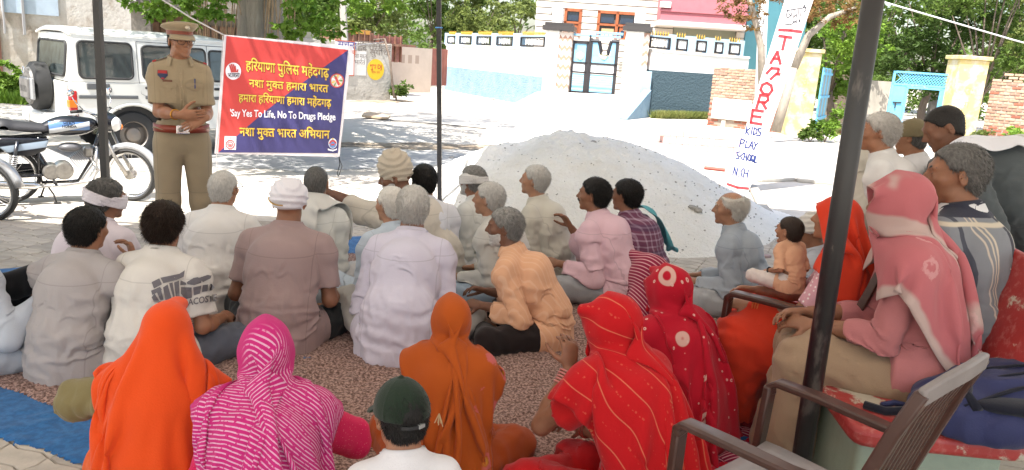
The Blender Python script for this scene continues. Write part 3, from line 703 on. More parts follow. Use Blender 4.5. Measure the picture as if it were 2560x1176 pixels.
def pants(J, m, e=.014, amp=.008, stretch=1.0, seed=5, name='trousers', h=.013, upto=1.0, wide=0.0):
    P = []; cutp = []
    for s in 'LR':
        h_, kn, an = J['hip' + s], J['kn' + s], J['an' + s]; en = kn + (an - kn) * upto
        P += [cap(h_, kn, .094 + e, .066 + e + wide, .03, 'g' + s), cap(kn, en, .066 + e + wide, .045 + e + wide, .03, 'g' + s)]; cutp.append((en.astype(np.float32), unit(an - kn).astype(np.float32)))
    P += [cap(J['P0'] + [-.05, -.01, 0], J['P0'] + [.05, -.01, 0], .128 * J['fat'] + e * .7, None, .05, 'core', ((0, 1, 0), 1.05)), cap(J['P0'], J['P0'] + [0, 0, .05], .128 * J['fat'] + e, None, .05, 'core', ((0, 1, 0), 1.2))]
    if name == 'skirt': P.append(cap((J['knL'] + J['knR']) / 2, (J['anL'] + J['anR']) / 2, .10, .13, .08))
    def cut(Q, d):
        for p, n in cutp:
            v = Q - p; t = v @ n; r = np.sqrt(np.maximum(0, (v * v).sum(1) - t * t)); d = np.where((r < .12) & (t > -.02) & (t < .12), np.maximum(d, t), d)
        return np.maximum(d, .004 - (Q[:, 2])) if 0 < J['anL'][2] < .3 else d
    J['pant_prims'] = P
    return garment(name, P, m, J['root'], h, wrk(J, amp, seed, limb=[(J['knL'], .10), (J['knR'], .10), (J['hipL'], .1), (J['hipR'], .1)]), cut, J=J, stretch=stretch)

# ------------------------------------------------------------------ draped cloth: a sheet of particles falling on the figure
def drape(name, J, m, start, W, L, pins=(), nu=60, nv=84, steps=110, coll=None, inf=.014, floor=0.006, thick=.003, grav=1.5, damp=.97, seed=0, it=8, fr=.35, pull=None, root=None, sub=1, uvs=1.0):
    """start(u,v)->point for u in -1..1, v in 0..1 ; W, L real size; pins = list of (u, v, target, radius)"""
    u = np.linspace(-1, 1, nu); v = np.linspace(0, 1, nv); U, Vv = np.meshgrid(u, v, indexing='ij')
    X = start(U.ravel(), Vv.ravel()).astype(np.float32); rs = np.random.RandomState(seed); X += rs.randn(*X.shape).astype(np.float32) * .002
    Y = X.copy(); idx = np.arange(nu * nv).reshape(nu, nv); dx, dy = W / (nu - 1), L / (nv - 1)
    groups = []
    def addc(a, b, l, st):
        groups.append((a.ravel(), b.ravel(), np.float32(l), np.float32(st)))
    for o in (0, 1):
        addc(idx[o:-1:2], idx[o + 1::2][:idx[o:-1:2].shape[0]], dx, 1); a = idx[:, o:-1:2]; addc(a, idx[:, o + 1::2][:, :a.shape[1]], dy, 1)
    for o in (0, 1):
        a = idx[o:-1:2, :-1]; b = idx[o + 1::2, 1:][:a.shape[0]]; addc(a, b, math.hypot(dx, dy), .35); a = idx[o:-1:2, 1:]; b = idx[o + 1::2, :-1][:a.shape[0]]; addc(a, b, math.hypot(dx, dy), .35)
    for o in (0, 1, 2, 3):
        a = idx[o:-2:4]; b = idx[o + 2::4][:a.shape[0]]; addc(a[:b.shape[0]], b, 2 * dx, .08); a = idx[:, o:-2:4]; b = idx[:, o + 2::4][:, :a.shape[1]]; addc(a[:, :b.shape[1]], b, 2 * dy, .14)
    f = coll or Baked(field([q for q in J['prims'] if q['g'][:4] != 'foot'] + [q for q in J.get('shirt_prims', [])] + [q for q in J.get('pant_prims', [])], .02), .019)
    pin = []
    for (pu, pv, tg, rad) in pins:
        w = np.sqrt(((U.ravel() - pu) * W / 2) ** 2 + ((Vv.ravel() - pv) * L) ** 2); ii = np.nonzero(w < max(rad, min(dx, dy)))[0]; pin.append((ii, np.array(tg, np.float32) + (X[ii] - X[ii].mean(0)) * .8, 0))
    dt = .022; e3 = np.eye(3, dtype=np.float32) * .006
    for st in range(steps):
        vel = (X - Y) * damp; n2 = np.linalg.norm(vel, axis=1)[:, None]; vel = np.where(n2 > .022, vel / (n2 + 1e-9) * .022, vel); Y = X.copy(); X = X + vel; X[:, 2] -= grav * dt * dt
        if pull is not None: X += pull(X, U.ravel(), Vv.ravel(), st / steps).astype(np.float32)
        Y0 = Y
        for k in range(it):
            for a, b, l, s_ in groups:
                d = X[b] - X[a]; n = np.sqrt(np.einsum('ij,ij->i', d, d)) + 1e-9; c = d * (.5 * s_ * (n - l) / n)[:, None]; X[a] += c; X[b] -= c
            for ii, tg, _ in pin:
                if len(ii): X[ii] += (tg - X[ii]) * min(1.0, .25 + st / steps * 1.2)
            if k in (it // 2 - 1, it - 1):
                dd = f(X); hit = np.nonzero(dd < inf)[0]
                if len(hit):
                    p = X[hit]; g = np.stack([f(p + e3[i]) for i in range(3)], 1) - dd[hit][:, None]; g /= np.linalg.norm(g, axis=1)[:, None] + 1e-9
                    p = p + g * np.minimum(inf - dd[hit], .08)[:, None]; t = p - Y0[hit]; t -= g * np.einsum('ij,ij->i', t, g)[:, None]; X[hit] = p - t * fr
                    if k == it - 1: Y[hit] = X[hit]
        low = X[:, 2] < floor; X[low, 2] = floor; Y[low] = Y[low] + (X[low] - Y[low]) * .8
    F = np.stack([idx[:-1, :-1], idx[1:, :-1], idx[1:, 1:], idx[:-1, 1:]], -1).reshape(-1, 4)
    uv = np.stack([(U.ravel() * .5 + .5) * W, Vv.ravel() * L], 1) * uvs
    o = link(name, fast_mesh(name, X, F, uv), m, root or J['root'], None)
    if sub: s_ = o.modifiers.new('u', 'SUBSURF'); s_.levels = s_.render_levels = sub
    if thick: sf = o.modifiers.new('s', 'SOLIDIFY'); sf.thickness = thick; sf.offset = 1
    return o
def hood(J, W=1.2, L=1.5, fwd=.10, start_up=.05, spread=1.0):
    """sheet laid over the crown: v runs from the brow back over the head and down the back"""
    c, Rh, s = J['H'], J['Rh'], J['hs']; top = c + Rh @ np.array([0, -.01, .125]) * s; back = -(Rh @ np.array([0, 1, 0])); back[2] = 0; back = unit(back); right = np.cross([0, 0, 1], back) * -1; D_ = float((J['P0'] - c) @ back) + .14; slp = min(.8, max(.14, D_ / .62))
    def f(U, V):
        t = V * L; r = .13 * s; fl = fwd
        # path: forward of the brow -> over crown -> quarter circle -> down the back, sloping outwards
        a = np.clip((t - fl) / r, 0, 1.35)
        along = np.where(t < fl, t - fl, r * np.sin(a)); dz = np.where(t < fl, -.25 * (fl - t), -r * (1 - np.cos(a))); rest = np.maximum(0, t - fl - r * 1.35)
        along = along + rest * slp / math.hypot(1, slp); dz = dz - rest / math.hypot(1, slp)
        X = U * W / 2; w = np.abs(X); k = np.minimum(w, .09 * s) + np.maximum(w - .09 * s, 0) * .22 * spread; ddz = -np.maximum(w - .09 * s, 0) * .95
        P = top + [0, 0, start_up] + back[None] * along[:, None] + right[None] * (np.sign(X) * k)[:, None]; P[:, 2] += dz + ddz * np.clip(1 - rest * 1.1, .0, 1); P[:, 2] = np.maximum(P[:, 2], .01)
        return P
    return f
# ------------------------------------------------------------------ the place
class Wall:
    """a vertical plane through two ground points; s = metres along it, z = height, o = metres towards the viewer"""
    def __init__(w, pa, pb):
        w.a = np.array([pa[0], pa[1], 0.0]); b = np.array([pb[0], pb[1], 0.0]); w.len = np.linalg.norm(b - w.a); w.d = (b - w.a) / w.len
        w.n = np.array([w.d[1], -w.d[0], 0]);
        if w.n @ (np.array([0, 0, 0]) - w.a) < 0: w.n = -w.n
        w.rz = math.atan2(w.d[1], w.d[0])
    def at(w, px, py, o=0.0):
        p = onplane(px, py, w.a + w.n * o, w.n); return float((p - w.a) @ w.d), float(p[2])
    def P(w, s, z, o=0.0): return w.a + w.d * s + w.n * o + np.array([0, 0, z])
    def box(w, mb, s0, s1, z0, z1, o0, o1, bev=0.0):
        c = w.P((s0 + s1) / 2, (z0 + z1) / 2, (o0 + o1) / 2); return mb.box(tuple(c), (abs(s1 - s0), abs(o1 - o0), abs(z1 - z0)), w.rz, bev=bev)
    def pbox(w, mb, x0, y0, x1, y1, o0, o1, bev=0.0, zmin=None):
        xm, ym = (x0 + x1) / 2, (y0 + y1) / 2
        s0, s1 = w.at(x0, ym)[0], w.at(x1, ym)[0]; z1, z0 = w.at(xm, y0)[1], w.at(xm, y1)[1]
        if zmin is not None: z0 = max(z0, zmin) if y1 < 5000 else zmin
        return w.box(mb, s0, s1, z0, z1, o0, o1, bev)
    def M(w, s, z, o=0.0):              # matrix: x along, y up, z out of the wall
        f = 1 if np.cross(w.d, [0, 0, 1]) @ w.n > 0 else -1
        d = w.d * f; p = w.P(s, z, o); return Matrix(((d[0], 0, w.n[0], p[0]), (d[1], 0, w.n[1], p[1]), (d[2], 1, w.n[2], p[2]), (0, 0, 0, 1)))
    def root(w, name, s, z, label, cat, group=None):
        return empty(name, w.P(s, z), 0, label, cat, group)
def under(o, root):                     # parent without moving
    o.parent = root; bpy.context.view_layer.update(); o.matrix_parent_inverse = root.matrix_world.inverted(); return o
PB = []                                 # (object, root) pairs parented at the end of each builder
def fix(root):
    """children built in world coordinates become children of the root, keeping their place"""
    inv = Matrix.LocRotScale(root.location, root.rotation_euler, root.scale).inverted()
    for o in list(root.children): o.matrix_parent_inverse = inv

def hz(x, y):                           # the ground rises gently towards the houses
    return np.clip((y - 45) / 60, 0, 1) * .8 + 0 * x
def sheet(name, poly, z, m, n=1, kind='structure', parent=None):
    bm = bmesh.new(); vs = [bm.verts.new((x, y, z)) for x, y in poly]; f = bm.faces.new(vs); bm.normal_update()
    if f.normal.z < 0: f.normal_flip()
    me = bpy.data.meshes.new(name); bm.to_mesh(me); bm.free(); o = link(name, me, m, parent, False)
    if kind: o['kind'] = kind
    return o
# ground: one sheet out to the horizon, finer where it is seen
gx = np.concatenate([[-600, -200, -80], np.linspace(-40, 40, 81), [80, 200, 600]]); gy = np.concatenate([[-300, -60, -20], np.linspace(-8, 70, 105), [100, 200, 900]])
GX, GY = np.meshgrid(gx, gy, indexing='ij'); GZ = hz(GX, GY) + np.where((GY > 8) & (GY < 30), 0, 0); GZ = np.minimum(GZ, np.where(GY < 30, .012, 5))
GV = np.stack([GX, GY, GZ], -1).reshape(-1, 3); gi = np.arange(len(gx) * len(gy)).reshape(len(gx), len(gy)); GF = np.stack([gi[:-1, :-1], gi[1:, :-1], gi[1:, 1:], gi[:-1, 1:]], -1).reshape(-1, 4)
k = NB('dusty_ground', .95, 'Object', 0, .1)
gc = k.mix(k.step(k.noise(.35, 6), .35, .65), (.44, .40, .345), (.54, .50, .44)); gc = k.mix(k.M('MULTIPLY', k.step(k.noise(2.2, 7), .52, .72), .5), gc, (.36, .31, .25))
gc = k.mix(k.M('MULTIPLY', k.step(k.noise(26, 4), .55, .75), .35), gc, (.30, .27, .23)); gm = k.done(gc, .6, 34, .02)
g0 = link('ground', fast_mesh('ground', GV, GF), gm, None, None); g0['kind'] = 'structure'
# bare dirt, and a grey strip painted for the tree's shade behind the banner
k = NB('dirt', .95, 'Object', 0, .1); m_dirt = k.done(k.mix(k.step(k.noise(3, 7), .35, .65), (.20, .155, .11), (.36, .30, .23)), .8, 30, .03)
k = NB('ground_shade_grey', .9, 'Object', 0, .2); m_gshade = k.done(k.mix(k.step(k.noise(1.4, 7), .3, .7), (.27, .27, .27), (.40, .385, .36)), .5, 60, .01)
def bandpoly(a, b, w0, seed=0, n=26):
    r = random.Random(seed); up = []; lo = []
    for i in range(n + 1):
        t = i / n; x = a[0] + (b[0] - a[0]) * t; y = a[1] + (b[1] - a[1]) * t; w = w0 * (.55 + .45 * math.sin(math.pi * t)) * (1 + r.uniform(-.22, .22)); up.append((x, y + w)); lo.append((x + r.uniform(-.05, .05), y - w * r.uniform(.8, 1.1)))
    return lo + up[::-1]
sheet('shade_strip', bandpoly(atz(-300, 392)[:2], atz(1230, 398)[:2], 1.15, 3), .004, m_gshade)
sheet('dirt_patch', bandpoly(atz(840, 362)[:2], atz(1330, 372)[:2], .5, 5), .008, m_dirt)
sheet('dirt_patch', bandpoly(atz(870, 254)[:2], atz(1040, 254)[:2], .8, 8), .006, m_dirt)
# ---- canopy over the gathering: its poles stand in view, its cloth is above the frame
k = NB('canopy_cloth', .9, 'Object', 0, .1, .5); m_can = k.done((.74, .71, .66), .1)
SHX, SHY = .53 * 2.8 / math.tan(R(62)), .85 * 2.8 / math.tan(R(62))
cano = [(-8.5, -2.2), (8.5, -2.2), (8.5, 6.4), (4.0, 6.3), (3.0, 8.3), (-.9, 8.3), (-1.3, 6.0), (-3.4, 5.9), (-4.2, 5.0), (-8.5, 4.9)]
cr = empty('canopy', (0, 2, 2.8), 0, 'cloth canopy stretched on poles above the seated gathering', 'canopy')
cv = [(x, y, 2.8) for x, y in cano] + [(x, y, 2.82) for x, y in cano]; nC = len(cano)
co = pyd('canopy_cloth', cv, [tuple(range(nC))[::-1], tuple(range(nC, 2 * nC))] + [(i, (i + 1) % nC, (i + 1) % nC + nC, i + nC) for i in range(nC)], m_can, cr)
for a, b in (((-8.4, 5.2), (7.4, 5.2)), ((-1.2, 5.2), (-1.2, 7.5)), ((2.7, 5.2), (2.7, 7.3)), ((-8.4, 2.0), (7.4, 2.0)), ((-8.4, -2.0), (7.4, -2.0))):
    MB().tube([(*a, 2.76), (*b, 2.76)], .025, 8).build('crossbar', mat('bar_steel', (.05, .045, .045), .5, .6), cr, True)
fix(cr)
def pole(label, ptop, pbot, d, r, sq=False, tops=2.78, mt=None, n=20):
    """pole from a pixel low down (on the ground at distance d) through a pixel high up"""
    b = aty(*pbot, d); a = aty(*ptop, d); dr = (a - b); dr /= dr[2]; base = b - dr * b[2]; top = b + dr * (tops - b[2])
    root = empty('pole', base, 0, label, 'pole', 'dark poles holding up the canopy')
    MB().tube([base, base + (top - base) * .5, top], r, 4 if sq else n, flat=1 if sq else None).build('shaft', mt, root, not sq)
    return root, base, top
m_pole = mat('worn_black_paint', (.014, .013, .014), .42, 0, col2=(.09, .078, .07), vs=9, thr=(.62, .68), bump=.3, bs=40, bd=.002, spec=.6, stretch=(1, 1, .35), dirt=((.16, .13, .11), 14, .62, .70, .8))
rt, b_, t_ = pole('dark square pole behind the grey haired man wearing a head band', (243, 0), (263, 440), 5.2, .031, True, mt=m_pole); fix(rt)
rt, b_, t_ = pole('thin dark pole standing in front of the sand heap', (1097, 0), (1099, 465), 7.3, .030, True, mt=m_pole)
MB().tube([b_ + (t_ - b_) * q for q in (.672, .676)], .034, 10).build('blue_string', mat('blue_string', (.1, .3, .6)), rt); fix(rt)
rt, b_, t_ = pole('thick black pipe pole between the armchairs at the right', (2183, 0), (2003, 1150), 2.66, .036, mt=m_pole)
MB().tube([b_ + (t_ - b_) * q for q in (.706, .708, .712, .714)], [.036, .038, .038, .036], 20, False).build('pipe_joint', m_pole, rt, True); fix(rt)
# ---- paving blocks, mats
m_pav = [mat('paver_%d' % i, c, .9, var=.18, vs=9, bump=.5, bs=70, bd=.004, dirt=((.42, .37, .30), 3, .5, .68, .7)) for i, c in enumerate([(.42, .375, .32), (.47, .42, .36), (.38, .34, .295)])]
def paver_mesh(m):
    L_, W_, z, n_ = .222, .112, .018, .013; g = .003
    o = [(-L_ / 2, -W_ / 2), (-L_ / 4, -W_ / 2 - n_), (0, -W_ / 2), (L_ / 4, -W_ / 2 + n_), (L_ / 2, -W_ / 2), (L_ / 2 + n_, 0), (L_ / 2, W_ / 2), (L_ / 4, W_ / 2 + n_), (0, W_ / 2), (-L_ / 4, W_ / 2 - n_), (-L_ / 2, W_ / 2), (-L_ / 2 + n_, 0)]
    q = lambda s, zz: [(x * s + 0, y * (1 - (1 - s) * 2), zz) for x, y in o]
    b = MB(); v = q(.985, -.01) + q(.985, z - .005) + q(.955, z); k = 12
    f = [(i, (i + 1) % k, (i + 1) % k + k, i + k) for i in range(k)] + [(i + k, (i + 1) % k + k, (i + 1) % k + 2 * k, i + 2 * k) for i in range(k)] + [tuple(range(2 * k, 3 * k))]
    return v, f
pv, pf = paver_mesh(None); pave_a = R(-24); ca, sa = math.cos(pave_a), math.sin(pave_a); pmesh = []
for m_ in m_pav:
    me = bpy.data.meshes.new('paver'); me.from_pydata(pv, [], pf); me.materials.append(m_); pmesh.append(me)
gap = sheet('paving', [(-6.2, 1.0), (5.2, 1.0), (5.2, 7.7), (1.2, 7.8), (-.9, 7.9), (-1.8, 7.0), (-6.2, 6.5)], .005, mat('joint_sand', (.30, .26, .21), .95, var=.2, vs=20)); gap['kind'] = 'structure'
zones = [(-40, 540, 380, 725), (-30, 1090, 210, 1200), (860, 530, 1010, 625), (2050, 980, 2200, 1120), (1860, 590, 2000, 720), (1000, 540, 1120, 600)]
sel = []; rest = []
for i in range(-60, 60):
    for j in range(-80, 80):
        x = i * .224; y = j * .114; X_ = x * ca - y * sa - 1; Y_ = x * sa + y * ca + 4
        if not (1.0 < Y_ < (6.5 if X_ < -1.9 else 7.6) + .05 * math.sin(X_ * 3) and -6.1 < X_ < 5.1): continue
        u, v = proj((X_, Y_, .02)); inz = any(a <= u <= c and b <= v <= d for a, b, c, d in zones)
        (sel if inz else rest).append((X_, Y_, Y_ if inz else 0))
sel.sort(key=lambda q: q[2]); rest += sel[300:]; sel = sel[:300]
for X_, Y_, _ in sel:
    o = bpy.data.objects.new('paver', rnd.choice(pmesh)); COL.objects.link(o); o.location = (X_, Y_, .008 + rnd.uniform(-.002, .002)); o.rotation_euler = (rnd.uniform(-.01, .01), rnd.uniform(-.01, .01), pave_a); o.parent = gap
pvn = np.array(pv); rr = np.array([[ca, sa, 0], [-sa, ca, 0], [0, 0, 1]]); V = []; F_ = []
for n_, (X_, Y_, _) in enumerate(rest):
    V.append(pvn @ rr + [X_, Y_, .008]); F_ += [tuple(i + n_ * 36 for i in f) for f in pf]
o = pyd('pavers', np.concatenate(V), F_, m_pav[0], gap); o['kind'] = 'stuff'
def mat_sheet(name, poly, z, m, h, amp, sc, seed, label, cat, edge=.02):
    """soft mat: a fine lumpy surface clipped to a polygon"""
    poly = np.array(poly); lo, hi = poly.min(0), poly.max(0); nx, ny = int((hi[0] - lo[0]) / h), int((hi[1] - lo[1]) / h)
    x = np.linspace(lo[0], hi[0], nx); y = np.linspace(lo[1], hi[1], ny); X, Y = np.meshgrid(x, y, indexing='ij'); P = np.stack([X.ravel(), Y.ravel(), 0 * X.ravel()], 1).astype(np.float32)
    ins = np.zeros(len(P), bool); n = len(poly); dist = np.full(len(P), 9.0)
    wx = P[:, 0] + .010 * np.sin(P[:, 1] * 17); wy = P[:, 1] + .010 * np.sin(P[:, 0] * 15)
    for i in range(n):
        a, b = poly[i], poly[(i + 1) % n]; c = ((a[1] > wy) != (b[1] > wy)) & (wx < (b[0] - a[0]) * (wy - a[1]) / (b[1] - a[1] + 1e-12) + a[0]); ins ^= c
        d = b - a; t = np.clip(((wx - a[0]) * d[0] + (wy - a[1]) * d[1]) / (d @ d), 0, 1); dist = np.minimum(dist, np.hypot(wx - a[0] - t * d[0], wy - a[1] - t * d[1]))
    Z = z + amp * np.maximum(0, fbm(P, sc, seed, 2) + .35 * fbm(P, sc * 3.1, seed + 3, 1)) + .004 * fbm(P, 5, seed + 1, 1); Z = np.where(dist < edge, .012 + (Z - .012) * np.sqrt(dist / edge), Z)
    P[:, 2] = Z; idx = np.arange(nx * ny).reshape(nx, ny); F = np.stack([idx[:-1, :-1], idx[1:, :-1], idx[1:, 1:], idx[:-1, 1:]], -1).reshape(-1, 4); F = F[ins[F].all(1)]
    u, inv = np.unique(F, return_inverse=True); o = link(name, fast_mesh(name, P[u], inv.reshape(-1, 4)), m, None, None); return tag(o, label, cat)
k = NB('blue_felt', .95, 'Object', .2, .1); m_blue = k.done(k.mix(k.step(k.noise(40, 5), .35, .7), (.010, .085, .24), (.02, .14, .36)), .7, 160, .004)
k = NB('shag', .98, 'Object', .1, .05); v_ = k.noise(75, 3, k.O); m_shag = k.done(k.mix(k.step(v_, .38, .64), (.12, .068, .055), (.43, .285, .245)), 1.0, 150, .012)
mat_sheet('floor_mat', [atz(*q)[:2] for q in ((-60, 1085), (0, 1112), (182, 1176), (700, 1290), (1750, 1250), (1990, 1000), (1900, 800), (1700, 700), (1100, 618), (905, 598), (350, 640), (0, 685), (-160, 705), (-300, 850))], .030, m_blue, .018, .006, 9, 4, 'thin blue felt mat showing along the edges of the brown carpet', 'mat')
mat_sheet('carpet', [atz(*q)[:2] for q in ((-80, 950), (0, 990), (227, 1060), (700, 1220), (1700, 1200), (1940, 980), (1880, 820), (1680, 730), (1100, 650), (880, 645), (350, 672), (0, 713), (-170, 735), (-260, 850))], .040, m_shag, .0125, .014, 62, 2, 'brown shaggy carpet spread under the seated crowd', 'carpet')
# ---- heap of pale sand
hp = atz(1395, 520, 0); HC = np.array([.70, 8.5])
x = np.linspace(-3.2, 3.2, 250); X, Y = np.meshgrid(x, x * .85, indexing='ij'); P = np.stack([X.ravel(), Y.ravel(), 0 * X.ravel()], 1).astype(np.float32)
a = np.arctan2(P[:, 1], P[:, 0]); r = np.hypot(P[:, 0] / 1.0, P[:, 1] / .92) / (2.35 * (1 + .05 * np.sin(3 * a + 1) + .04 * np.sin(5 * a)))
z = np.clip(1 - r, 0, 1) * 1.06; z = smin(z, .84 + .03 * P[:, 0] + .03 * fbm(P, 2, 8, 1), .35)
z = z + np.clip(1.1 - r, 0, 1) * (.06 * fbm(P, 2.2, 3, 2) + .040 * (1 - 2 * np.abs(fbm(P, 4.5, 5, 2))) + .022 * fbm(P, 15, 6, 2) + .016 * np.maximum(0, fbm(P, 30, 9, 1)))
z = np.where(r < 1.08, z + .01, -.03); P[:, 2] = z; P[:, 0] += HC[0]; P[:, 1] += HC[1]
ii = np.arange(250 * 250).reshape(250, 250); F = np.stack([ii[:-1, :-1], ii[1:, :-1], ii[1:, 1:], ii[:-1, 1:]], -1).reshape(-1, 4); F = F[(P[F][:, :, 2] > -.02).any(1)]; F = F
k = NB('pale_sand', .98, 'Object', 0, .05); sc_ = k.mix(k.step(k.noise(2.2, 6), .35, .7), (.80, .775, .72), (.86, .84, .79)); sc_ = k.mix(k.M('MULTIPLY', k.step(k.noise(40, 5), .55, .7), .35), sc_, (.60, .57, .52)); m_sand = k.done(sc_, 1.0, 38, .035)
u, inv = np.unique(F, return_inverse=True); heap = link('sand_heap', fast_mesh('sand_heap', P[u], inv.reshape(-1, 4)), m_sand, None, None); tag(heap, 'large heap of pale grey building sand behind the seated men', 'sand heap')
HZ = P.reshape(250, 250, 3)
def heapz(x, y):
    i = int(np.clip((x - HC[0] + 3.2) / 6.4 * 249, 0, 249)); j = int(np.clip((y - HC[1] + 3.2 * .85) / (6.4 * .85) * 249, 0, 249)); return float(HZ[i, j, 2])
def rock(c, r, m, seed, name='stone', label=None, parent=None, group=None, flat=.6):
    rs = random.Random(seed); bm = bmesh.new(); bmesh.ops.create_icosphere(bm, subdivisions=2, radius=r)
    for v in bm.verts: v.co *= 1 + rs.uniform(-.16, .16); v.co.z *= flat
    me = bpy.data.meshes.new(name); bm.to_mesh(me); bm.free(); o = link(name, me, m, parent, False); o.location = c; o.rotation_euler = (0, 0, rs.uniform(0, 6)); 
    if label: tag(o, label, 'stone', group)
    return o
m_st = mat('stone', (.30, .28, .25), .9, var=.3, vs=30, bump=.4, bs=60)
V = []; F_ = []
for i in range(900):                    # crumbs and lumps of sand strewn on the heap
    a, r0 = rnd.uniform(0, 6.28), 2.35 * rnd.random() ** .5; x_, y_ = HC[0] + r0 * math.cos(a), HC[1] + r0 * .9 * math.sin(a); s_ = rnd.uniform(.005, .018); z_ = heapz(x_, y_)
    b0 = len(V); V += [(x_ + s_ * q[0] * rnd.uniform(.6, 1.2), y_ + s_ * q[1], z_ + s_ * .6 * q[2]) for q in ((1, 0, 0), (0, 1, 0), (-1, 0, 0), (0, -1, 0), (0, 0, 1), (0, 0, -1))]
    F_ += [(b0 + p, b0 + q, b0 + t) for p, q, t in ((0, 1, 4), (1, 2, 4), (2, 3, 4), (3, 0, 4), (1, 0, 5), (2, 1, 5), (3, 2, 5), (0, 3, 5))]
o = pyd('crumbs', V, F_, mat('crumb', (.33, .31, .27), .95), heap); o['kind'] = 'stuff'
# ------------------------------------------------------------------ trees
def leafmat(name, c1, c2, th=.3):
    if name in MC: return MC[name]
    k = NB(name, .6, 'Object', 0, .3, th); c = k.mix(k.step(k.noise(1.3, 4), .3, .7), c1, c2); c = k.mix(k.M('MULTIPLY', k.step(k.noise(14, 2), .5, .8), .5), c, tuple(v * 1.5 for v in c2)); return k.done(c, 0)
LG = leafmat('leaf_green', (.07, .12, .018), (.12, .19, .035), .42); LD = leafmat('leaf_dark', (.045, .085, .016), (.075, .13, .025), .42); LY = leafmat('leaf_pale', (.11, .15, .035), (.19, .23, .06), .42); LR = leafmat('leaf_rust', (.16, .11, .03), (.26, .13, .05)); LB = leafmat('leaf_bright', (.10, .20, .02), (.17, .27, .03))
def leaves(name, cl, n, size, m, parent, seed=0, droop=.3, asp=.5, clump=.55):
    """cl = [(centre, radii)] ; leaves gathered in small clumps through each volume"""
    rs = np.random.RandomState(seed); Q = []
    vol = np.array([np.prod(r) ** (2 / 3) for c, r in cl]); vol = vol / vol.sum()
    for (c, r), w in zip(cl, vol):
        k = max(6, int(n * w)); nc = max(4, k // 22); d = rs.randn(nc, 3); d /= np.linalg.norm(d, axis=1)[:, None]; cc = np.array(c) + d * np.array(r) * (rs.rand(nc, 1) ** .42)
        i = rs.randint(0, nc, k); e = rs.randn(k, 3); e /= np.linalg.norm(e, axis=1)[:, None] + 1e-9; cs = clump * min(r) * .42 * (.5 + rs.rand(nc))[i][:, None]
        p = cc[i] + e * cs * (rs.rand(k, 1) ** .4) * np.array([1, 1, .7]); Q.append(p)
    P = np.concatenate(Q); k = len(P); a = rs.randn(k, 3); a[:, 2] = a[:, 2] * .5 - droop; a /= np.linalg.norm(a, axis=1)[:, None]; b = np.cross(a, rs.randn(k, 3)); b /= np.linalg.norm(b, axis=1)[:, None]
    s = size * (.55 + .9 * rs.rand(k, 1)); t = P + a * s; mid = P + a * s * .45; nn = np.cross(a, b) * s * .10
    V = np.stack([P, mid + b * s * asp * .5 + nn, t, mid - b * s * asp * .5 + nn], 1).reshape(-1, 3); F = np.arange(4 * k).reshape(-1, 4)
    o = link(name, fast_mesh(name, V, F), m, parent, None); o.data.polygons.foreach_set('use_smooth', np.zeros(k, bool)); o['kind'] = 'stuff'; return o
m_bark = mat('bark', (.17, .13, .10), .9, var=.35, vs=3, bump=1, bs=14, bd=.05, stretch=(3, 3, .6)); m_bark2 = mat('bark_pale', (.30, .26, .21), .9, var=.25, vs=3, bump=1, bs=12, bd=.04, stretch=(3, 3, .7))
def tree(label, x, y, h, rc, n, size, m, seed, bark=None, r0=.16, lean=(0, 0), low=.35, ncl=9, name='tree', group='trees behind the road and houses', z0=None, extra=None, flat=.75):
    rs = random.Random(seed); z0 = float(hz(x, y)) - .1 if z0 is None else z0; root = empty(name, (x, y, z0), 0, label, 'tree', group); b = MB(); bm_ = bark or m_bark
    th = h * low; pts = [np.array([x, y, z0]) + [lean[0] * t + .12 * math.sin(t * 4 + seed), lean[1] * t, th * t] for t in np.linspace(0, 1, 6)]
    b.tube(pts, [r0 * (1.25 - .45 * t) for t in np.linspace(0, 1, 6)], 10); b.build('trunk', bm_, root, True); top = pts[-1]; cl = []
    for i in range(ncl):
        a = i * 2.4 + rs.uniform(-.4, .4); rr = rc * rs.uniform(.25, .85); zz = rs.uniform(.05, .85) * (h - th); sh = math.sin(math.pi * (.15 + .8 * zz / (h - th))); c = top + [math.cos(a) * rr * sh, math.sin(a) * rr * sh * .9, zz]
        mid = (top + c) / 2 + [0, 0, rs.uniform(-.2, .3)]; MB().tube([top - [0, 0, .15], mid, c], [r0 * .32, r0 * .2, r0 * .06], 7).build('limb', bm_, root, True)
        q = rc * rs.uniform(.32, .52); cl.append((c, (q, q, q * flat)))
    if extra: cl += extra
    leaves('crown', cl, int(n * 1.5), size, m, root, seed); fix(root); return root
def shrub(label, x, y, r, h, n, size, m, seed, group=None, cat='bush', name='bush', z0=None):
    z0 = float(hz(x, y)) if z0 is None else z0; root = empty(name, (x, y, z0), 0, label, cat, group); rs = random.Random(seed)
    for i in range(5): MB().tube([(x, y, z0 - .02), (x + rs.uniform(-.5, .5) * r, y + rs.uniform(-.5, .5) * r, z0 + h * .7)], [.012, .005], 5).build('stem', m_bark, root)
    leaves('foliage', [((x + rs.uniform(-.6, .6) * r, y + rs.uniform(-.6, .6) * r, z0 + h * rs.uniform(.3, .75)), (r * .5, r * .5, h * .3)) for _ in range(7)], n, size, m, root, seed, clump=.8); fix(root); return root
X = lambda px, d: float(aty(px, 180, d)[0])
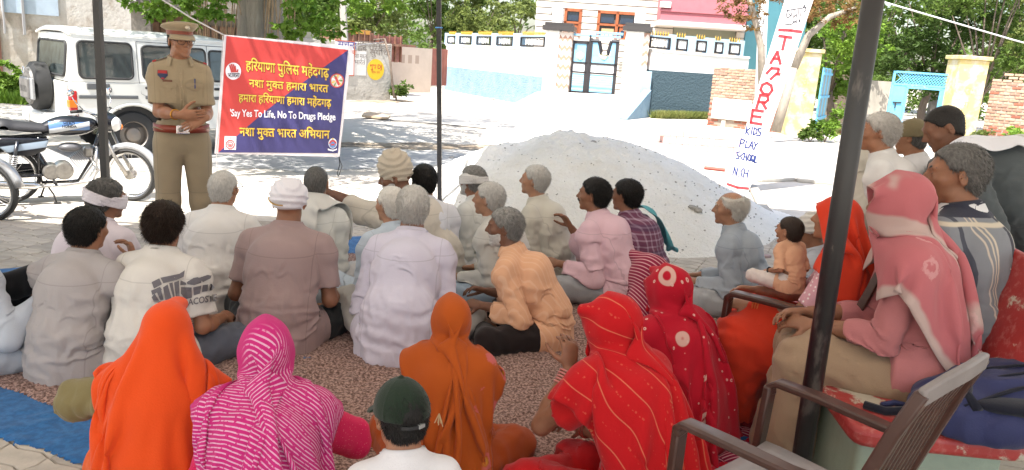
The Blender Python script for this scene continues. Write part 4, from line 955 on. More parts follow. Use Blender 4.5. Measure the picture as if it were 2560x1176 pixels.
far_trees = [  # px, distance, height, crown, leaves, size, material, label
 (760, 41, 8.5, 3.2, 3600, .26, LG, 'bright green tree behind the road, left of the concrete pole'), (930, 47, 9.5, 3.8, 4200, .28, LY, 'pale green acacia rising over the scrap truck'),
 (1075, 52, 9, 3.8, 4200, .28, LG, 'green tree behind the square dark pole, over the red gate'), (1190, 50, 8.5, 3.4, 4200, .26, LY, 'feathery pale tree above the left end of the blue compound wall'),
 (1285, 56, 9.5, 3.0, 3600, .26, LY, 'light tree touching the left corner of the striped house'), (640, 48, 11, 4.0, 4000, .3, LD, 'dark tree standing behind the banyan trunk'),
 (2090, 27, 6.2, 2.3, 5200, .17, LB, 'leafy green tree behind the open blue gate leaf'), (2170, 34, 8.5, 3.2, 4600, .2, LG, 'tall green tree behind the thick black pole'), (2330, 30, 8, 3.0, 5200, .18, LD, 'shady green tree overhanging the blue gateway'),
 (2455, 27, 7.5, 2.6, 5200, .17, LG, 'green tree over the second yellow gate pillar'), (2560, 30, 8.5, 3.0, 4600, .19, LY, 'pale branching tree at the right edge above the brick wall'), (2260, 45, 11, 4.5, 5000, .28, LG, 'large tree farthest back between the yellow pillars'),
 (2000, 40, 9, 3.0, 3600, .24, LG, 'green tree behind the turquoise house corner'), (2520, 44, 12, 5, 4200, .3, LD, 'broad dark tree behind the right brick wall')]
for i, (px, d, h, rc, n, sz, m, lb) in enumerate(far_trees):
    tree(lb, X(px, d), d, h, rc, n, sz, m, 20 + i, low=.22 if d < 35 else .3, ncl=11 if d < 35 else 9, r0=.14)
wood = [((X(px, 75) , 75 + 6 * math.sin(px), 4.2 + 1.5 * math.sin(px * .01)), (6, 4, 4.5)) for px in range(300, 2900, 130) if not 1330 < px < 1880]
wl = leaves('far_wood', wood, 17000, .55, LG, None, 77, clump=.5); tag(wl, 'distant belt of green trees along the horizon', 'trees')
wood = [((X(px, 38), 38, .8), (1.6, 1.2, 1.3)) for px in range(720, 1100, 55)] + [((X(px, 42), 42, 1.2), (2.0, 1.2, 1.6)) for px in range(2030, 2620, 70)]
wl = leaves('undergrowth', wood, 12000, .2, LG, None, 78, clump=.6); tag(wl, 'tangled green undergrowth below the trees', 'undergrowth', kind='stuff')
# ---- banyan with hanging roots behind the banner
bx, by = X(655, 15.5), 15.5
root = empty('banyan_tree', (bx, by, 0), 0, 'old banyan with hanging roots behind the red and blue banner', 'tree'); b = MB(); rs = random.Random(4)
b.tube([(bx, by, -.1), (bx + .05, by, 1.2), (bx - .05, by, 2.6), (bx, by, 4.4)], [.62, .46, .42, .34], 14).build('trunk', m_bark2, root, True)
for i in range(9):
    a = i * .7; r_ = rs.uniform(.30, .45); MB().tube([(bx + math.cos(a) * .72, by + math.sin(a) * .6, -.05), (bx + math.cos(a) * r_ * 1.1, by + math.sin(a) * r_, 1.3), (bx + math.cos(a) * .3, by + math.sin(a) * .3, 3.2)], [.16, .11, .07], 7).build('buttress', m_bark2, root, True)
m_aroot = mat('hanging_roots', (.33, .23, .14), .9, var=.3, vs=12)
for i in range(46):
    s_ = -1 if i % 3 else 1; x0 = bx + s_ * rs.uniform(.25, 1.15) if s_ < 0 else bx + rs.uniform(.2, .8); y0 = by - rs.uniform(-.1, .7); z0 = rs.uniform(3.2, 4.6); z1 = rs.uniform(.6, 2.3)
    MB().tube([(x0 * .85 + bx * .15, y0, z0), (x0 + rs.uniform(-.1, .1), y0, (z0 + z1) / 2 + .3), (x0 + rs.uniform(-.16, .16), y0 - .05, z1)], [.022, .016, .008], 5).build('hanging_root', m_aroot, root, True)
cl = []
for i, (dx, dy, z_) in enumerate([(-6.2, -1.5, 5.2), (-4.2, -3.2, 4.5), (-2.2, -2.0, 4.6), (-5.4, 1.5, 6.5), (-2.5, 1, 6.2), (-.3, -1.6, 4.5), (1.8, -.9, 4.3), (.5, 1.5, 6.5), (2.6, 1.5, 5.5), (-1.0, -4.0, 4.9), (-3.4, -5.0, 5.2), (-7.4, -3.8, 5.8), (-5.8, -5.4, 5.6), (1.4, -3.2, 5.2), (-2.6, -6.4, 5.4), (-4.6, -6.8, 5.6), (-.8, -5.6, 5.4), (.8, -5.0, 5.2), (.6, -6.8, 5.2), (2.2, -6.2, 5.0), (3.2, -4.6, 5.0), (1.4, -7.4, 5.2)]):
    c = np.array([bx + dx, by + dy, z_]); cl.append((c, (1.75, 1.5, .95))); MB().tube([(bx, by, 3.6), (bx + dx * .5, by + dy * .5, (3.6 + z_) / 2 + .45), tuple(c)], [.24, .15, .05], 8).build('limb', m_bark2, root, True)
for px, py, d in ((360, 6, 12), (440, 18, 12.2), (520, 30, 12.6), (760, 25, 13), (800, 60, 13.4), (740, 90, 14.2), (880, 10, 13), (960, -10, 13.4), (560, -10, 12.3)):
    c = aty(px, py, d); cl.append((c, (.62, .5, .26)))
leaves('crown', cl, 60000, .115, LB, root, 5, clump=.7, droop=.5, asp=.55); fix(root)
# ---- rust leaved tree beside the leaning post
ty = 19.5; tx = X(1905, ty); root = empty('tree', (tx, ty, 0), 0, 'thin tree with drying orange leaves behind the leaning painted post', 'tree')
MB().tube([tuple(aty(1905, 250, ty)), tuple(aty(1903, 120, ty)), tuple(aty(1880, 20, ty)), tuple(aty(1850, -60, ty))], [.10, .085, .07, .05], 9).build('trunk', m_bark2, root, True)
MB().tube([tuple(aty(1985, 170, ty)), tuple(aty(2020, 90, ty)), tuple(aty(2075, 42, ty)), tuple(aty(2140, 20, ty))], [.11, .09, .07, .04], 9).build('limb', m_bark2, root, True)
MB().tube([tuple(aty(1985, 170, ty)), tuple(aty(1960, 260, ty)), tuple(aty(1940, 330, ty))], [.11, .12, .13], 9).build('trunk', m_bark2, root, True)
leaves('crown', [(aty(px, py, ty), (r_, r_, r_ * .8)) for px, py, r_ in ((1850, 10, .5), (1820, -25, .5), (1880, 45, .38), (2030, 25, .45), (2080, 0, .5), (2110, 50, .35), (1930, -30, .5), (1990, -20, .5), (2140, 10, .35))], 5200, .10, LR, root, 9, asp=.3); fix(root)
# ------------------------------------------------------------------ house with compound wall
WHT = mat('white_wall_paint', (.74, .73, .70), .8, var=.04, vs=3, bump=.15, bs=30, dirt=((.5, .47, .42), 2.2, .6, .8, .4))
LBL = mat('light_blue_paint', (.36, .50, .60), .7, var=.06, vs=6, bump=.15, bs=40, dirt=((.5, .6, .66), 5, .55, .75, .5))
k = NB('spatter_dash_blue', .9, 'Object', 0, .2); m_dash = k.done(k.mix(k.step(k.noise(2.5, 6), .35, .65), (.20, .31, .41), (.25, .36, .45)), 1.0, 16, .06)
m_frame = mat('black_metal_frame', (.035, .032, .035), .5, .3); m_gold = mat('gold_paint', (.55, .33, .04), .5, .2); m_wood = mat('orange_brown_wood', (.30, .085, .03), .5, var=.2, vs=5, stretch=(1, 1, .3)); m_glass = mat('dark_window_glass', (.015, .03, .06), .08, spec=.8)
m_cream = mat('cream_cladding', (.56, .50, .43), .75, var=.05, vs=4); m_groove = mat('groove_dark', (.10, .09, .085), .9); m_pink = mat('pink_paint', (.42, .13, .15), .7, var=.06, vs=4)
wa = Wall(aty(1112, 200, 35.5)[:2], aty(1372, 200, 26.6)[:2]); wg = Wall(aty(1372, 200, 26.6)[:2], aty(1622, 200, 26)[:2]); wb = Wall(aty(1622, 200, 26)[:2], aty(1866, 200, 27.5)[:2])
def compound(w, label, s0, s1, ztop, zl, zb, cols, dash_z, sl=None, base_mat=m_dash):
    """white wall over a roughcast foot; light blue posts with grilles and gold spikes on top"""
    root = w.root('compound_wall', s0, zb, label, 'wall'); 
    b = MB(); w.box(b, s0, s1, dash_z, zl, -.25, 0); b.build('wall_panel', WHT, root)
    b = MB(); w.box(b, s0, s1, zb - .6, dash_z, -.27, .02); b.build('roughcast_foot', base_mat, root)
    b = MB(); w.box(b, s0, s1, zl, zl + .07, -.28, .035); b.build('coping', WHT, root)
    for i, (c0, c1) in enumerate(cols):
        b = MB(); w.box(b, c0, c1, zl + .06, ztop, -.24, .0); b.build('post', LBL, root)
    for (c0, c1), (d0, d1) in zip(cols[:-1], cols[1:]):
        g0_, g1 = c1, d0; z0, z1 = zl + .10, ztop - .12; b = MB()
        for (a0, a1, q0, q1) in ((g0_ + .03, g1 - .03, z0, z0 + .05), (g0_ + .03, g1 - .03, z1 - .05, z1), (g0_ + .03, g0_ + .08, z0, z1), (g1 - .08, g1 - .03, z0, z1)): w.box(b, a0, a1, q0, q1, -.02, .03)
        fr = b.build('grille_frame', m_frame, root); b = MB(); m_ = (g0_ + g1) / 2; hw = min(.5, (g1 - g0_) * .3); zc = (z0 + z1) / 2
        for q in np.linspace(-hw, hw, 5): w.box(b, m_ + q - .018, m_ + q + .018, z0 + .05, z1 - .05, -.012, .015)
        for q in np.linspace(z0 + .12, z1 - .12, 4): w.box(b, m_ - hw, m_ + hw, q - .015, q + .015, -.016, .012)
        b.tube([tuple(w.P(m_ + .13 * math.cos(t), zc + .13 * math.sin(t), 0)) for t in np.linspace(0, 2 * math.pi, 13)[:-1]], .02, 5, close=True); b.build('grille', mat('grille_white', (.7, .7, .68), .5), fr)
        b = MB(); w.box(b, g0_ - .0, g1 + .0, ztop - .115, ztop - .07, -.2, -.01); b.build('top_rail', LBL, root)
        n_ = int((g1 - g0_) / .10)
        for q in range(n_): p = w.P(g0_ + .05 + q * .10, ztop - .03, -.06); MB().lathe([(.016, -.04), (.022, .04), (0, .13)], 5, Matrix.Translation(p)).build('spike', m_gold, root)
    fix(root); return root
sA = lambda px: wa.at(px, 90)[0]
colsA = [(sA(1112), sA(1138)), (sA(1150) - .3, sA(1182) - .1), (sA(1230), sA(1262) - .3), (sA(1283) - .1, sA(1303)), (sA(1362), sA(1374))]
colsA = [(sA(a), sA(b)) for a, b in ((1112, 1119), (1139, 1149), (1180, 1192), (1229, 1242), (1283, 1302), (1364, 1372))]
compound(wa, 'blue and white compound wall left of the house gate', 0, wa.len, wa.at(1372, 84)[1], wa.at(1372, 126)[1], -.2, colsA, wa.at(1350, 192)[1])
sB = lambda px: wb.at(px, 110)[0]
colsB = [(sB(a), sB(b)) for a, b in ((1618, 1622), (1677, 1690), (1720, 1740), (1768, 1787), (1810, 1823), (1853, 1862))]
m_dash_shade = mat('spatter_dash_shaded', (.05, .085, .105), .9, bump=1, bs=15, bd=.06)  # darker copy of the blue roughcast, with the wall's shade put into its colour
compound(wb, 'blue and white compound wall right of the house gate, foot toned as shaded', 0, wb.len, wb.at(1740, 92)[1], wb.at(1740, 137)[1], -.2, colsB, wb.at(1700, 180)[1], base_mat=m_dash_shade)
for (c0, c1) in [(sB(1612), sB(1632))]:
    r_ = wb.root('gate_pier', c0, 0, 'light blue pier at the right wall beside the ramp', 'pier'); b = MB(); wb.box(b, c0 - .1, c1, -.2, wb.at(1622, 180)[1] + .02, -.1, .14); b.build('pier', LBL, r_); fix(r_)
m_tile = NB('zigzag_tile', .4, 'Object', 0, .5); zz = m_tile.M('PINGPONG', m_tile.M('MULTIPLY', m_tile.x, 6), .5); zq = m_tile.M('FRACT', m_tile.M('MULTIPLY', m_tile.M('ADD', m_tile.z, m_tile.M('MULTIPLY', zz, .22)), 3.2)); m_tile = m_tile.done(m_tile.mix(m_tile.step(zq, .55, .62), (.66, .58, .52), (.38, .22, .16)), 0)
m_dgran = mat('dark_granite', (.05, .045, .045), .3)
for (x0, x1, yt, lb, tx0, tx1) in ((1368, 1402, 76, 'left white gate pillar with zigzag tile face and dark cap', 1400, 1432), (1567, 1612, 78, 'right white gate pillar with dark cap beside the blue wall', 1608, 1624)):
    s0, z1 = wg.at(x0, yt); s1 = wg.at(x1, yt)[0]; r_ = wg.root('gate_pillar', (s0 + s1) / 2, 0, lb, 'pillar'); b = MB(); wg.box(b, s0, s1, -.3, z1, -.35, .25, .01); b.build('shaft', WHT, r_)
    t0, t1 = wg.at(tx0, 100)[0], wg.at(tx1, 100)[0]; b = MB(); wg.box(b, t0 + .01, t1, -.1, z1 - .03, -.36, .20); b.build('tile_face', m_tile, r_)
    b = MB(); wg.box(b, s0 - .12, t1 + .06, z1 + .003, z1 + .16, -.42, .32); wg.box(b, s0 - .05, t1 - .02, z1 + .16, z1 + .26, -.36, .26); b.build('capstone', m_dgran, r_)
    b = MB(); c_ = (s0 + s1) / 2 + .1; wg.box(b, c_ - .17, c_ + .17, z1 + .26, z1 + .72, -.2, .14); b.build('lamp_box', mat('lamp_white', (.75, .74, .7), .4), r_); fix(r_)
# gate with two leaves
m_gblue = mat('gate_blue', (.22, .48, .66), .5, var=.05, vs=4); m_gwht = mat('gate_white', (.70, .72, .74), .5)
r_ = wg.root('metal_gate', 3, .5, 'light blue double gate in dark steel frame between white pillars', 'gate')
def gs(px): return wg.at(px, 170)[0]
def gz(py, px=1480): return wg.at(px, py)[1]
x0, xm, x1 = gs(1428), gs(1470), gs(1543); zb_, zt1, zt2 = gz(238), gz(104), gz(96)
for (a, b_, zt, nm) in ((x0, xm - .02, zt1, 'l'), (xm + .02, x1, zt2, 'r')):
    b = MB(); fw = .11 if nm == 'r' else .09
    for (q0, q1, w0, w1) in ((a, a + fw * .7, zb_, zt), (b_ - fw, b_, zb_, zt), (a, b_, zb_, zb_ + .1), (a, b_, gz(185), gz(181)), (a, b_, gz(162), gz(157))): wg.box(b, q0, q1, w0, w1, .0, .06)
    if nm == 'l': wg.box(b, a, b_, zt - .1, zt, .0, .06)
    else:
        p = [(a, zt - .08), (a + (b_ - a) * .30, zt - .08), (a + (b_ - a) * .42, zt - .52), (a + (b_ - a) * .62, zt - .52), (a + (b_ - a) * .72, zt - .06), (b_, zt - .06)]
        for (u0, v0), (u1, v1) in zip(p[:-1], p[1:]): b.tube([tuple(wg.P(u0, v0, .03)), tuple(wg.P(u1, v1, .03))], .06, 4)
    lf = b.build('gate_leaf', m_frame, r_)
    b = MB(); wg.box(b, a + .05, b_ - .05, gz(157), zt - (.1 if nm == 'l' else .55), .012, .035); b.build('upper_panel', m_gblue, lf)
    if nm == 'r':
        for (u0, u1) in ((a + .05, a + (b_ - a) * .33), (a + (b_ - a) * .72, b_ - .05)): b = MB(); wg.box(b, u0, u1, zt - .56, zt - .1, .012, .035); b.build('upper_panel', m_gblue, lf)
    b = MB(); wg.box(b, a + .05, b_ - .05, gz(181), gz(162), .012, .035); b.build('middle_panel', m_gwht, lf)
    for q in range(8): b = MB(); wg.box(b, a + .05, b_ - .05, zb_ + .1 + q * (gz(185) - zb_ - .1) / 8, zb_ + .085 + (q + 1) * (gz(185) - zb_ - .1) / 8, .012, .033); b.build('lower_strip', m_gblue, lf)
    p = wg.P((a + b_) / 2, (gz(157) + zt) / 2 - .15, .045); MB().lathe([(.13, 0), (.10, .03), (0, .035)], 14, Matrix.Translation(p) @ Matrix.Rotation(wg.rz, 4, 'Z') @ Matrix.Rotation(R(90), 4, 'X')).build('medallion', mat('medallion', (.7, .68, .4), .4), lf)
b = MB(); wg.box(b, xm - .03, xm + .03, zb_, zt1 + .2, .01, .075); b.build('centre_bar', m_frame, r_)
b = MB(); wg.box(b, x0, gs(1545), gz(92), gz(87), -.1, .0); wg.box(b, gs(1480), gs(1550), gz(84), gz(78), -.1, .0)
for q in range(7): wg.box(b, gs(1482 + q * 10), gs(1484 + q * 10), gz(92), gz(80), -.08, -.03)
b.build('top_grille', m_gblue, r_); fix(r_)
r_ = wg.root('notice_board', gs(1555), 1.5, 'small stacked blinds seen beside the open gate', 'screen'); b = MB()
for q in range(7): wg.box(b, gs(1546), gs(1560), gz(153 + 4 * q), gz(150.5 + 4 * q), -.3, -.27)
b.build('slats', mat('grey_slat', (.25, .25, .22), .6), r_)['kind'] = 'stuff'; fix(r_)
# ramp in front of the gate and its side kerb
pl = [atz(1278, 264, 0), atz(1520, 298, 0)]; r0 = wg.P(-.3, gz(238, 1480), .3); r1 = wg.P(gs(1612), gz(238, 1600), .3)
o = pyd('ramp', [(pl[0][0], pl[0][1], .01), (pl[1][0] + .3, pl[1][1], .01), tuple(r1), tuple(r0), (r0[0], r0[1], -.2), (r1[0], r1[1], -.2)], [(0, 1, 2, 3), (0, 3, 4), (1, 5, 2), (3, 2, 5, 4)], mat('ramp_cement', (.50, .48, .44), .9, var=.06, vs=2, bump=.4, bs=20), None); o['kind'] = 'structure'
r_ = empty('ramp_kerb', (pl[1][0], pl[1][1], 0), 0, 'blue roughcast side kerb of the house ramp', 'kerb'); e_ = wg.P(gs(1616), gz(238, 1600), .35); p_ = np.array([pl[1][0] + .35, pl[1][1], 0])
pyd('kerb_side', [tuple(p_), tuple(p_ + [.25, .05, 0]), (e_[0] + .25, e_[1], 0), (e_[0], e_[1], 0), tuple(p_ + [0, 0, .05]), tuple(p_ + [.25, .05, .05]), (e_[0] + .25, e_[1], e_[2] + .2), (e_[0], e_[1], e_[2] + .2)], [(0, 1, 5, 4), (1, 2, 6, 5), (2, 3, 7, 6), (3, 0, 4, 7), (4, 5, 6, 7)], m_dash, r_); fix(r_)
# ---- the house itself
wh = Wall(aty(1338, 100, 34)[:2], aty(1860, 100, 33.4)[:2]); hs = lambda px: wh.at(px, 60)[0]; hzp = lambda py: wh.at(1500, py)[1]
house = wh.root('house', 3, 0, 'cream clad house with orange wood windows and pink balcony', 'house')
b = MB(); wh.box(b, 0, hs(1862), -.3, 8.5, -7, -.06); b.build('wall', m_groove, house)
opn = [(1409, 1453, 25, 92), (1492, 1592, 25, 92), (1652, 1846, -100, 45), (1684, 1845, 40, 98)]
zrow = hzp(92); n_ = 0; dz = .27
for q in range(-9, 18):
    z0 = zrow + (q - 4) * dz; z1 = z0 + dz - .035
    if z1 < .2 or z0 > 7.6: continue
    segs = [(1338, 1862)]; py_mid = None
    for (a, c, t, u) in opn:
        if hzp(u) - .02 < (z0 + z1) / 2 < hzp(t) + .02:
            segs = [s2 for s in segs for s2 in (((s[0], a), (c, s[1])) if s[0] < a and s[1] > c else ((s[0], min(s[1], a)),) if s[0] < a < s[1] else ((max(s[0], c), s[1]),) if s[0] < c < s[1] else (s,))]
    for a, c in segs:
        if c - a < 3: continue
        b = MB(); wh.box(b, hs(a), hs(c), z0, z1, -.06, 0); b.build('cladding_board', m_cream, house)
def window(px0, px1, py0, py1, panes, nm='window'):
    b = MB(); s0, s1, z1, z0 = hs(px0), hs(px1), hzp(py0), hzp(py1); t = .12
    for (a, c, u, v) in ((s0, s1, z1 - t, z1), (s0, s0 + t, z0, z1), (s1 - t, s1, z0, z1), (s0, s1, z1 - .62, z1 - .62 + t * .7)): wh.box(b, a, c, u, v, -.05, .05)
    b2 = (s0 + s1) / 2
    if panes > 1: wh.box(b, b2 - t / 2, b2 + t / 2, z0, z1, -.05, .05)
    f = b.build(nm, m_wood, house)
    w_ = (s1 - s0) / panes
    for i in range(panes):
        a, c = s0 + i * w_, s0 + (i + 1) * w_; b = MB(); wh.box(b, a + .14, c - .14, z1 - .50, z1 - .14, -.045, -.02); b.build('pane', m_glass, f)
        if panes == 2 and i == 0: b = MB(); wh.box(b, a + .22, c - .1, z0, z1 - .72, -.045, -.01); b.build('curtain', mat('yellow_curtain', (.42, .30, .16), .8), f); continue
        for q in (0, 1):
            m0 = a + .12 + q * (w_ - .24) / 2; b = MB(); wh.box(b, m0 + .01, m0 + (w_ - .24) / 2 - .01, z0, z1 - .64, -.045, .012); l = b.build('shutter', m_wood, f)
            b = MB(); wh.box(b, m0 + .08, m0 + (w_ - .24) / 2 - .08, z0 + .05, z1 - .78, .012, .018)
            b.build('pane', m_glass, f)
window(1409, 1453, 26, 95, 1); window(1492, 1592, 26, 95, 2)
b = MB(); p = wh.P(hs(1384), hzp(34), .02); b.lathe([(.16, 0), (.16, .05), (.11, .07), (.10, .03), (0, .03)], 16, Matrix.Translation(p) @ Matrix.Rotation(wh.rz, 4, 'Z') @ Matrix.Rotation(R(90), 4, 'X')); b.build('vent', mat('vent_grey', (.35, .35, .35), .5), house)
b = MB(); wh.box(b, hs(1640), hs(1846), hzp(45), hzp(-90), -.05, 1.5); wh.box(b, hs(1636), hs(1850), hzp(22) - .04, hzp(22) + .04, 1.45, 1.56); bal = b.build('balcony', m_pink, house)
b = MB(); wh.box(b, hs(1636), hs(1852), hzp(47) - .16, hzp(46), -.04, 1.6); b.build('balcony_slab', mat('slab_pale', (.62, .56, .53), .8), bal)
b = MB(); wh.box(b, hs(1636), hs(1662), hzp(16), hzp(2), 1.5, 1.62); b.build('balcony_trim', mat('slab_pale', (.62, .56, .53), .8), bal)
b = MB(); wh.box(b, hs(1686), hs(1842), 1.2, hzp(50), -.058, -.02); b.build('porch_wall', mat('porch_shade_olive', (.24, .25, .19), .8), house)  # shade under the balcony is put into this wall's dark colour
for q in range(14): b = MB(); wh.box(b, hs(1843), hs(1861), 1.0 + q * .26, 1.23 + q * .26, .01, .28); b.build('quoin', m_cream, house)
fix(house)
r_ = empty('house', aty(1880, 100, 43), 0, 'plain turquoise house wall behind the thin tree', 'house'); r_.location.z = 0
wt = Wall(aty(1862, 100, 35)[:2], aty(2010, 100, 38)[:2]); b = MB(); wt.box(b, 0, wt.len, 0, 6.2, -5, 0); b.build('wall', mat('turquoise_paint', (.13, .36, .42), .8, var=.06, vs=2), r_); b = MB(); wt.box(b, -.1, wt.len + .1, 6.2, 6.4, -5, .15); b.build('parapet', mat('turquoise_paint', (.13, .36, .42), .8), r_); fix(r_)
# water tap
r_ = empty('water_tap', aty(1126, 215, 42), 0, 'small standpipe tap at the left end of the compound wall', 'tap'); r_.location.z = 0; p = atz(1124, 224); p[2] = 0
MB().tube([p, p + [0, 0, .9], p + [-.08, 0, 1.0], p + [-.3, 0, .98], p + [-.34, 0, .88]], .035, 6).build('pipe', m_frame, r_, True); fix(r_)
# ------------------------------------------------------------------ brick walls, yellow pillars, gates, other walls
m_br = [mat('brick_%d' % i, c, .9, var=.2, vs=8, bump=.6, bs=40, bd=.01) for i, c in enumerate([(.36, .23, .155), (.42, .28, .20), (.30, .17, .12)])]; m_brd = [mat('brick_red_%d' % i, c, .9, var=.2, vs=8, bump=.6, bs=40, bd=.01) for i, c in enumerate([(.30, .10, .06), (.24, .08, .05)])]
m_mort = mat('mortar', (.26, .21, .17), .95, var=.15, vs=9, bump=.5, bs=30)
def brick_wall(w, label, s0, s1, z0, z1, lim, red=lambda s, z: False, skip=lambda s, z: False, ragged=.0, top_mat=None, bl=.235, bh=.082):
    root = w.root('brick_wall', (s0 + s1) / 2, z0, label, 'wall'); b = MB(); w.box(b, s0 + .02, s1 - .02, z0 - .2, z1 - .05 - ragged, -.24, -.012); b.build('mortar_core', m_mort, root)
    mesh = {}; L = []
    for m_ in m_br + m_brd:
        bb = MB().box((0, 0, 0), (bl - .022, .22, bh - .018), bev=.008); me = bpy.data.meshes.new('brick'); me.from_pydata(bb.v, [], bb.f); me.materials.append(m_); mesh[m_.name] = me
    row = 0; z = z0
    while z < z1 - .02:
        s = s0 + (bl / 2 if row % 2 else 0) - bl / 2
        while s < s1 - .04:
            a, c = max(s, s0), min(s + bl, s1); cs, cz = (a + c) / 2, z + bh / 2
            if c - a > .08 and not skip(cs, cz) and not (cz > z1 - ragged and rnd.random() < .5 * (cz - z1 + ragged) / (ragged + 1e-6) + .1): L.append((cs, cz, (c - a) / bl))
            s += bl
        z += bh; row += 1
    rnd.shuffle(L); L.sort(key=lambda q: -q[1]); big = L[:lim]; rest = L[lim:]
    for cs, cz, f in big:
        m_ = rnd.choice(m_brd) if red(cs, cz) else rnd.choice(m_br); o = bpy.data.objects.new('brick', mesh[m_.name]); COL.objects.link(o); o.parent = root
        o.location = w.P(cs + rnd.uniform(-.004, .004), cz, -.11 + rnd.uniform(-.008, .010)); o.rotation_euler = (rnd.uniform(-.02, .02), rnd.uniform(-.02, .02), w.rz + rnd.uniform(-.02, .02)); o.scale = (f * rnd.uniform(.94, 1), 1, rnd.uniform(.93, 1.02))
    if rest:
        for mset, flt in ((m_br[0], False), (m_br[1], False), (m_brd[0], True)):
            b = MB()
            for i, (cs, cz, f) in enumerate(rest):
                if bool(red(cs, cz)) != flt or (not flt and (i % 2) != (mset is m_br[1])): continue
                b.box(tuple(w.P(cs, cz, -.11 + rnd.uniform(-.008, .01))), ((bl - .022) * f, .22, bh - .018), w.rz)
            if b.v: b.build('bricks', mset, root)['kind'] = 'stuff'
    fix(root); return root
wk = Wall(aty(1774, 250, 23.9)[:2], aty(1990, 250, 22.6)[:2]); ks = lambda px: wk.at(px, 240)[0]; kz = lambda py, px=1830: wk.at(px, py)[1]
brick_wall(wk, 'pale brick wall behind the leaning post, left of the yellow pillar', 0, wk.len - .05, -.02, kz(168), 300, lambda s, z: z < .75, lambda s, z: ks(1783) < s < ks(1885) and kz(302) < z < kz(250) + .02 or ks(1798) < s < ks(1850) and z < kz(302))
sgn = wk.root('sign_board', ks(1835), 1, 'blank whitewashed board set in the brick wall', 'sign'); b = MB(); wk.box(b, ks(1785), ks(1883), kz(301, 1835), kz(249, 1835), -.05, .06, .012); b.build('board', mat('whitewash', (.66, .60, .54), .9, var=.08, vs=3), sgn); fix(sgn)
tl = wk.root('stone', ks(1806), .1, 'short pale block standing under the blank board', 'block'); b = MB(); wk.box(b, ks(1812), ks(1822), -.1, kz(303), -.08, .02); b.build('block', mat('whitewash', (.66, .60, .54), .9), tl); fix(tl)
m_yel = mat('yellow_wash', (.52, .42, .17), .9, var=.1, vs=3, bump=.35, bs=16, col2=(.58, .52, .38), thr=(.44, .60), dirt=((.36, .30, .18), 2.4, .55, .75, .5))
for (xa, xb, yt, d, lb, txt) in ((1985, 2046, 122, 22.0, 'faded yellow gate pillar at the end of the pale brick wall', ('उ:', 'र')), (2391, 2466, 140, 20.6, 'faded yellow gate pillar right of the blue gateway', ('उ:', 'ग'))):
    w = Wall(aty(xa, 200, d)[:2], aty(xb, 200, d)[:2]); z1 = w.at((xa + xb) / 2, yt)[1]; r_ = w.root('gate_pillar', w.len / 2, 0, lb, 'pillar'); b = MB(); w.box(b, 0, w.len, -.2, z1 - .1, -.6, 0, .015); b.build('shaft', m_yel, r_, False)
    b = MB(); w.box(b, -.05, w.len + .05, z1 - .1, z1, -.66, .06, .012); b.build('capstone', m_yel, r_)
    m_ft = mat('faded_letters', (.44, .33, .13), .9); M_ = w.M(w.len / 2, z1 - 1.0, .004); text('lettering', txt[0], m_ft, .3, M_, r_); text('lettering', txt[1], m_ft, .25, w.M(w.len / 2, z1 - 1.35, .004), r_); fix(r_)
# blue gates
m_gb = mat('gate_sky_blue', (.13, .42, .62), .6, var=.12, vs=5, dirt=((.55, .55, .5), 7, .6, .68, .8), bump=.2, bs=30)
wq = Wall(aty(2222, 250, 21.4)[:2], aty(2388, 250, 21.0)[:2]); qs = lambda px: wq.at(px, 240)[0]; qz = lambda py, px=2300: wq.at(px, py)[1]
r_ = wq.root('iron_gate', wq.len / 2, 0, 'sky blue iron gateway with lattice top and open wicket', 'gate'); b = MB(); zl, zh = qz(212), qz(181)
for (a, c, u, v) in ((0, wq.len, zh - .05, zh), (0, wq.len, zl - .05, zl), (0, .06, 0, zh), (wq.len - .06, wq.len, 0, zh)): wq.box(b, a, c, u, v, -.03, .03)
fr = b.build('frame', m_gb, r_)
n_ = 22
for i in range(-3, n_):
    a = i * wq.len / n_; 
    for sgn_ in (1, -1):
        p0 = (a, zl) if sgn_ > 0 else (a, zh - .05); p1 = (a + .26, zh - .05) if sgn_ > 0 else (a + .26, zl)
        if p0[0] < .02 or p1[0] > wq.len - .02: continue
        MB().tube([tuple(wq.P(*p0, .0)), tuple(wq.P(*p1, .0))], .011, 4).build('lattice_bar', m_gb, fr)
b = MB(); wq.box(b, .06, qs(2262), 0, zl - .05, -.015, .015); lf = b.build('left_panel', m_gb, r_)
b = MB(); wq.box(b, .1, qs(2256), qz(262), qz(259), .02, .05); wq.box(b, qs(2240), qs(2243), qz(275), qz(262), .02, .06); b.build('bolt', m_frame, lf)
b = MB(); wq.box(b, qs(2352), wq.len - .06, 0, zl - .05, -.015, .015); b.build('right_panel', m_gb, r_)
b = MB(); wq.box(b, qs(2262), qs(2267), 0, zl - .1, -.02, .04); wq.box(b, qs(2347), qs(2352), 0, zl - .1, -.02, .04); wq.box(b, qs(2262), qs(2352), zl - .12, zl - .06, -.02, .04); b.build('wicket_frame', m_gb, r_); fix(r_)
wo = Wall(aty(2047, 250, 21.8)[:2], aty(2078, 250, 24.6)[:2]); r_ = wo.root('gate_leaf', .5, 0, 'open blue plank gate leaf hinged to the left yellow pillar', 'gate')
for q in range(6): b = MB(); wo.box(b, q * .36 + .005, q * .36 + .35, .12, 1.95 - .02 * (q % 2), -.02, .012); b.build('plank', m_gb if q % 2 == 0 else mat('gate_worn', (.25, .30, .30), .8, var=.3, vs=4, stretch=(1, 1, .2)), r_)
for z_ in (.5, 1.1, 1.75): b = MB(); wo.box(b, 0, 2.16, z_, z_ + .07, .012, .04); b.build('rail', m_gb, r_)
fix(r_)
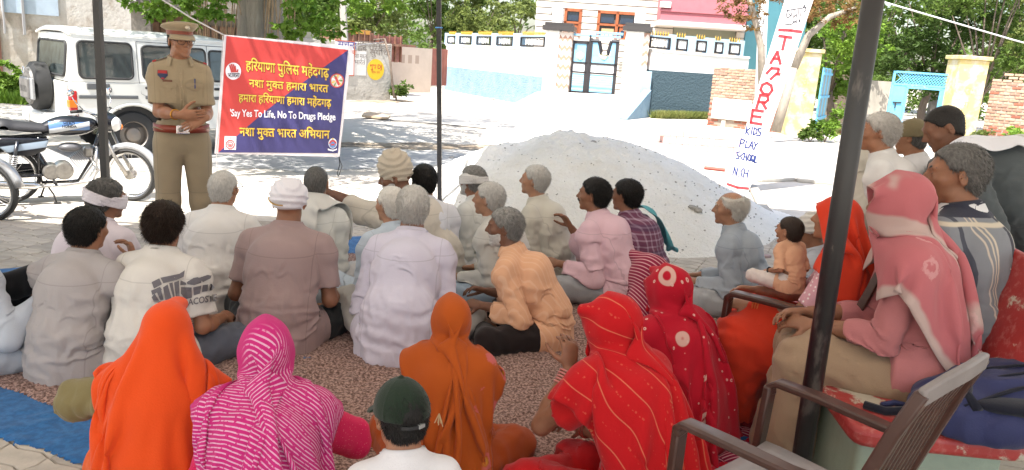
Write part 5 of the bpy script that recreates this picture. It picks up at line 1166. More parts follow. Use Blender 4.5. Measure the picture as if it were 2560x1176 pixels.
for (xa, xb, da, db, zt, lb, c_) in ((2076, 2150, 30, 31, 2.3, 'weathered brown compound wall behind the open gate leaf', (.20, .15, .11)), (2150, 2225, 26, 26, 1.7, 'grey plastered wall left of the blue gateway', (.33, .30, .25)), (2330, 2420, 33, 33, 2.4, 'grey plaster wall glimpsed through the blue gateway', (.22, .20, .18))):
    w = Wall(aty(xa, 250, da)[:2], aty(xb, 250, db)[:2]); r_ = w.root('plaster_wall', .5, 0, lb, 'wall'); b = MB(); w.box(b, 0, w.len, -.2, zt, -.25, 0); b.build('panel', mat('plaster_%d' % xa, c_, .95, var=.25, vs=1.6, bump=.4, bs=10, stretch=(1, 1, .4)), r_); fix(r_)
wr_ = Wall(aty(2468, 260, 20.8)[:2], aty(2700, 260, 19.6)[:2])
brick_wall(wr_, 'rough brick wall right of the second yellow pillar', 0, 2.9, -.02, wr_.at(2500, 183)[1], 300, lambda s, z: rnd.random() < .12 or z < .6, ragged=.16)
# low painted kerb, faded
wl_ = Wall(atz(1640, 375, 0)[:2], atz(1850, 388, 0)[:2]); r_ = wl_.root('low_plinth', 1, 0, 'low faded pink painted brick plinth on the open ground', 'plinth')
for row in range(3):
    for q in range(7): b = MB(); wl_.box(b, q * .27 + (.13 if row % 2 else 0), q * .27 + .262 + (.13 if row % 2 else 0), row * .15, row * .15 + .143, -.35, 0 - .006 * ((q + row) % 2)); b.build('block', mat('pink_wash', (.56, .40, .37), .9, var=.1, vs=4), r_)
fix(r_)
# ---- grey wall with the yellow painted sign, beige wall, red gate
ww = Wall(aty(700, 200, 22.5)[:2], aty(978, 200, 25.4)[:2]); vs_ = lambda px: ww.at(px, 170)[0]; vz = lambda py, px=930: ww.at(px, py)[1]
k = NB('stained_plaster', .95, 'Object', 0, .1); c = k.mix(k.step(k.noise(.9, 7), .35, .65), (.30, .285, .25), (.46, .435, .39)); c = k.mix(k.M('MULTIPLY', k.step(k.noise(3.5, 6), .55, .7), .55), c, (.15, .14, .13)); m_stp = k.done(c, .6, 12, .03)
r_ = ww.root('plaster_wall', ww.len * .8, 0, 'stained grey wall with a yellow painted circle sign', 'wall'); b = MB(); ww.box(b, 0, ww.len, -.2, vz(108), -.4, 0, .02); b.build('panel', m_stp, r_)
p = ww.P(vs_(939), vz(174), .006); MB().lathe([(0, .004), (.33, .004), (.33, 0)], 28, Matrix.Translation(p) @ Matrix.Rotation(ww.rz, 4, 'Z') @ Matrix.Rotation(R(90), 4, 'X')).build('painted_circle', mat('sign_yellow', (.62, .42, .02), .8), r_)
m_rt = mat('sign_red', (.45, .07, .02), .8); text('lettering', 'शुभ DJ', m_rt, .2, ww.M(vs_(939), vz(172), .014), r_, width=.46, off=.005)
text('lettering', '98120', m_rt, .10, ww.M(vs_(939), vz(183), .014), r_, width=.32)
m_gl = mat('faint_writing', (.20, .17, .15), .9)
for i, (a, t_) in enumerate(((118, 'महाराजा होटल'), (128, 'हर प्रकार'), (138, 'की सुविधा'))): text('lettering', t_, m_gl, .26, ww.M(vs_(935), vz(a), .006), r_, width=1.3)
b = MB(); ww.box(b, vs_(884), vs_(915), vz(190), vz(130), .002, .010); b.build('whitewashed_patch', mat('patch_white', (.60, .58, .55), .9, var=.12, vs=6), r_)
text('lettering', 'नशा मुक्त', m_gl, .2, ww.M(vs_(899), vz(148), .014), r_, width=.5); text('lettering', 'भारत', m_gl, .2, ww.M(vs_(899), vz(163), .014), r_, width=.4); fix(r_)
ps = ww.root('poster', vs_(870), 2, 'white poster with red border on the grey wall beside the banner', 'poster'); b = MB(); ww.box(b, vs_(835), vs_(884), vz(192), vz(107), .02, .03); b.build('sheet', mat('poster_white', (.66, .64, .64), .7), ps)
b = MB(); 
for (u0, u1, w0, w1) in ((835, 884, 192, 190), (882.5, 884, 192, 107), (835, 884, 109, 107)): ww.box(b, vs_(u0), vs_(u1), vz(w0), vz(w1), .03, .034)
b.build('border', m_rt, ps); text('lettering', 'सूचना', mat('ink_blue', (.05, .04, .25), .8), .3, ww.M(vs_(866), vz(125), .036), ps, width=.7); text('lettering', 'हरियाणा', m_rt, .2, ww.M(vs_(872), vz(140), .036), ps, width=.5); fix(ps)
wv = Wall(aty(978, 200, 30)[:2], aty(1078, 200, 32)[:2]); r_ = wv.root('plaster_wall', 1, 0, 'low beige wall between the grey wall and the red gate', 'wall'); z_ = wv.at(1030, 119)[1]; b = MB(); wv.box(b, 0, wv.len, -.2, z_, -.3, 0); b.build('panel', mat('beige_plaster', (.52, .42, .34), .9, var=.08, vs=2, bump=.3, bs=10), r_)
for px in (985, 1003, 1021, 1039): b = MB(); s_ = wv.at(px, 130)[0]; wv.box(b, s_, s_ + .22, z_ - .62, z_ - .3, -.02, .004); b.build('niche', mat('niche_dark', (.36, .27, .21), .9), r_)
fix(r_)
wz = Wall(aty(1077, 200, 33)[:2], aty(1117, 200, 34)[:2]); r_ = wz.root('metal_gate', .4, 0, 'rusty red sheet metal gate left of the compound wall', 'gate'); z_ = wz.at(1095, 122)[1]
for q in range(4): b = MB(); wz.box(b, q * wz.len / 4 + .01, (q + 1) * wz.len / 4 - .01, .25, z_, -.03, 0); b.build('metal_sheet', mat('gate_rust', (.26, .085, .06), .7, var=.15, vs=4), r_)
fix(r_)
# scrap truck bed above the grey wall
wx = Wall(aty(855, 100, 27)[:2], aty(1012, 100, 29)[:2]); xs_ = lambda px: wx.at(px, 100)[0]; xz = lambda py, px=930: wx.at(px, py)[1]; m_rust = mat('rust', (.20, .10, .065), .85, var=.4, vs=5)
r_ = wx.root('truck_body', 2, 0, 'rusty open truck body standing behind the grey wall', 'truck body')
b = MB(); wx.box(b, xs_(862), xs_(935), .9, xz(83), -1.6, 0); b.build('side_board', m_rust, r_)
for q in range(5): b = MB(); wx.box(b, xs_(866 + q * 14), xs_(868.5 + q * 14), .9, xz(80), 0, .06); b.build('stake', m_rust, r_)
b = MB(); wx.box(b, xs_(940), xs_(1006), 1.2, xz(88), -1.6, 0); b.build('side_board', mat('rust_red', (.25, .11, .09), .8, var=.3, vs=5), r_)
for q in range(5): b = MB(); wx.box(b, xs_(944 + q * 14), xs_(946.5 + q * 14), 1.2, xz(84), 0, .06); b.build('stake', m_rust, r_)
b = MB(); wx.box(b, xs_(874), xs_(925), xz(88), xz(78), .01, .05); b.build('painted_board', mat('board_orange', (.50, .25, .05), .8), r_); b = MB(); wx.box(b, xs_(930), xs_(1010), xz(112), xz(106), .0, .7); b.build('plank', m_rust, r_); fix(r_)
r_ = empty('utility_pole', aty(857, 100, 26), 0, 'square concrete utility pole behind the grey wall', 'utility pole'); r_.location.z = 0; a_, b_ = aty(862, 96, 26), aty(856, 0, 26); d_ = (b_ - a_) / (b_[2] - a_[2])
MB().tube([a_ - d_ * a_[2], b_ + d_ * 4], [.14, .11], 4, flat=1).build('shaft', mat('concrete_pole', (.40, .37, .33), .9, var=.12, vs=3), r_); fix(r_)
# stick leaning at the end of the grey wall + weeds
r_ = empty('stick', atz(985, 248, 0), 0, 'thin wooden stick leaning at the end of the grey wall', 'stick'); p = [aty(985, 246, 24.3), aty(975, 150, 24.6), aty(962, 98, 24.8), aty(935, 100, 25)]; MB().tube(p, .035, 6).build('branch', m_bark, r_, True); fix(r_)
q_ = aty(992, 235, 25.2); shrub('green weed growing at the foot of the grey wall', q_[0], q_[1], .45, .75, 500, .12, LG, 3)
# ---- left: old buildings behind the car
wL = Wall(aty(-60, 150, 18.5)[:2], aty(345, 150, 21)[:2]); Ls = lambda px: wL.at(px, 100)[0]
k = NB('peeling_wall', .95, 'Object', 0, .1); c = k.mix(k.step(k.noise(.55, 7), .42, .6), (.60, .58, .55), (.44, .385, .33)); c = k.mix(k.M('MULTIPLY', k.step(k.noise(1.6, 8), .56, .68), .7), c, (.26, .20, .15)); m_peel = k.done(c, .5, 10, .03)
r_ = wL.root('old_building', 3, 0, 'peeling whitewashed building wall behind the white car', 'building'); b = MB(); wL.box(b, 0, wL.len, -.2, 7, -6, 0); b.build('wall', m_peel, r_)
b = MB(); wL.box(b, Ls(10), Ls(150), 1.9, 4.6, .01, .05); b.build('shutter', mat('pale_blue_shutter', (.45, .55, .66), .6, var=.08, vs=4), r_)
b = MB(); wL.box(b, Ls(58), Ls(64), 1.4, 5.4, .05, .12); wL.box(b, Ls(10), Ls(14), 1.4, 5.4, .05, .12); wL.box(b, Ls(332), Ls(350), 0, 7, 0, .4); b.build('pilaster', mat('pilaster_grey', (.30, .30, .31), .9), r_)
b = MB(); wL.box(b, Ls(-58), Ls(0), 0, 1.9, .01, .05); b.build('door', mat('door_brown', (.16, .07, .05), .7), r_); fix(r_)
wD = Wall(aty(338, 150, 18)[:2], aty(640, 150, 19)[:2]); Ds = lambda px: wD.at(px, 60)[0]; Dz = lambda py: wD.at(450, py)[1]
r_ = wD.root('old_building', 3, 0, 'dark weathered concrete building behind the police officer', 'building'); k = NB('black_mould', .95, 'Object', 0, .1); c = k.mix(k.step(k.noise(.8, 7), .35, .65), (.16, .145, .13), (.30, .27, .235)); m_mould = k.done(k.mix(k.M('MULTIPLY', k.step(k.noise(3, 8), .5, .7), .8), c, (.05, .045, .04)), .6, 12, .03)
b = MB(); wD.box(b, 0, wD.len, -.2, 6, -5, -.9); b.build('wall', m_mould, r_); b = MB(); wD.box(b, -.05, wD.len, Dz(36), Dz(12), -.95, .1); wD.box(b, -.05, .35, -.1, Dz(36), -.95, .0); b.build('beam', m_mould, r_)
b = MB(); wD.box(b, Ds(350), Ds(500), Dz(150), Dz(38), -.9, -.86); b.build('recess', mat('recess_brown', (.17, .10, .065), .9, var=.3, vs=3), r_)
for q in range(12): b = MB(); wD.box(b, Ds(352) + q * .19, Ds(352) + q * .19 + .15, Dz(120), Dz(58), -.86, -.82); b.build('board', mat('old_board', (.20, .12, .08), .9, var=.3, vs=4), r_)
fix(r_)
for i, px in enumerate((2, 40, 70)): q_ = aty(px, 200, 16.8); shrub('bright green bush at the foot of the peeling wall, number %d from the left edge' % (i + 1) if False else ['tallest bright bush at the left edge of the photo', 'low bright bush just left of the spare wheel', 'bush partly behind the spare wheel'][i], q_[0], q_[1], .7, .8 - .15 * i, 900, .13, LB, 30 + i)
# bushes by the gateway
for i, (px, py, d, r1_, h_, m_, lb) in enumerate(((2070, 300, 20.4, .42, .62, LB, 'leafy weed at the foot of the left yellow pillar'), (2030, 318, 20.2, .3, .4, LG, 'small weed in front of the left yellow pillar'), (2112, 260, 24, .5, 1.1, LB, 'climbing green bush behind the open gate leaf'), (2485, 310, 19, .45, .75, LY, 'thin weeds in front of the right brick wall'), (2540, 300, 18.4, .5, .9, LB, 'tall weeds at the right edge before the brick wall'))):
    q_ = aty(px, py, d); shrub(lb, q_[0], q_[1], r1_, h_, 800, .10, m_, 50 + i)
def grass(name, poly, n, h, m, seed, label, z=0):
    rs = np.random.RandomState(seed); poly = np.array(poly); a = poly[0]; P = poly[0] + (poly[1] - poly[0]) * rs.rand(n, 1) + (poly[3] - poly[0]) * rs.rand(n, 1); P = np.concatenate([P, np.full((n, 1), z) + hz(P[:, 0], P[:, 1])[:, None]], 1)
    hh = h * (.4 + rs.rand(n, 1)); d = rs.randn(n, 3) * .35; d[:, 2] = 1; sd_ = rs.randn(n, 3) * .012; sd_[:, 2] = 0; t = P + d * hh; V = np.stack([P - sd_, P + sd_, t], 1).reshape(-1, 3)
    me = bpy.data.meshes.new(name); me.vertices.add(len(V)); me.vertices.foreach_set('co', V.astype(np.float32).ravel()); me.loops.add(len(V)); me.loops.foreach_set('vertex_index', np.arange(len(V), dtype=np.int32)); me.polygons.add(n); me.polygons.foreach_set('loop_start', np.arange(0, 3 * n, 3, dtype=np.int32)); me.update(calc_edges=True)
    o = link(name, me, m, None, None); tag(o, label, 'grass', kind='stuff'); return o
GR = leafmat('grass_dry', (.16, .20, .05), (.30, .30, .10))
ga, gb_, gc_, gd = atz(1625, 296, 0)[:2], atz(1775, 298, 0)[:2], atz(1775, 262, 0)[:2], atz(1625, 262, 0)[:2]; gd = np.array([ga[0] * 1.1, 25.5]); grass('grass', [ga, gb_, gc_, gd], 9000, .22, GR, 1, 'dry yellow green grass below the right compound wall')
ga, gb_ = atz(2040, 335, 0)[:2], atz(2220, 345, 0)[:2]; grass('grass', [ga, gb_, gb_, ga + np.array([.6, 6.0])], 6000, .12, GR, 2, 'thin grass strip between the yellow pillars')
ga, gb_ = aty(-40, 230, 16)[:2], aty(60, 230, 16)[:2]; grass('grass', [ga, gb_, gb_, ga + np.array([-1.5, 4.0])], 5000, .25, LB, 3, 'green grass below the peeling wall at the left')
# white painted pole with writing, behind the leaning post
r_ = empty('utility_pole', aty(1905, 160, 22.5), 0, 'white painted pole with black writing behind the leaning post', 'utility pole'); r_.location.z = 0; a_, b_ = aty(1902, 165, 22.5), aty(1909, 0, 22.5); d_ = (b_ - a_) / (b_[2] - a_[2]); MB().tube([a_ - d_ * a_[2], b_ + d_ * 4], .15, 4, flat=1).build('shaft', mat('pole_white', (.66, .64, .60), .8, var=.08, vs=5), r_)
w = Wall(a_[:2] - [.3, .107], a_[:2] + [.3, -.107]); 
for i, t_ in enumerate(('23', 'य', '98', '86')): s_, z_ = w.at(1902 + i * 0, 60 + i * 32); text('lettering', t_, mat('ink', (.04, .04, .05), .8), .22, w.M(s_, z_, .012), r_)
fix(r_)
# ---- the leaning painted post
LPd = 10.7; lb_ = atz(1843, 478, 0); nrm = unit([lb_[0], lb_[1], 0]) * -1; Q = {}
for n_, px, py in (('bl', 1819, 466), ('br', 1872, 478), ('tl', 1962, 0), ('tr', 2033, 0), ('tl2', 1990, -90), ('tr2', 2064, -90)): Q[n_] = onplane(px, py, (lb_[0], lb_[1], 0), nrm)
r_ = empty('leaning_post', lb_, 0, 'leaning white concrete post painted TAGORE KIDS PLAY SCHOOL', 'post'); th = -nrm * .2
m_post = mat('post_whitewash', (.72, .68, .66), .85, var=.05, vs=6, bump=.4, bs=26, bd=.006, dirt=((.55, .36, .30), 4, .58, .8, .45)); dn = (Q['bl'] - Q['tl']); dn = dn / abs(dn[2]) * .35
c8 = [Q['bl'] + dn * .3, Q['br'] + dn * .3, Q['tr2'], Q['tl2']]; V = [tuple(p) for p in c8] + [tuple(p + th) for p in c8]
pyd('shaft', V, [(0, 1, 2, 3), (7, 6, 5, 4), (0, 4, 5, 1), (1, 5, 6, 2), (2, 6, 7, 3), (3, 7, 4, 0)], m_post, r_)
m_pr = mat('post_red', (.50, .035, .045), .8, var=.2, vs=30); m_pb = mat('post_blue', (.02, .04, .17), .8, var=.2, vs=30)
def on_post(px, py, o=.004): return onplane(px, py, np.array([lb_[0], lb_[1], 0]) + nrm * o, nrm)
def strokes(name, lst, wpx, m):
    """hand painted strokes given as polylines on the face of the post"""
    b = MB()
    for st in lst:
        P_ = [on_post(*q) for q in st]
        for p, q in zip(P_[:-1], P_[1:]):
            d = unit(q - p); s_ = np.cross(d, nrm); hw = wpx * LPd / FP / 2; e = d * hw * .7; k_ = len(b.v)
            b.v += [tuple(v) for v in (p - e - s_ * hw, p - e + s_ * hw, q + e + s_ * hw, q + e - s_ * hw)]; b.f.append((k_, k_ + 1, k_ + 2, k_ + 3)); b.mi.append(0)
        hw += 0
    o = b.build(name, m, r_); return o
def crop(l): return [[(1780 + x / 2.353, y / 2.353) for x, y in s] for s in l]
red = crop([[(395, 176), (462, 180), (524, 188)], [(396, 212), (466, 222)], [(432, 218), (415, 292)], [(345, 372), (385, 305), (402, 376)], [(362, 345), (396, 348)], [(392, 405), (350, 402), (322, 432)], [(392, 410), (386, 436)], [(345, 466), (378, 436), (398, 438)], [(322, 488), (296, 500), (286, 528), (302, 552), (336, 556), (354, 532), (348, 504), (322, 488)], [(284, 560), (262, 636)], [(284, 560), (328, 566), (330, 590), (312, 604), (276, 600)], [(296, 604), (318, 640)], [(300, 656), (240, 648), (228, 722), (290, 732)], [(240, 684), (286, 690)], [(92, 1084), (150, 1104), (212, 1110)]])
strokes('lettering', red, 6.6, m_pr)
blue = crop([[(206, 744), (198, 790)], [(226, 752), (202, 772), (216, 792)], [(238, 750), (230, 792)], [(250, 752), (242, 794), (264, 784), (264, 762), (250, 752)], [(290, 756), (272, 758), (276, 776), (288, 782), (282, 798), (262, 798)],
 [(172, 818), (162, 864)], [(172, 818), (192, 826), (186, 842), (168, 844)], [(204, 830), (194, 868), (212, 870)], [(216, 872), (236, 832), (240, 876)], [(222, 858), (240, 860)], [(250, 836), (256, 856), (270, 842)], [(256, 856), (246, 882)],
 [(164, 894), (146, 898), (150, 914), (160, 920), (154, 936), (140, 932)], [(186, 902), (168, 918), (178, 940)], [(192, 900), (186, 942)], [(206, 906), (202, 946)], [(188, 922), (204, 926)], [(218, 908), (210, 938), (222, 948), (230, 918), (218, 908)], [(238, 912), (228, 944), (244, 952), (250, 922), (238, 912)], [(236, 938), (252, 958)], [(258, 918), (250, 956), (262, 958)],
 [(122, 1028), (134, 984), (142, 1034), (152, 990)], [(156, 1036), (158, 1038)], [(186, 992), (170, 1010), (176, 1040)], [(192, 998), (184, 1044)], [(214, 1002), (206, 1048)], [(188, 1018), (210, 1022)]])
strokes('lettering', blue, 3.0, m_pb)
blk = crop([[(448, 60), (436, 90), (446, 108), (462, 90), (450, 80)], [(470, 66), (464, 108)], [(484, 62), (480, 104), (496, 84), (500, 108)], [(510, 60), (506, 100)], [(524, 58), (520, 96)], [(440, 62), (556, 44)], [(536, 46), (544, 30), (554, 62), (540, 70)], [(430, 142), (462, 146), (500, 120)], [(476, 126), (500, 132)], [(512, 116), (520, 124), (512, 130), (516, 116)], [(536, 112), (538, 114)]])
strokes('lettering', blk, 1.9, mat('ink', (.04, .04, .05), .8)); fix(r_)
# stones and planks on the open ground
q_ = atz(940, 298, 0); r_ = empty('timber_offcut', q_, 0, 'pale broken board lying on the open ground', 'board'); pyd('board', [(q_[0] - .32, q_[1] - .1, .03), (q_[0] + .33, q_[1] - .25, .03), (q_[0] + .30, q_[1] + .25, .05), (q_[0] - .30, q_[1] + .3, .09), (q_[0] - .32, q_[1] - .1, .08), (q_[0] + .33, q_[1] - .25, .07), (q_[0] + .30, q_[1] + .25, .10), (q_[0] - .30, q_[1] + .3, .15)], [(0, 1, 2, 3), (4, 5, 6, 7), (0, 1, 5, 4), (1, 2, 6, 5), (2, 3, 7, 6), (3, 0, 4, 7)], mat('board_pale', (.42, .32, .22), .9), r_); fix(r_)
a_, b_ = atz(975, 304, 0), atz(1215, 325, 0); MB().tube([a_ + [0, 0, .03], (a_ + b_) / 2 + [0, .1, .03], b_ + [0, 0, .03]], .018, 5).build('rope', mat('rope_grey', (.16, .15, .14), .9)); tag(bpy.data.objects['rope'], 'grey rope lying straight across the open ground', 'rope')
a_, b_ = atz(1760, 424, 0), atz(1812, 430, 0); MB().tube([a_ + [0, 0, .03], b_ + [0, 0, .03]], .03, 4).build('red_stick', mat('stick_red', (.35, .08, .06), .9)); tag(bpy.data.objects['red_stick'], 'short red stick on the ground left of the leaning post', 'stick')

m_slab = mat('kerb_slab', (.36, .34, .30), .9, var=.15, vs=6, bump=.5, bs=30)
for i, (u0, v0, u1, v1) in enumerate(((1880, 470, 1905, 520), (1905, 522, 1935, 560), (1935, 565, 2000, 575), (2000, 560, 2080, 545), (1895, 455, 1990, 452), (1990, 455, 2080, 462))):
    a_, b_ = atz(u0, v0, 0), atz(u1, v1, 0); d_ = b_ - a_; L_ = np.linalg.norm(d_); b = MB().box(tuple((a_ + b_) / 2 + [0, 0, .03]), (L_ * .98, .13, .06), math.atan2(d_[1], d_[0]), bev=.012); o = b.build('kerb_stone', m_slab); tag(o, ['kerb stone nearest the foot of the leaning post', 'kerb stone in the bend of the drain edge', 'kerb stone behind the baby, left of the black pole', 'kerb stone ending at the thick black pole', 'kerb stone running right from the leaning post', 'farther kerb stone between post and black pole'][i], 'kerb stone', 'kerb stones along the drain')
for i, (px, py, r1_) in enumerate(((1130, 395, .05), (1870, 500, .05), (1902, 498, .07), (1950, 500, .05), (1300, 268, .12), (1230, 250, .12), (1735, 592, .05), (1480, 395, .04), (1725, 560, .045))):
    p = atz(px, py, 0)
    if 1200 < px < 1760 and py > 330: p = aty(px, py, 7.3 if py > 450 else 8.4); p[2] = heapz(p[0], p[1])
    rock(tuple(p), r1_, m_st, i, 'stone', ['stone beside the left foot of the sand heap', 'small stone right of the old man in grey', 'rounded stone near the post foot', 'small stone on the bright ground before the drain', 'stone at the foot of the ramp corner', 'stone below the blue compound wall', 'stone low on the right flank of the sand heap', 'small dark stone near the top of the sand heap', 'pebble halfway up the right side of the sand heap'][i])
def wire(name, label, pts, r, m):
    o = MB().tube(pts, r, 5).build(name, m, None, True); tag(o, label, 'wire')
a_, b_ = aty(1660, -155, 11), aty(3200, 280, 14); wire('overhead_wire', 'white cable slung across the trees at the right', [a_, (a_ + b_) / 2 - [0, 0, .05], b_], .012, mat('wire_white', (.6, .6, .6), .6))
# ------------------------------------------------------------------ white utility car
m_car = mat('car_white', (.64, .64, .60), .28, var=.02, vs=2, spec=.5, coat=.5, dirt=((.40, .34, .26), 3, .58, .85, .35)); m_rub = mat('rubber', (.022, .022, .022), .75, bump=.3, bs=60); m_trim = mat('grey_trim', (.09, .095, .10), .5); m_cglass = mat('car_glass', (.035, .045, .045), .04, spec=.9, coat=.4, var=.3, vs=2)
m_steel = mat('steel_rim', (.22, .20, .18), .5, .6, dirt=((.25, .18, .12), 8, .45, .7, .7)); m_chrome = mat('chrome', (.62, .62, .62), .14, .95); m_tail = mat('tail_red', (.42, .012, .015), .15, coat=.5); m_amber = mat('amber', (.6, .16, .01), .2); m_dark = mat('dark_plastic', (.018, .018, .02), .5)
car = empty('parked_car', (0, 0, 0), 0, 'white utility car with rear spare wheel, parked behind the police officer', 'car')
HW = .84
def arch(cx, r, n=10, z=.34): return [(cx - r * math.cos(math.pi * i / n), z + r * math.sin(math.pi * i / n)) for i in range(n + 1)]
side = [(-.80, .50), (-.45, .46)] + arch(0, .45) + [(.47, .42), (2.2, .42)] + arch(2.68, .45) + [(3.2, .42), (3.28, .60), (3.25, 1.0), (2.1, 1.10), (-.83, 1.10)]
def vb(obj_name, mb, m, **k): return mb.build(obj_name, m, car, **k)
for sg, nm in ((-1, 'side_panel'), (1, 'side_panel')): b = MB(); b.prism(side, sg * (HW - .07), sg * HW); o = vb(nm, b, m_car, bev=.012)
b = MB(); gh = [(-.83, 1.095), (2.0, 1.095), (1.55, 1.74), (-.76, 1.76)]
v = []
for sg in (-1, 1):
    for (x_, z_) in gh: v.append((x_, sg * (HW - .005 - (z_ - 1.09) * .10), z_))
b.add(v, [(0, 1, 2, 3), (7, 6, 5, 4), (0, 4, 5, 1), (1, 5, 6, 2), (2, 6, 7, 3), (3, 7, 4, 0)]); vb('cabin', b, m_car, bev=.03)
b = MB(); rv = []; rn = 9; xs__ = (-.80, -.74, 1.2, 1.6)
for i, x_ in enumerate(xs__):
    for j in range(rn):
        t = -1 + 2 * j / (rn - 1); zz_ = 1.75 + .10 * (1 - abs(t) ** 5) * (1 if i in (1, 2) else .45); rv.append((x_, t * (HW - .065), zz_))
rf = [(i * rn + j, (i + 1) * rn + j, (i + 1) * rn + j + 1, i * rn + j + 1) for i in range(3) for j in range(rn - 1)]; b.add(rv, rf); o = vb('roof', b, m_car, smooth=True); sm_ = o.modifiers.new('s', 'SOLIDIFY'); sm_.thickness = .03
for sg in (-1, 1): MB().tube([(-.78, sg * (HW - .075), 1.765), (1.45, sg * (HW - .075), 1.765), (1.62, sg * (HW - .08), 1.70)], .018, 6).build('gutter', m_car, car, True)
b = MB(); b.prism([(1.95, 1.09), (3.2, .98), (3.22, .55), (1.95, .55)], -HW + .08, HW - .08); vb('bonnet', b, m_car, bev=.04)
b = MB().box((.9, 0, .75), (3.1, 1.5, .6)); vb('floor_pan', b, m_dark); 
def rrect(x0, x1, z0, z1, r, n=4):
    out = []
    for cx, cz, a in ((x1 - r, z1 - r, 0), (x0 + r, z1 - r, 90), (x0 + r, z0 + r, 180), (x1 - r, z0 + r, 270)):
        for i in range(n + 1): q = R(a + 90 * i / n); out.append((cx + r * math.cos(q), cz + r * math.sin(q)))
    return out
def sidept(x_, z_, o, sg): return (x_, sg * (HW - .005 - max(0, z_ - 1.09) * .10 + o), z_)
for sg in (-1, 1):
    for x0, x1, z0, z1, nm in ((-.69, .02, 1.16, 1.66, 'quarter_window'), (.16, 1.10, 1.16, 1.64, 'side_window'), (1.16, 1.72, 1.16, 1.62, 'front_window')):
        pts = rrect(x0, x1, z0, z1, .07); 
        if x1 > 1.5: pts = [(min(x_, 1.86 - (z_ - 1.16) * .75), z_) for x_, z_ in rrect(1.16, 1.84, 1.16, 1.62, .05)]
        b = MB(); b.add([sidept(x_, z_, .006, sg) for x_, z_ in pts], [tuple(range(len(pts)))[::sg]]); g_ = vb(nm, b, m_cglass); MB().tube([sidept(x_, z_, .006, sg) for x_, z_ in pts], .016, 6, close=True).build('seal', m_rub, g_, True)
    MB().tube([sidept(.09, 1.69, .003, sg), sidept(.09, 1.2, .003, sg), sidept(.12, .95, .003, sg), sidept(.40, .82, .003, sg), sidept(.54, .60, .003, sg), sidept(.58, .46, .003, sg)], .0045, 4).build('door_seam', m_trim, car); MB().tube([sidept(1.13, 1.69, .002, sg), sidept(1.13, .46, .002, sg)], .0045, 4).build('door_seam', m_trim, car); MB().tube([sidept(.09, 1.695, .003, sg), sidept(1.5, 1.69, .003, sg)], .0045, 4).build('door_seam', m_trim, car)
    for x0, x1 in ((-.72, .07), (.17, 1.10), (1.17, 2.2)): b = MB().box(((x0 + x1) / 2, sg * (HW + .006), .90), (x1 - x0, .02, .05), bev=.008); vb('rubbing_strip', b, m_trim)
    for x_ in (.20, 1.24): b = MB().box((x_ + .05, sg * (HW + .012), 1.04), (.16, .03, .04), bev=.01); vb('door_handle', b, m_dark)
    MB().tube([(x_, sg * (HW - .012), z_) for x_, z_ in arch(0, .46, 14)], .028, 6).build('wheel_arch', m_car, car, True); MB().tube([(x_, sg * (HW - .012), z_) for x_, z_ in arch(2.68, .46, 14)], .028, 6).build('wheel_arch', m_car, car, True)
    b = MB(); b.lathe([(.44, -.18), (.44, .18)], 20, Matrix.Translation((0, sg * (HW - .22), .34)) @ Matrix.Rotation(R(90), 4, 'X'), 0, math.pi); vb('arch_liner', b, mat('liner_olive', (.10, .11, .075), .9, var=.2, vs=6))
    b = MB().box((1.92, sg * (HW + .12), 1.16), (.08, .17, .20), bev=.03); vb('door_mirror', b, m_dark); MB().tube([(1.86, sg * HW, 1.10), (1.9, sg * (HW + .1), 1.14)], .018, 6).build('mirror_arm', m_dark, car)
    b = MB().box((-.46, sg * (HW + .004), 1.045), (.30, .016, .085), bev=.02); vb('air_vent', b, m_trim)
    b = MB(); b.box((-.79, sg * (HW - .045), .80), (.10, .115, .36), bev=.012); tl_ = vb('tail_light', b, m_tail); b = MB().box((-.80, sg * (HW - .043), .80), (.10, .122, .10), bev=.006); b.build('amber_lens', m_amber, tl_); b = MB().box((-.80, sg * (HW - .043), .68), (.10, .121, .06)); b.build('clear_lens', mat('clear_lens', (.6, .6, .6), .2), tl_)
b = MB(); b.box((-.83, 0, .78), (.06, 1.50, .62), bev=.02); vb('tailgate', b, m_car); pts = rrect(-.66, .66, 1.17, 1.64, .08); b = MB(); b.add([(-.835 + (z_ - 1.16) * .10, x_, z_) for x_, z_ in pts], [tuple(range(len(pts)))]); g_ = vb('rear_window', b, m_cglass); MB().tube([(-.835 + (z_ - 1.16) * .10, x_, z_) for x_, z_ in pts], .018, 6, close=True).build('seal', m_rub, g_, True)
b = MB(); b.box((-.93, 0, .52), (.20, 1.62, .20), bev=.03); vb('rear_bumper', b, mat('bumper_grey', (.50, .50, .47), .5)); b = MB(); b.box((-.95, 0, .44), (.14, 1.5, .05)); vb('bumper_foot', b, m_dark); b = MB(); b.box((3.32, 0, .52), (.18, 1.66, .22), bev=.03); vb('front_bumper', b, m_trim); b = MB(); b.box((3.235, 0, .80), (.04, 1.1, .26)); vb('radiator_grille', b, m_dark)
for sg in (-1, 1): b = MB(); b.lathe([(0, .06), (.07, .05), (.09, 0)], 14, Matrix.Translation((3.24, sg * .66, .80)) @ Matrix.Rotation(R(90), 4, 'Y')); vb('headlight', b, mat('headlight_glass', (.7, .7, .7), .1), smooth=True)
b = MB(); v = [(1.98, -HW + .08, 1.12), (1.98, HW - .08, 1.12), (1.60, HW - .14, 1.70), (1.60, -HW + .14, 1.70)]; b.add([(x_ + .012, y_, z_ + .01) for x_, y_, z_ in v], [(0, 1, 2, 3)]); vb('windscreen', b, m_cglass)
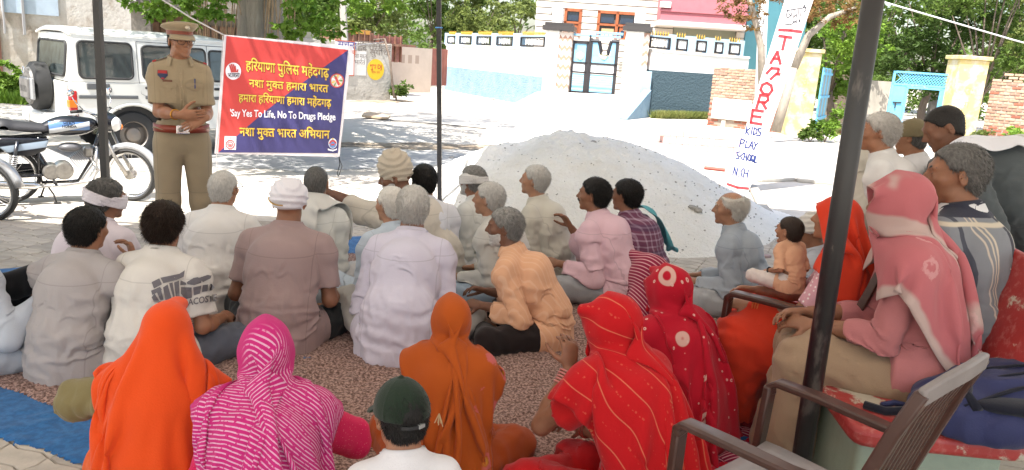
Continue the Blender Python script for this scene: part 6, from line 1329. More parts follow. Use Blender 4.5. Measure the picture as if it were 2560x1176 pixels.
def car_wheel(x_, y_, sg):
    M_ = Matrix.Translation((x_, y_, .345)) @ Matrix.Rotation(R(90) * -sg, 4, 'X'); b = MB(); b.lathe([(.20, -.10), (.27, -.115), (.325, -.10), (.345, -.07), (.345, .07), (.325, .10), (.27, .115), (.20, .10)], 32, M_)
    for q in range(44): b.box((0, 0, 0), (.012, .03, .012), M=M_ @ Matrix.Rotation(2 * math.pi * q / 44, 4, 'Z') @ Matrix.Translation((.348, 0, .05 * (1 if q % 2 else -1))))
    t_ = b.build('wheel', m_rub, car, smooth='auto'); b = MB(); b.lathe([(.205, .10), (.19, .085), (.185, .02), (.12, .04), (.10, .085), (.06, .095), (0, .10)], 28, M_); b.build('rim', m_steel, t_, smooth='auto')
for x_ in (0, 2.68):
    for sg in (-1, 1): car_wheel(x_, sg * (HW - .13), sg)
M_ = Matrix.Translation((-.98, .10, .98)) @ Matrix.Rotation(R(-90), 4, 'Y'); b = MB(); b.lathe([(.20, -.12), (.34, -.10), (.35, 0), (.34, .07), (.27, .105), (.20, .11)], 32, M_); sp = b.build('spare_wheel', m_rub, car, smooth='auto')
b = MB(); b.lathe([(.27, .10), (.25, .135), (0, .145)], 28, M_); cv_ = b.build('wheel_cover', mat('cover_grey', (.11, .105, .10), .45), sp, smooth='auto'); b = MB(); b.box((-1.135, .10, .95), (.06, .44, .30), bev=.02); b.build('cover_plate', mat('cover_grey', (.11, .105, .10), .45), sp)
b = MB(); b.box((-1.12, -.17, .95), (.04, .14, .30), bev=.01); b.build('cover_wing', mat('cover_silver', (.30, .31, .32), .35, .4), sp)
Mt = Matrix(((0, 0, -1, -1.168), (-1, 0, 0, .10), (0, 1, 0, .90), (0, 0, 0, 1))); text('lettering', 'BOLERO', mat('emboss_grey', (.055, .053, .05), .5), .12, Mt, sp, width=.32, off=.003)
MB().tube([(-1.15, .10 + .055 * math.cos(t), 1.20 + .045 * math.sin(t)) for t in np.linspace(0, 2 * math.pi, 15)[:-1]], .007, 5, close=True).build('badge', m_chrome, sp)
# rear number plate
b = MB(); b.box((-1.04, .62, .50), (.01, .34, .12)); vb('number_plate', b, mat('plate_white', (.6, .6, .58), .5))
P0c = atz(192, 408, 0); w0 = atz(317, 397, 0); cyaw = R(46); car.scale = (.90,) * 3; cdir = np.array([math.cos(cyaw), math.sin(cyaw), 0]); cn = np.array([math.sin(cyaw), -math.cos(cyaw), 0]); cp = atz(332, 394, 0) - cn * .71 * .90; car.location = tuple(cp); car.rotation_euler = (0, 0, cyaw)
# ------------------------------------------------------------------ motorcycle
bk = empty('motorcycle', (0, 0, 0), 0, 'black motorcycle with blue and white tank on its side stand', 'motorcycle')
m_mb = mat('bike_black', (.012, .014, .02), .22, coat=.6); m_alu = mat('bike_alloy', (.40, .38, .35), .38, .8, var=.2, vs=20); m_seat = mat('seat_vinyl', (.022, .022, .026), .55, bump=.2, bs=60)
def bb_(name, b, m, par=None, **k): return b.build(name, m, par or bk, **k)
def bike_wheel(M_, par):
    b = MB(); n_ = 36; b.lathe([(.262, -.03), (.285, -.043), (.305, -.03), (.312, 0), (.305, .03), (.285, .043), (.262, .03), (.262, -.03)], n_, M_); w_ = b.build('wheel', m_rub, par, smooth='auto'); b = MB(); b.lathe([(.262, -.028), (.245, -.022), (.238, 0), (.245, .022), (.262, .028)], n_, M_); b.build('rim', m_chrome, w_, smooth=True)
    b = MB(); b.lathe([(0, -.045), (.055, -.045), (.055, -.02), (.03, -.015), (.03, .015), (.055, .02), (.055, .045), (0, .045)], 18, M_); b.build('hub', m_alu, w_, smooth='auto')
    b = MB()
    for q in range(18):
        a = 2 * math.pi * q / 18; a2 = a + (.45 if q % 2 else -.45); s_ = .03 if q % 4 < 2 else -.03; b.tube([M_ @ Vector((.045 * math.cos(a), .045 * math.sin(a), s_)), M_ @ Vector((.245 * math.cos(a2), .245 * math.sin(a2), 0))], .0022, 4)
    b.build('spokes', m_chrome, w_)['kind'] = 'stuff'; return w_
RX = Matrix.Rotation(R(90), 4, 'X'); bike_wheel(Matrix.Translation((0, 0, .312)) @ RX, bk)
# frame
b = MB(); b.tube([(.92, 0, .86), (.62, 0, .78), (.15, 0, .74), (-.12, 0, .72), (-.35, 0, .70)], .018, 8); b.tube([(.92, 0, .82), (.80, 0, .45), (.66, 0, .22), (.30, 0, .22)], .018, 8); b.tube([(.30, -.09, .74), (.28, -.08, .50), (.30, -.05, .24)], .014, 6); b.tube([(.30, .09, .74), (.28, .08, .50), (.30, .05, .24)], .014, 6)
for s_ in (-1, 1): b.tube([(.32, s_ * .09, .32), (.16, s_ * .095, .31), (-.02, s_ * .095, .312)], .017, 6)
bb_('frame', b, m_mb, smooth=True)
b = MB(); b.tube([(.86, -.10, .62), (.84, -.13, .40), (.72, -.14, .22), (.55, -.13, .20)], .014, 8); b.tube([(.86, .10, .62), (.84, .13, .40), (.72, .14, .22), (.55, .13, .20)], .014, 8); b.tube([(.86, -.10, .62), (.86, .10, .62)], .014, 8); bb_('crash_guard', b, m_chrome, smooth=True)
f_ = field([ell((.62, 0, .86), (.25, .125, .115)), ell((.50, 0, .83), (.20, .105, .09)), ell((.80, 0, .88), (.10, .08, .07))]); o = blob('fuel_tank', lambda P: np.maximum(f_(P), .765 - P[:, 2] - .05 * (P[:, 0] - .4)), *f_.b, .012, m_mb, bk, 1)
kk = NB('tank_decal', .2, 'Object', 0, .5); c = kk.mix(kk.band(kk.z, .865, .045, .004), (.012, .014, .02), (.10, .20, .42)); c = kk.mix(kk.band(kk.M('SUBTRACT', kk.z, kk.M('MULTIPLY', kk.x, .22)), .715, .026, .004), c, (.55, .58, .62)); c = kk.mix(kk.M('MULTIPLY', kk.step(kk.x, .40, .41), kk.M('SUBTRACT', 1.0, kk.step(kk.x, .80, .81))), (.012, .014, .02), c); kk.done(c, 0); o.data.materials.clear(); o.data.materials.append(kk.m)
for s_ in (-1, 1):
    Mt = Matrix(((-s_, 0, 0, .60), (0, 0, s_, s_ * .131), (0, 1, 0, .885), (0, 0, 0, 1))); text('lettering', 'HERO', m_mb, .04, Mt, o, width=.11, off=.0012); Mt2 = Mt.copy(); Mt2[2][3] = .852; Mt2[1][3] = s_ * .131; text('lettering', 'HONDA', m_mb, .04, Mt2, o, width=.14, off=.0012)
MB().lathe([(.035, 0), (.035, .012), (0, .014)], 14, Matrix.Translation((.68, 0, .975))).build('filler_cap', m_chrome, o)
f_ = field([cap((.36, 0, .80), (-.02, 0, .83), .085, .095, .05, 'core', ((0, 1, 0), .80)), cap((-.02, 0, .83), (-.36, 0, .88), .095, .075, .05, 'core', ((0, 1, 0), .85))]); blob('seat', lambda P: np.maximum(f_(P), .79 + .12 * np.abs(P[:, 0] - .25) - P[:, 2]), *f_.b, .012, m_seat, bk, 1)
kk = NB('side_panel_decal', .2, 'Object', 0, .5); c = kk.mix(kk.band(kk.M('SUBTRACT', kk.z, kk.M('MULTIPLY', kk.x, .15)), .615, .035, .006), (.012, .014, .02), (.40, .50, .62)); kk.done(c, 0)
for s_ in (-1, 1):
    b = MB(); b.prism([(.40, .73), (.36, .60), (.22, .53), (.02, .55), (-.10, .66), (-.06, .74)], s_ * .085, s_ * .125); bb_('side_cover', b, kk.m, bev=.02, smooth=True)
    b = MB(); b.prism([(-.06, .75), (-.10, .68), (-.46, .76), (-.50, .83), (-.30, .82)], s_ * .07, s_ * .10); bb_('tail_cowl', b, m_mb, bev=.015)
    b = MB(); b.tube([(.02, s_ * .13, .33), (.10, s_ * .13, .70)], .020, 8); bb_('shock_absorber', b, m_mb, smooth=True); b = MB()
    for q in range(8): t = .15 + q * .06; b.lathe([(.034, -.006), (.040, 0), (.034, .006)], 12, Matrix.Translation((.02 + .08 * t, s_ * .13, .33 + .37 * t)))
    bb_('spring', b, m_chrome, smooth=True)['kind'] = 'stuff'
b = MB(); pts = [(.33 * math.cos(a), 0, .312 + .355 * math.sin(a)) for a in np.linspace(R(15), R(175), 12)]; b.tube([(-x_, 0, z_) for x_, _, z_ in pts], .058, 8, flat=.0 or None); bb_('rear_mudguard', b, m_mb, smooth=True); b = MB().box((-.50, 0, .72), (.06, .12, .07), bev=.01); bb_('tail_lamp', b, m_tail)
# engine
b = MB(); b.lathe([(0, -.14), (.085, -.14), (.10, -.10), (.10, .10), (.085, .14), (0, .14)], 22, Matrix.Translation((.52, 0, .36)) @ RX); b.lathe([(0, -.13), (.075, -.13), (.09, -.09), (.09, .09), (.075, .13), (0, .13)], 20, Matrix.Translation((.40, 0, .35)) @ RX); bb_('crankcase', b, m_alu, smooth='auto')
b = MB()
for q in range(8): b.box((.63 + q * .016, 0, .44 + q * .012), (.006, .15, .15), M=None, rot=Matrix.Rotation(R(-35), 4, 'Y'))
bb_('cylinder_fins', b, m_alu)['kind'] = 'stuff'; b = MB().box((.78, 0, .56), (.09, .12, .12), bev=.02); bb_('cylinder_head', b, m_alu)
f_ = field([ell((.60, -.02, .62), (.12, .09, .055))]); blob('air_box', f_, *f_.b, .014, mat('air_box_grey', (.12, .12, .13), .4), bk, 1)
b = MB(); b.tube([(.80, -.06, .50), (.86, -.12, .36), (.78, -.15, .24), (.50, -.16, .20), (.25, -.165, .21)], .019, 10); bb_('exhaust_pipe', b, m_chrome, smooth=True); b = MB(); b.tube([(.30, -.17, .21), (.22, -.17, .215), (-.1, -.175, .24), (-.45, -.18, .27), (-.50, -.18, .275)], [.02, .042, .046, .048, .03], 14); bb_('silencer', b, m_chrome, smooth=True)
b = MB(); b.tube([(.42, -.20, .25), (.42, .20, .25)], .012, 6); b.box((.42, -.22, .25), (.035, .09, .025)); b.box((.42, .22, .25), (.035, .09, .025)); bb_('foot_peg', b, m_dark); b = MB(); b.tube([(.36, .12, .22), (.30, .26, .01)], .011, 6); b.box((.30, .27, .008), (.06, .04, .012)); bb_('side_stand', b, m_dark)
b = MB(); b.tube([(.34, -.16, .22), (.40, -.17, .11), (.42, -.17, .02)], .010, 6); b.box((.43, -.17, .012), (.07, .05, .012)); bb_('centre_stand', b, m_dark); b = MB().box((.05, .15, .36), (.42, .03, .11), bev=.03); bb_('chain_cover', b, m_mb)
# steering group turned to the right
st = Matrix.Translation((.95, 0, .80)) @ Matrix.Rotation(R(-38), 4, 'Z') @ Matrix.Translation((-.95, 0, -.80)); T3 = lambda *p: tuple(st @ Vector(p))
for s_ in (-1, 1): MB().tube([T3(.93, s_ * .085, .96), T3(1.12, s_ * .085, .52), T3(1.25, s_ * .075, .312)], [.017, .019, .026], 8).build('fork_leg', m_alu, bk, True)
bike_wheel(st @ Matrix.Translation((1.25, 0, .312)) @ RX, bk)
b = MB(); b.tube([T3(1.25 + .335 * math.cos(a), 0, .312 + .335 * math.sin(a)) for a in np.linspace(R(10), R(165), 12)], .045, 8); bb_('front_mudguard', b, mat('mudguard_silver', (.45, .46, .48), .3, .5), smooth=True)
f_ = field([ell(T3(1.03, 0, .90), (.10, .105, .11)), ell(T3(.98, 0, .93), (.09, .13, .10))]); blob('headlamp_cowl', f_, *f_.b, .013, m_mb, bk, 1); b = MB(); b.lathe([(.085, 0), (.07, .03), (0, .045)], 18, st @ Matrix.Translation((1.10, 0, .89)) @ Matrix.Rotation(R(90), 4, 'Y')); bb_('headlamp', b, mat('headlight_glass', (.7, .7, .7), .1), smooth=True)
b = MB(); b.tube([T3(.80, -.36, 1.03), T3(.90, -.26, 1.04), T3(.93, -.10, .99), T3(.93, .10, .99), T3(.90, .26, 1.04), T3(.80, .36, 1.03)], .012, 8); bb_('handlebar', b, m_chrome, smooth=True)
for s_ in (-1, 1):
    b = MB(); b.tube([T3(.80, s_ * .36, 1.03), T3(.885, s_ * .275, 1.04)], .018, 8); bb_('grip', b, m_rub, smooth=True); b = MB(); b.tube([T3(.88, s_ * .25, 1.055), T3(.86, s_ * .34, 1.13), T3(.83, s_ * .36, 1.20)], .006, 6); mr = bb_('mirror_stem', b, m_chrome, smooth=True)
    b = MB(); b.lathe([(0, -.012), (.05, -.008), (.055, 0), (0, .004)], 14, st @ Matrix.Translation((.82, s_ * .37, 1.24)) @ Matrix.Rotation(R(-80), 4, 'Y') @ Matrix.Diagonal((.75, 1.25, 1, 1))); b.build('mirror', m_chrome, mr, True); b = MB(); b.lathe([(0, -.04), (.03, -.02), (.035, .01), (0, .03)], 10, st @ Matrix.Translation((1.06, s_ * .17, .84)) @ Matrix.Rotation(R(90), 4, 'Y')); bb_('indicator', b, m_amber, smooth=True)
    b = MB(); b.tube([T3(.86, s_ * .22, 1.04), T3(.98, s_ * .34, 1.03)], .006, 5); bb_('lever', b, m_alu)
b = MB(); b.lathe([(.04, 0), (.045, .02), (0, .03)], 14, st @ Matrix.Translation((.96, 0, 1.0)) @ Matrix.Rotation(R(-30), 4, 'Y')); bb_('speedometer', b, m_dark)
for pts in ([T3(.86, -.2, 1.04), (.95, -.12, .92), (.86, -.05, .78)], [T3(.86, .2, 1.04), T3(1.0, .1, .95), (.88, .05, .75)]): MB().tube(pts, .005, 5).build('cable', m_rub, bk)
b0 = atz(28, 508, 0); b1 = atz(300, 499, 0); dv = b1 - b0; bs_ = .85; bk.scale = (bs_,) * 3; bk.location = tuple(b0); bk.rotation_euler = (R(0), R(0), math.atan2(dv[1], dv[0])); bk.rotation_euler = Matrix.Rotation(math.atan2(dv[1], dv[0]) + R(4), 3, 'Z').to_euler()
bk2 = copy_tree(bk); q_ = atz(-8, 545, 0); a_ = math.atan2(dv[1], dv[0]) + R(10); bk2.location = tuple(q_ - np.array([math.cos(a_), math.sin(a_), 0]) * 1.28 * bs_); bk2.rotation_euler = (0, 0, a_); tag(bk2, 'second motorcycle, only its front wheel showing at the left edge', 'motorcycle')
# ------------------------------------------------------------------ banner
bd_ = 9.4; bpx = {'tl': (560, 88, 9.1), 'tr': (880, 115, 9.75), 'bl': (536, 384, 9.1), 'br': (849, 391, 9.75)}; bq = {k_: aty(*v_) for k_, v_ in bpx.items()}
bn = np.cross(bq['tr'] - bq['tl'], bq['bl'] - bq['tl']); bn = bn / np.linalg.norm(bn); bn = bn if bn[1] < 0 else -bn; bo = bq['tl']
ban = empty('banner', tuple((bq['bl'] + bq['br']) / 2), 0, 'red and navy Hindi anti-drugs banner strung between ropes', 'banner')
def bpt(px, py, o=0.0):
    p = onplane(px, py, bo, bn); u = (px - 540) / 340; v_ = (py - 88) / 300
    w_ = .012 * math.sin(u * 9 + 2 * v_) * (1 - abs(v_ - .5)) + .006 * math.sin(v_ * 14 + u * 5); return p + bn * (o + w_)
def quadmap(c):                          # unit square to picture corners, for print laid on the cloth
    return lambda u, v_: (1 - u) * (1 - v_) * np.array(c[0]) + u * (1 - v_) * np.array(c[1]) + u * v_ * np.array(c[2]) + (1 - u) * v_ * np.array(c[3])
C6 = lambda x_, y_: (530 + x_ / 3.565, 70 + y_ / 3.565)
outer = quadmap([(560, 87), (881, 116), (849, 393), (536, 384)]); inner = quadmap([C6(128, 72), C6(1212, 197), C6(1122, 1118), C6(55, 1110)])
def patch(name, qm, m, o, nu=28, nv=22, sel_=None):
    V, UV, F = [], [], []
    for i in range(nu + 1):
        for j in range(nv + 1): p = qm(i / nu, j / nv); V.append(bpt(p[0], p[1], o)); UV.append((i / nu, 1 - j / nv))
    for i in range(nu):
        for j in range(nv): a = i * (nv + 1) + j; F.append((a, a + nv + 1, a + nv + 2, a + 1))
    me = fast_mesh(name, V, np.array(F), UV); return link(name, me, m, ban, None)
bo_ = patch('cloth', outer, mat('banner_white', (.62, .56, .56), .6), 0)
k = NB('banner_print', .5, 'UV', 0, .3); dg = k.M('SUBTRACT', k.y, k.M('MULTIPLY', k.x, 1.0)); c = k.mix(k.step(dg, -.006, .006), (.045, .040, .135), (.47, .050, .045)); k.done(c, .05, 300, .001); patch('print_field', inner, k.m, .004)
m_by = mat('banner_yellow', (.62, .44, .05), .6); m_bo = mat('banner_outline', (.20, .04, .03), .6); m_bw = mat('banner_text_white', (.72, .70, .74), .6); m_br_ = mat('banner_red', (.47, .05, .045), .6); m_bk = mat('banner_black', (.03, .03, .035), .6)
def btext(body, c0, c1, hgt, head, m, off, o, kern=None, baseline=False):
    """lettering between crop points c0, c1 (head line, or base line) and hgt crop pixels tall"""
    me = text_mesh(body, 1.0, off, kern, 4); xs = [v_.co.x for v_ in me.vertices]; x0_, x1_ = min(xs), max(xs)
    for v_ in me.vertices:
        u = (v_.co.x - x0_) / (x1_ - x0_); t = (v_.co.y / head) if baseline else (v_.co.y - head) / head
        cx = c0[0] + (c1[0] - c0[0]) * u; cy = c0[1] + (c1[1] - c0[1]) * u - t * hgt; px, py = C6(cx, cy); v_.co = Vector(bpt(px, py, o))
    return link('lettering', me, m, ban, False)
# the vowel sign i is typed before its consonant, half letters joined by kerning, as the font draws no conjuncts
L1 = 'हियाणा'; lines = [('हिरयाणा पुिलस महेंदगढ़', (300, 296), (1040, 366), 78), ('नशा मुकत हमारा भारत', (328, 462), (1035, 512), 62), ('हमारा हिरयाणा हमारा महेंदगढ़', (235, 592), (1062, 641), 62), ('नशा मुकत भारत अिभयान', (245, 892), (1048, 917), 68)]
for body, c0, c1, hg in lines:
    kern = {i: -9 for i, ch in enumerate(body) if ch == 'क' and i + 1 < len(body) and body[i + 1] == 'त'}
    btext(body, c0, c1, hg, .62, m_bo, .045, .0065, kern); btext(body, c0, c1, hg, .62, m_by, .015, .0085, kern)
btext("'Say Yes To Life, No To Drugs Pledge", (160, 785), (1098, 822), 62, .70, m_bw, .018, .0085, None, True)
def bdisc(c, rx, ry, m, o, n=26, nm='emblem', par=None):
    V = [bpt(*C6(*c), o)] + [bpt(*C6(c[0] + rx * math.cos(t), c[1] + ry * math.sin(t)), o) for t in np.linspace(0, 2 * math.pi, n + 1)[:-1]]; return pyd(nm, V, [(0, i + 1, (i + 1) % n + 1) for i in range(n)], m, par or ban)
def bpoly(pts, m, o, nm='emblem', par=None): return pyd(nm, [bpt(*C6(*p), o) for p in pts], [tuple(range(len(pts)))], m, par or ban)
def bring(c, r0, r1, m, o, par, a0=0, a1=360, n=24, nm='emblem_ring'):
    V = []; 
    for t in np.linspace(R(a0), R(a1), n + 1): V += [bpt(*C6(c[0] + r0 * math.cos(t), c[1] + r0 * math.sin(t)), o), bpt(*C6(c[0] + r1 * math.cos(t), c[1] + r1 * math.sin(t)), o)]
    return pyd(nm, V, [(2 * i, 2 * i + 1, 2 * i + 3, 2 * i + 2) for i in range(n)], m, par)
e1 = bdisc((189, 386), 69, 76, m_bw, .006)
for pts in ([(150, 330), (163, 326), (180, 380), (166, 386)], [(166, 322), (180, 320), (192, 376), (180, 382)], [(184, 324), (196, 324), (206, 376), (193, 380)], [(200, 336), (211, 338), (217, 382), (205, 382)], [(164, 372), (214, 372), (222, 396), (168, 398)], [(216, 392), (226, 366), (236, 370), (230, 398)]): bpoly(pts, m_br_, .0085, 'hand_print', e1)
bpoly([(140, 404), (246, 404), (238, 442), (146, 438)], m_bk, .0095, 'emblem_band', e1); btext('DRUGS', (146, 437), (242, 442), 30, .70, m_bw, .01, .0105, None, True)
for a in (R(225),): pass
e2 = bdisc((1112, 470), 52, 58, mat('emblem_pale', (.55, .50, .42), .6), .006); bring((1112, 470), 54, 64, m_br_, .0075, e2)
m_eg = mat('emblem_green', (.10, .22, .05), .6)
for i in range(9): a = i * .7; bpoly([(1112 + 8 * math.cos(a), 470 + 8 * math.sin(a)), (1112 + 44 * math.cos(a - .16), 470 + 50 * math.sin(a - .16)), (1112 + 50 * math.cos(a), 470 + 56 * math.sin(a)), (1112 + 44 * math.cos(a + .16), 470 + 50 * math.sin(a + .16))], (m_eg, m_by, m_bw)[i % 3], .0085, 'emblem_leaf', e2)
bpoly([(1088, 440), (1106, 430), (1140, 505), (1122, 515)], m_br_, .0095, 'emblem_bottle', e2); bdisc((1102, 398), 7, 8, m_bk, .0095, 10, 'emblem_dot', e2)
e3 = bpoly([(112, 964), (216, 967), (212, 1086), (108, 1084)], m_bw, .006); bring((161, 1038), 34, 42, m_br_, .0075, e3); bring((161, 1038), 18, 24, m_br_, .0075, e3)
for i in range(12): a = i * math.pi / 6; bpoly([(161 + 26 * math.cos(a - .1), 1038 + 26 * math.sin(a - .1)), (161 + 33 * math.cos(a), 1038 + 33 * math.sin(a)), (161 + 26 * math.cos(a + .1), 1038 + 26 * math.sin(a + .1))], m_br_, .0075, 'emblem_tooth', e3)
bpoly([(146, 1036), (176, 1036), (170, 1050), (152, 1050)], m_br_, .0078, 'emblem_mark', e3); bpoly([(150, 974), (176, 975), (172, 986), (154, 985)], mat('emblem_pink', (.55, .25, .25), .6), .0075, 'emblem_mark', e3)
e4 = bdisc((1076, 1030), 38, 46, m_bw, .006); bdisc((1076, 1034), 32, 38, mat('emblem_blue', (.10, .22, .45), .6), .0075, 22, 'emblem_field', e4); bring((1076, 1032), 18, 33, m_br_, .0085, e4, 180, 360); bpoly([(1058, 1034), (1094, 1034), (1094, 1048), (1058, 1048)], m_br_, .0085, 'emblem_mark', e4); bdisc((1076, 988), 7, 8, m_by, .0085, 10, 'emblem_dot', e4); bpoly([(1032, 1074), (1050, 1082), (1076, 1086), (1102, 1082), (1112, 1072), (1112, 1088), (1076, 1102), (1032, 1090)], m_bw, .0085, 'emblem_ribbon', e4)
fix(ban)
m_rope = mat('rope_pale', (.45, .42, .40), .9); a_ = aty(375, -20, 7.5); r_ = empty('rope', a_, 0, 'pale rope running from the banner up to the top of the frame', 'rope'); MB().tube([bpt(560, 88), (bpt(560, 88) + a_) / 2 - [0, 0, .02], a_], .008, 5).build('strand', m_rope, r_); fix(r_)
r_ = empty('rope', bpt(541, 385), 0, 'thin cord tied down from the lower left corner of the banner', 'rope'); p = bpt(541, 385); MB().tube([bpt(557, 90), bpt(541, 385), p + [0, 0, -.4], [p[0], p[1], 0]], .004, 4).build('strand', m_rope, r_); fix(r_)
r_ = empty('rope', bpt(848, 392), 0, 'dark knotted cord hanging from the lower right corner of the banner', 'rope'); p = bpt(848, 392); MB().tube([p, p + [.01, 0, -.1], p + [-.02, 0, -.22], p + [.02, 0, -.35], p + [.0, 0, -.5]], .006, 4).build('strand', m_rub, r_); MB().tube([p + [0, 0, -.02], p + [.04, 0, -.12], p + [.0, 0, -.25]], .005, 4).build('strand', m_rub, r_); MB().tube([p + [0, 0, -.3], [p[0] + .03, p[1], 0]], .002, 4).build('strand', m_rope, r_); fix(r_)
# the far side of the banner is tied to a rope going right behind the dark pole
r_ = empty('rope', bpt(880, 115), 0, 'thin cord from the top right corner of the banner towards the wall', 'rope'); a_ = aty(960, 105, 14); MB().tube([bpt(880, 116), a_], .006, 4).build('strand', m_rope, r_); fix(r_)
# ------------------------------------------------------------------ the people
C = cloth; c_wh = lambda n, v=(.60, .59, .59): C(n, v)
def man(label, px, py, zt, yaw, sk=None, tone='a', bh=.011, sh=None, shk=None, pa=None, pak=None, hr='grey', hk=None, wrap=None, beard=None, **kw):
    J = skel(**(sk or {})); J = person(label, px, py, zt, yaw, J=J, tone=tone, bh=bh, group=None, **kw)
    if pa is not None: pants(J, pa, **(pak or {}))
    if sh is not None: shirt(J, sh, **(shk or {}))
    if hr: hair(J, hr, J['root'], **(hk or {}))
    if wrap: wrap_part(wrap[0], J, wrap[1], J['root'], wrap[2], seed=wrap[3] if len(wrap) > 3 else 0)
    if beard: beard_part(J, beard[0], J['root'], beard[1])
    if bh <= .008: brows(J, hr if hr in ('black', 'grey', 'white', 'dgrey', 'lgrey') else 'grey')
    return J
KIN = dict(lean=.35)
# -- seated men, front of the crowd
J = man('boy in grey shirt with black sleeves, chin on his hand', 215, 519, .81, -8, dict(lean=.30, hy=R(-6), hp=R(4), hR=(.13, .36, .53), pR=(.7, .1, -.7), hL=(-.36, .22, .24), pL=(-1, -.1, -.4), wide=1.02), 'a', .0085, cloth('grey_rib', (.40, .365, .36)), dict(length=.30, e=.016, collar=1, seed=2, amp=.007, loose=.01), cloth('pants_char', (.022, .024, .026)), {}, 'black', dict(length=.02, seed=5), hand_kw=dict(R=dict(d=(-.3, .1, 1), n=(-.6, -.6, .1), curl=1.1)))
m_blk = cloth('black_sleeve', (.010, .010, .012)); P = []
for s in 'LR': P += sleeve(J, s, 1.55 if s == 'R' else 1.85, .010)
for s in 'LR':
    Q_ = [q for q in P if q['g'] == 'sl' + s]; cf = J['S' + s] * .0 + (J['el' + s] + (J['w' + s] - J['el' + s]) * (.55 if s == 'R' else .85)); dn_ = unit(J['w' + s] - J['el' + s]); garment('sleeve', Q_, m_blk, J['root'], .012, wrk(J, .006, 3, limb=[(J['el' + s], .08)]), plane_cut(cf, dn_), J=J, stretch=1.05)
J = man('man in pinkish white shirt with a white head band, beside the dark pole', 264, 449, .83, -14, dict(lean=.5, hy=R(-20), hp=R(6)), 'b', .010, cloth('lilac_white', (.56, .50, .54)), dict(seed=4), c_wh('dhoti_a'), {}, 'dgrey', {}, ('head_band', cloth('band_white', (.60, .56, .60)), 'band', 1))
J = man('boy in white t-shirt with a grey animal print on its back', 410, 508, .84, -3, dict(lean=.30, hy=R(4), hp=R(6), hL=(-.20, .32, .22), hR=(.22, .32, .22), wide=.98), 'a', .0085, cloth('tee_cream', (.56, .53, .49)), dict(length=.62, e=.020, loose=.02, seed=6, amp=.008), cloth('jeans_grey', (.10, .11, .14)), {}, 'brown', dict(length=.030, th=.016, seed=8))
LAC = J
J = man('bald man with glasses in white shirt, seen from behind', 556, 428, .85, 2, dict(lean=.40, wide=1.0, fat=1.02, hy=R(-12)), 'a', .010, cloth('shirt_white_a', (.62, .60, .58)), dict(length=.7, e=.018, loose=.02, collar=1, seed=7), cloth('pants_dk', (.05, .055, .065)), {}, 'lgrey', dict(style='short', length=.007, th=.004))
g = MB(); T_ = lambda *p: tuple(J['H'] + J['Rh'] @ np.array(p)); g.tube([T_(.083, -.01, .012), T_(.080, .05, .012), T_(.070, .105, .008)], .0022, 5); g.tube([T_(-.083, -.01, .012), T_(-.080, .05, .012), T_(-.070, .105, .008)], .0022, 5)
for sx in (-1, 1): g.tube([T_(sx * .034 + .026 * math.cos(t), .112, .004 + .02 * math.sin(t)) for t in np.linspace(0, 6.28, 13)[:-1]], .002, 5, close=True)
g.build('glasses', m_dark, J['root'], True)
J = man('broad man in mauve t-shirt and white turban, seen from behind', 722, 443, .935, 0, dict(lean=.24, wide=1.10, fat=1.1, hy=R(6), hL=(-.24, .30, .24), hR=(.20, .30, .22)), 'b', .0085, cloth('mauve_tee', (.34, .245, .235)), dict(length=.60, e=.012, loose=.012, seed=9, amp=.006), cloth('pants_char', (.022, .024, .026)), {}, None, {}, ('turban', cloth('turban_white', (.64, .62, .66)), 'turban', 2), extra_top=.02)
b = MB(); T_ = lambda *p: tuple(J['H'] + J['Rh'] @ np.array(p)); b.tube([T_(-.098 * math.cos(t), -.012 - .124 * math.sin(t), .03 - .022 * math.sin(t * 1.2) + .03 * (t < .3) * 0) for t in np.linspace(.15, 1.5, 9)], .004, 6); b.build('gold_border', mat('gold_thread', (.42, .26, .08), .6), J['root'], True)
J = man('bald man with a fringed white shawl over his left shoulder', 790, 418, .85, -6, dict(lean=.35, hy=R(8), wide=1.0), 'b', .009, cloth('kurta_white_b', (.60, .60, .57)), dict(seed=11, e=.016, loose=.02, skirt=1), c_wh('dhoti_a'), {}, 'dgrey', dict(length=.005, th=.003))
SHAW = J
J = man('old man in cream turban pointing with an outstretched arm', 985, 384, .95, 78, dict(lean=.5, hy=R(12), hp=R(14), hL=(.0, .70, .555), pL=(-.3, 0, -1), neck=-.01), 'd', .0085, cloth('kurta_cream', (.56, .51, .44)), dict(length=1.72, seed=12, e=.016, loose=.03), c_wh('dhoti_a'), {}, None, {}, ('turban', cloth('turban_cream', (.52, .45, .36)), 'tall', 5), ('lgrey', .8), extra_top=.035, hand_kw=dict(L=dict(fc=[.25, .9, 1.2, 1.3], n=(0, 0, -1))))
J = man('dark haired man in a plain white shirt in front of the thin pole', 1062, 413, .87, 6, dict(lean=.4, hy=R(16), wide=1.05), 'a', .009, cloth('shirt_white_c', (.62, .62, .66)), dict(seed=13, e=.016, loose=.015), c_wh('dhoti_a'), {}, 'black', dict(length=.018))
J = man('white haired man in pale blue kurta, mostly behind another white haired man', 982, 470, .83, 38, dict(lean=.45, hy=R(18), hL=(-.2, .38, .2), legs=dict(L=((-.30, .42, .16), (-.12, .78, .08)))), 'c', .0095, cloth('kurta_blue_a', (.44, .50, .56)), dict(seed=14, e=.016), cloth('dhoti_blue', (.42, .48, .55)), dict(e=.03, amp=.010, wide=.02), 'white', dict(length=.012))
J = man('white haired man in long lavender white kurta, nearest in the middle', 1034, 467, .91, -2, dict(lean=.50, hy=R(10), wide=.96, hL=(-.12, .32, .28), hR=(.10, .34, .25), legs=dict(L=((-.33, .28, .17), (-.06, .40, .08)))), 'b', .0085, cloth('kurta_lavender', (.53, .50, .58)), dict(seed=15, e=.018, loose=.035, collar=1, amp=.009), cloth('pants_sand', (.42, .395, .36)), dict(e=.022), 'lgrey', dict(length=.013, style='short'))
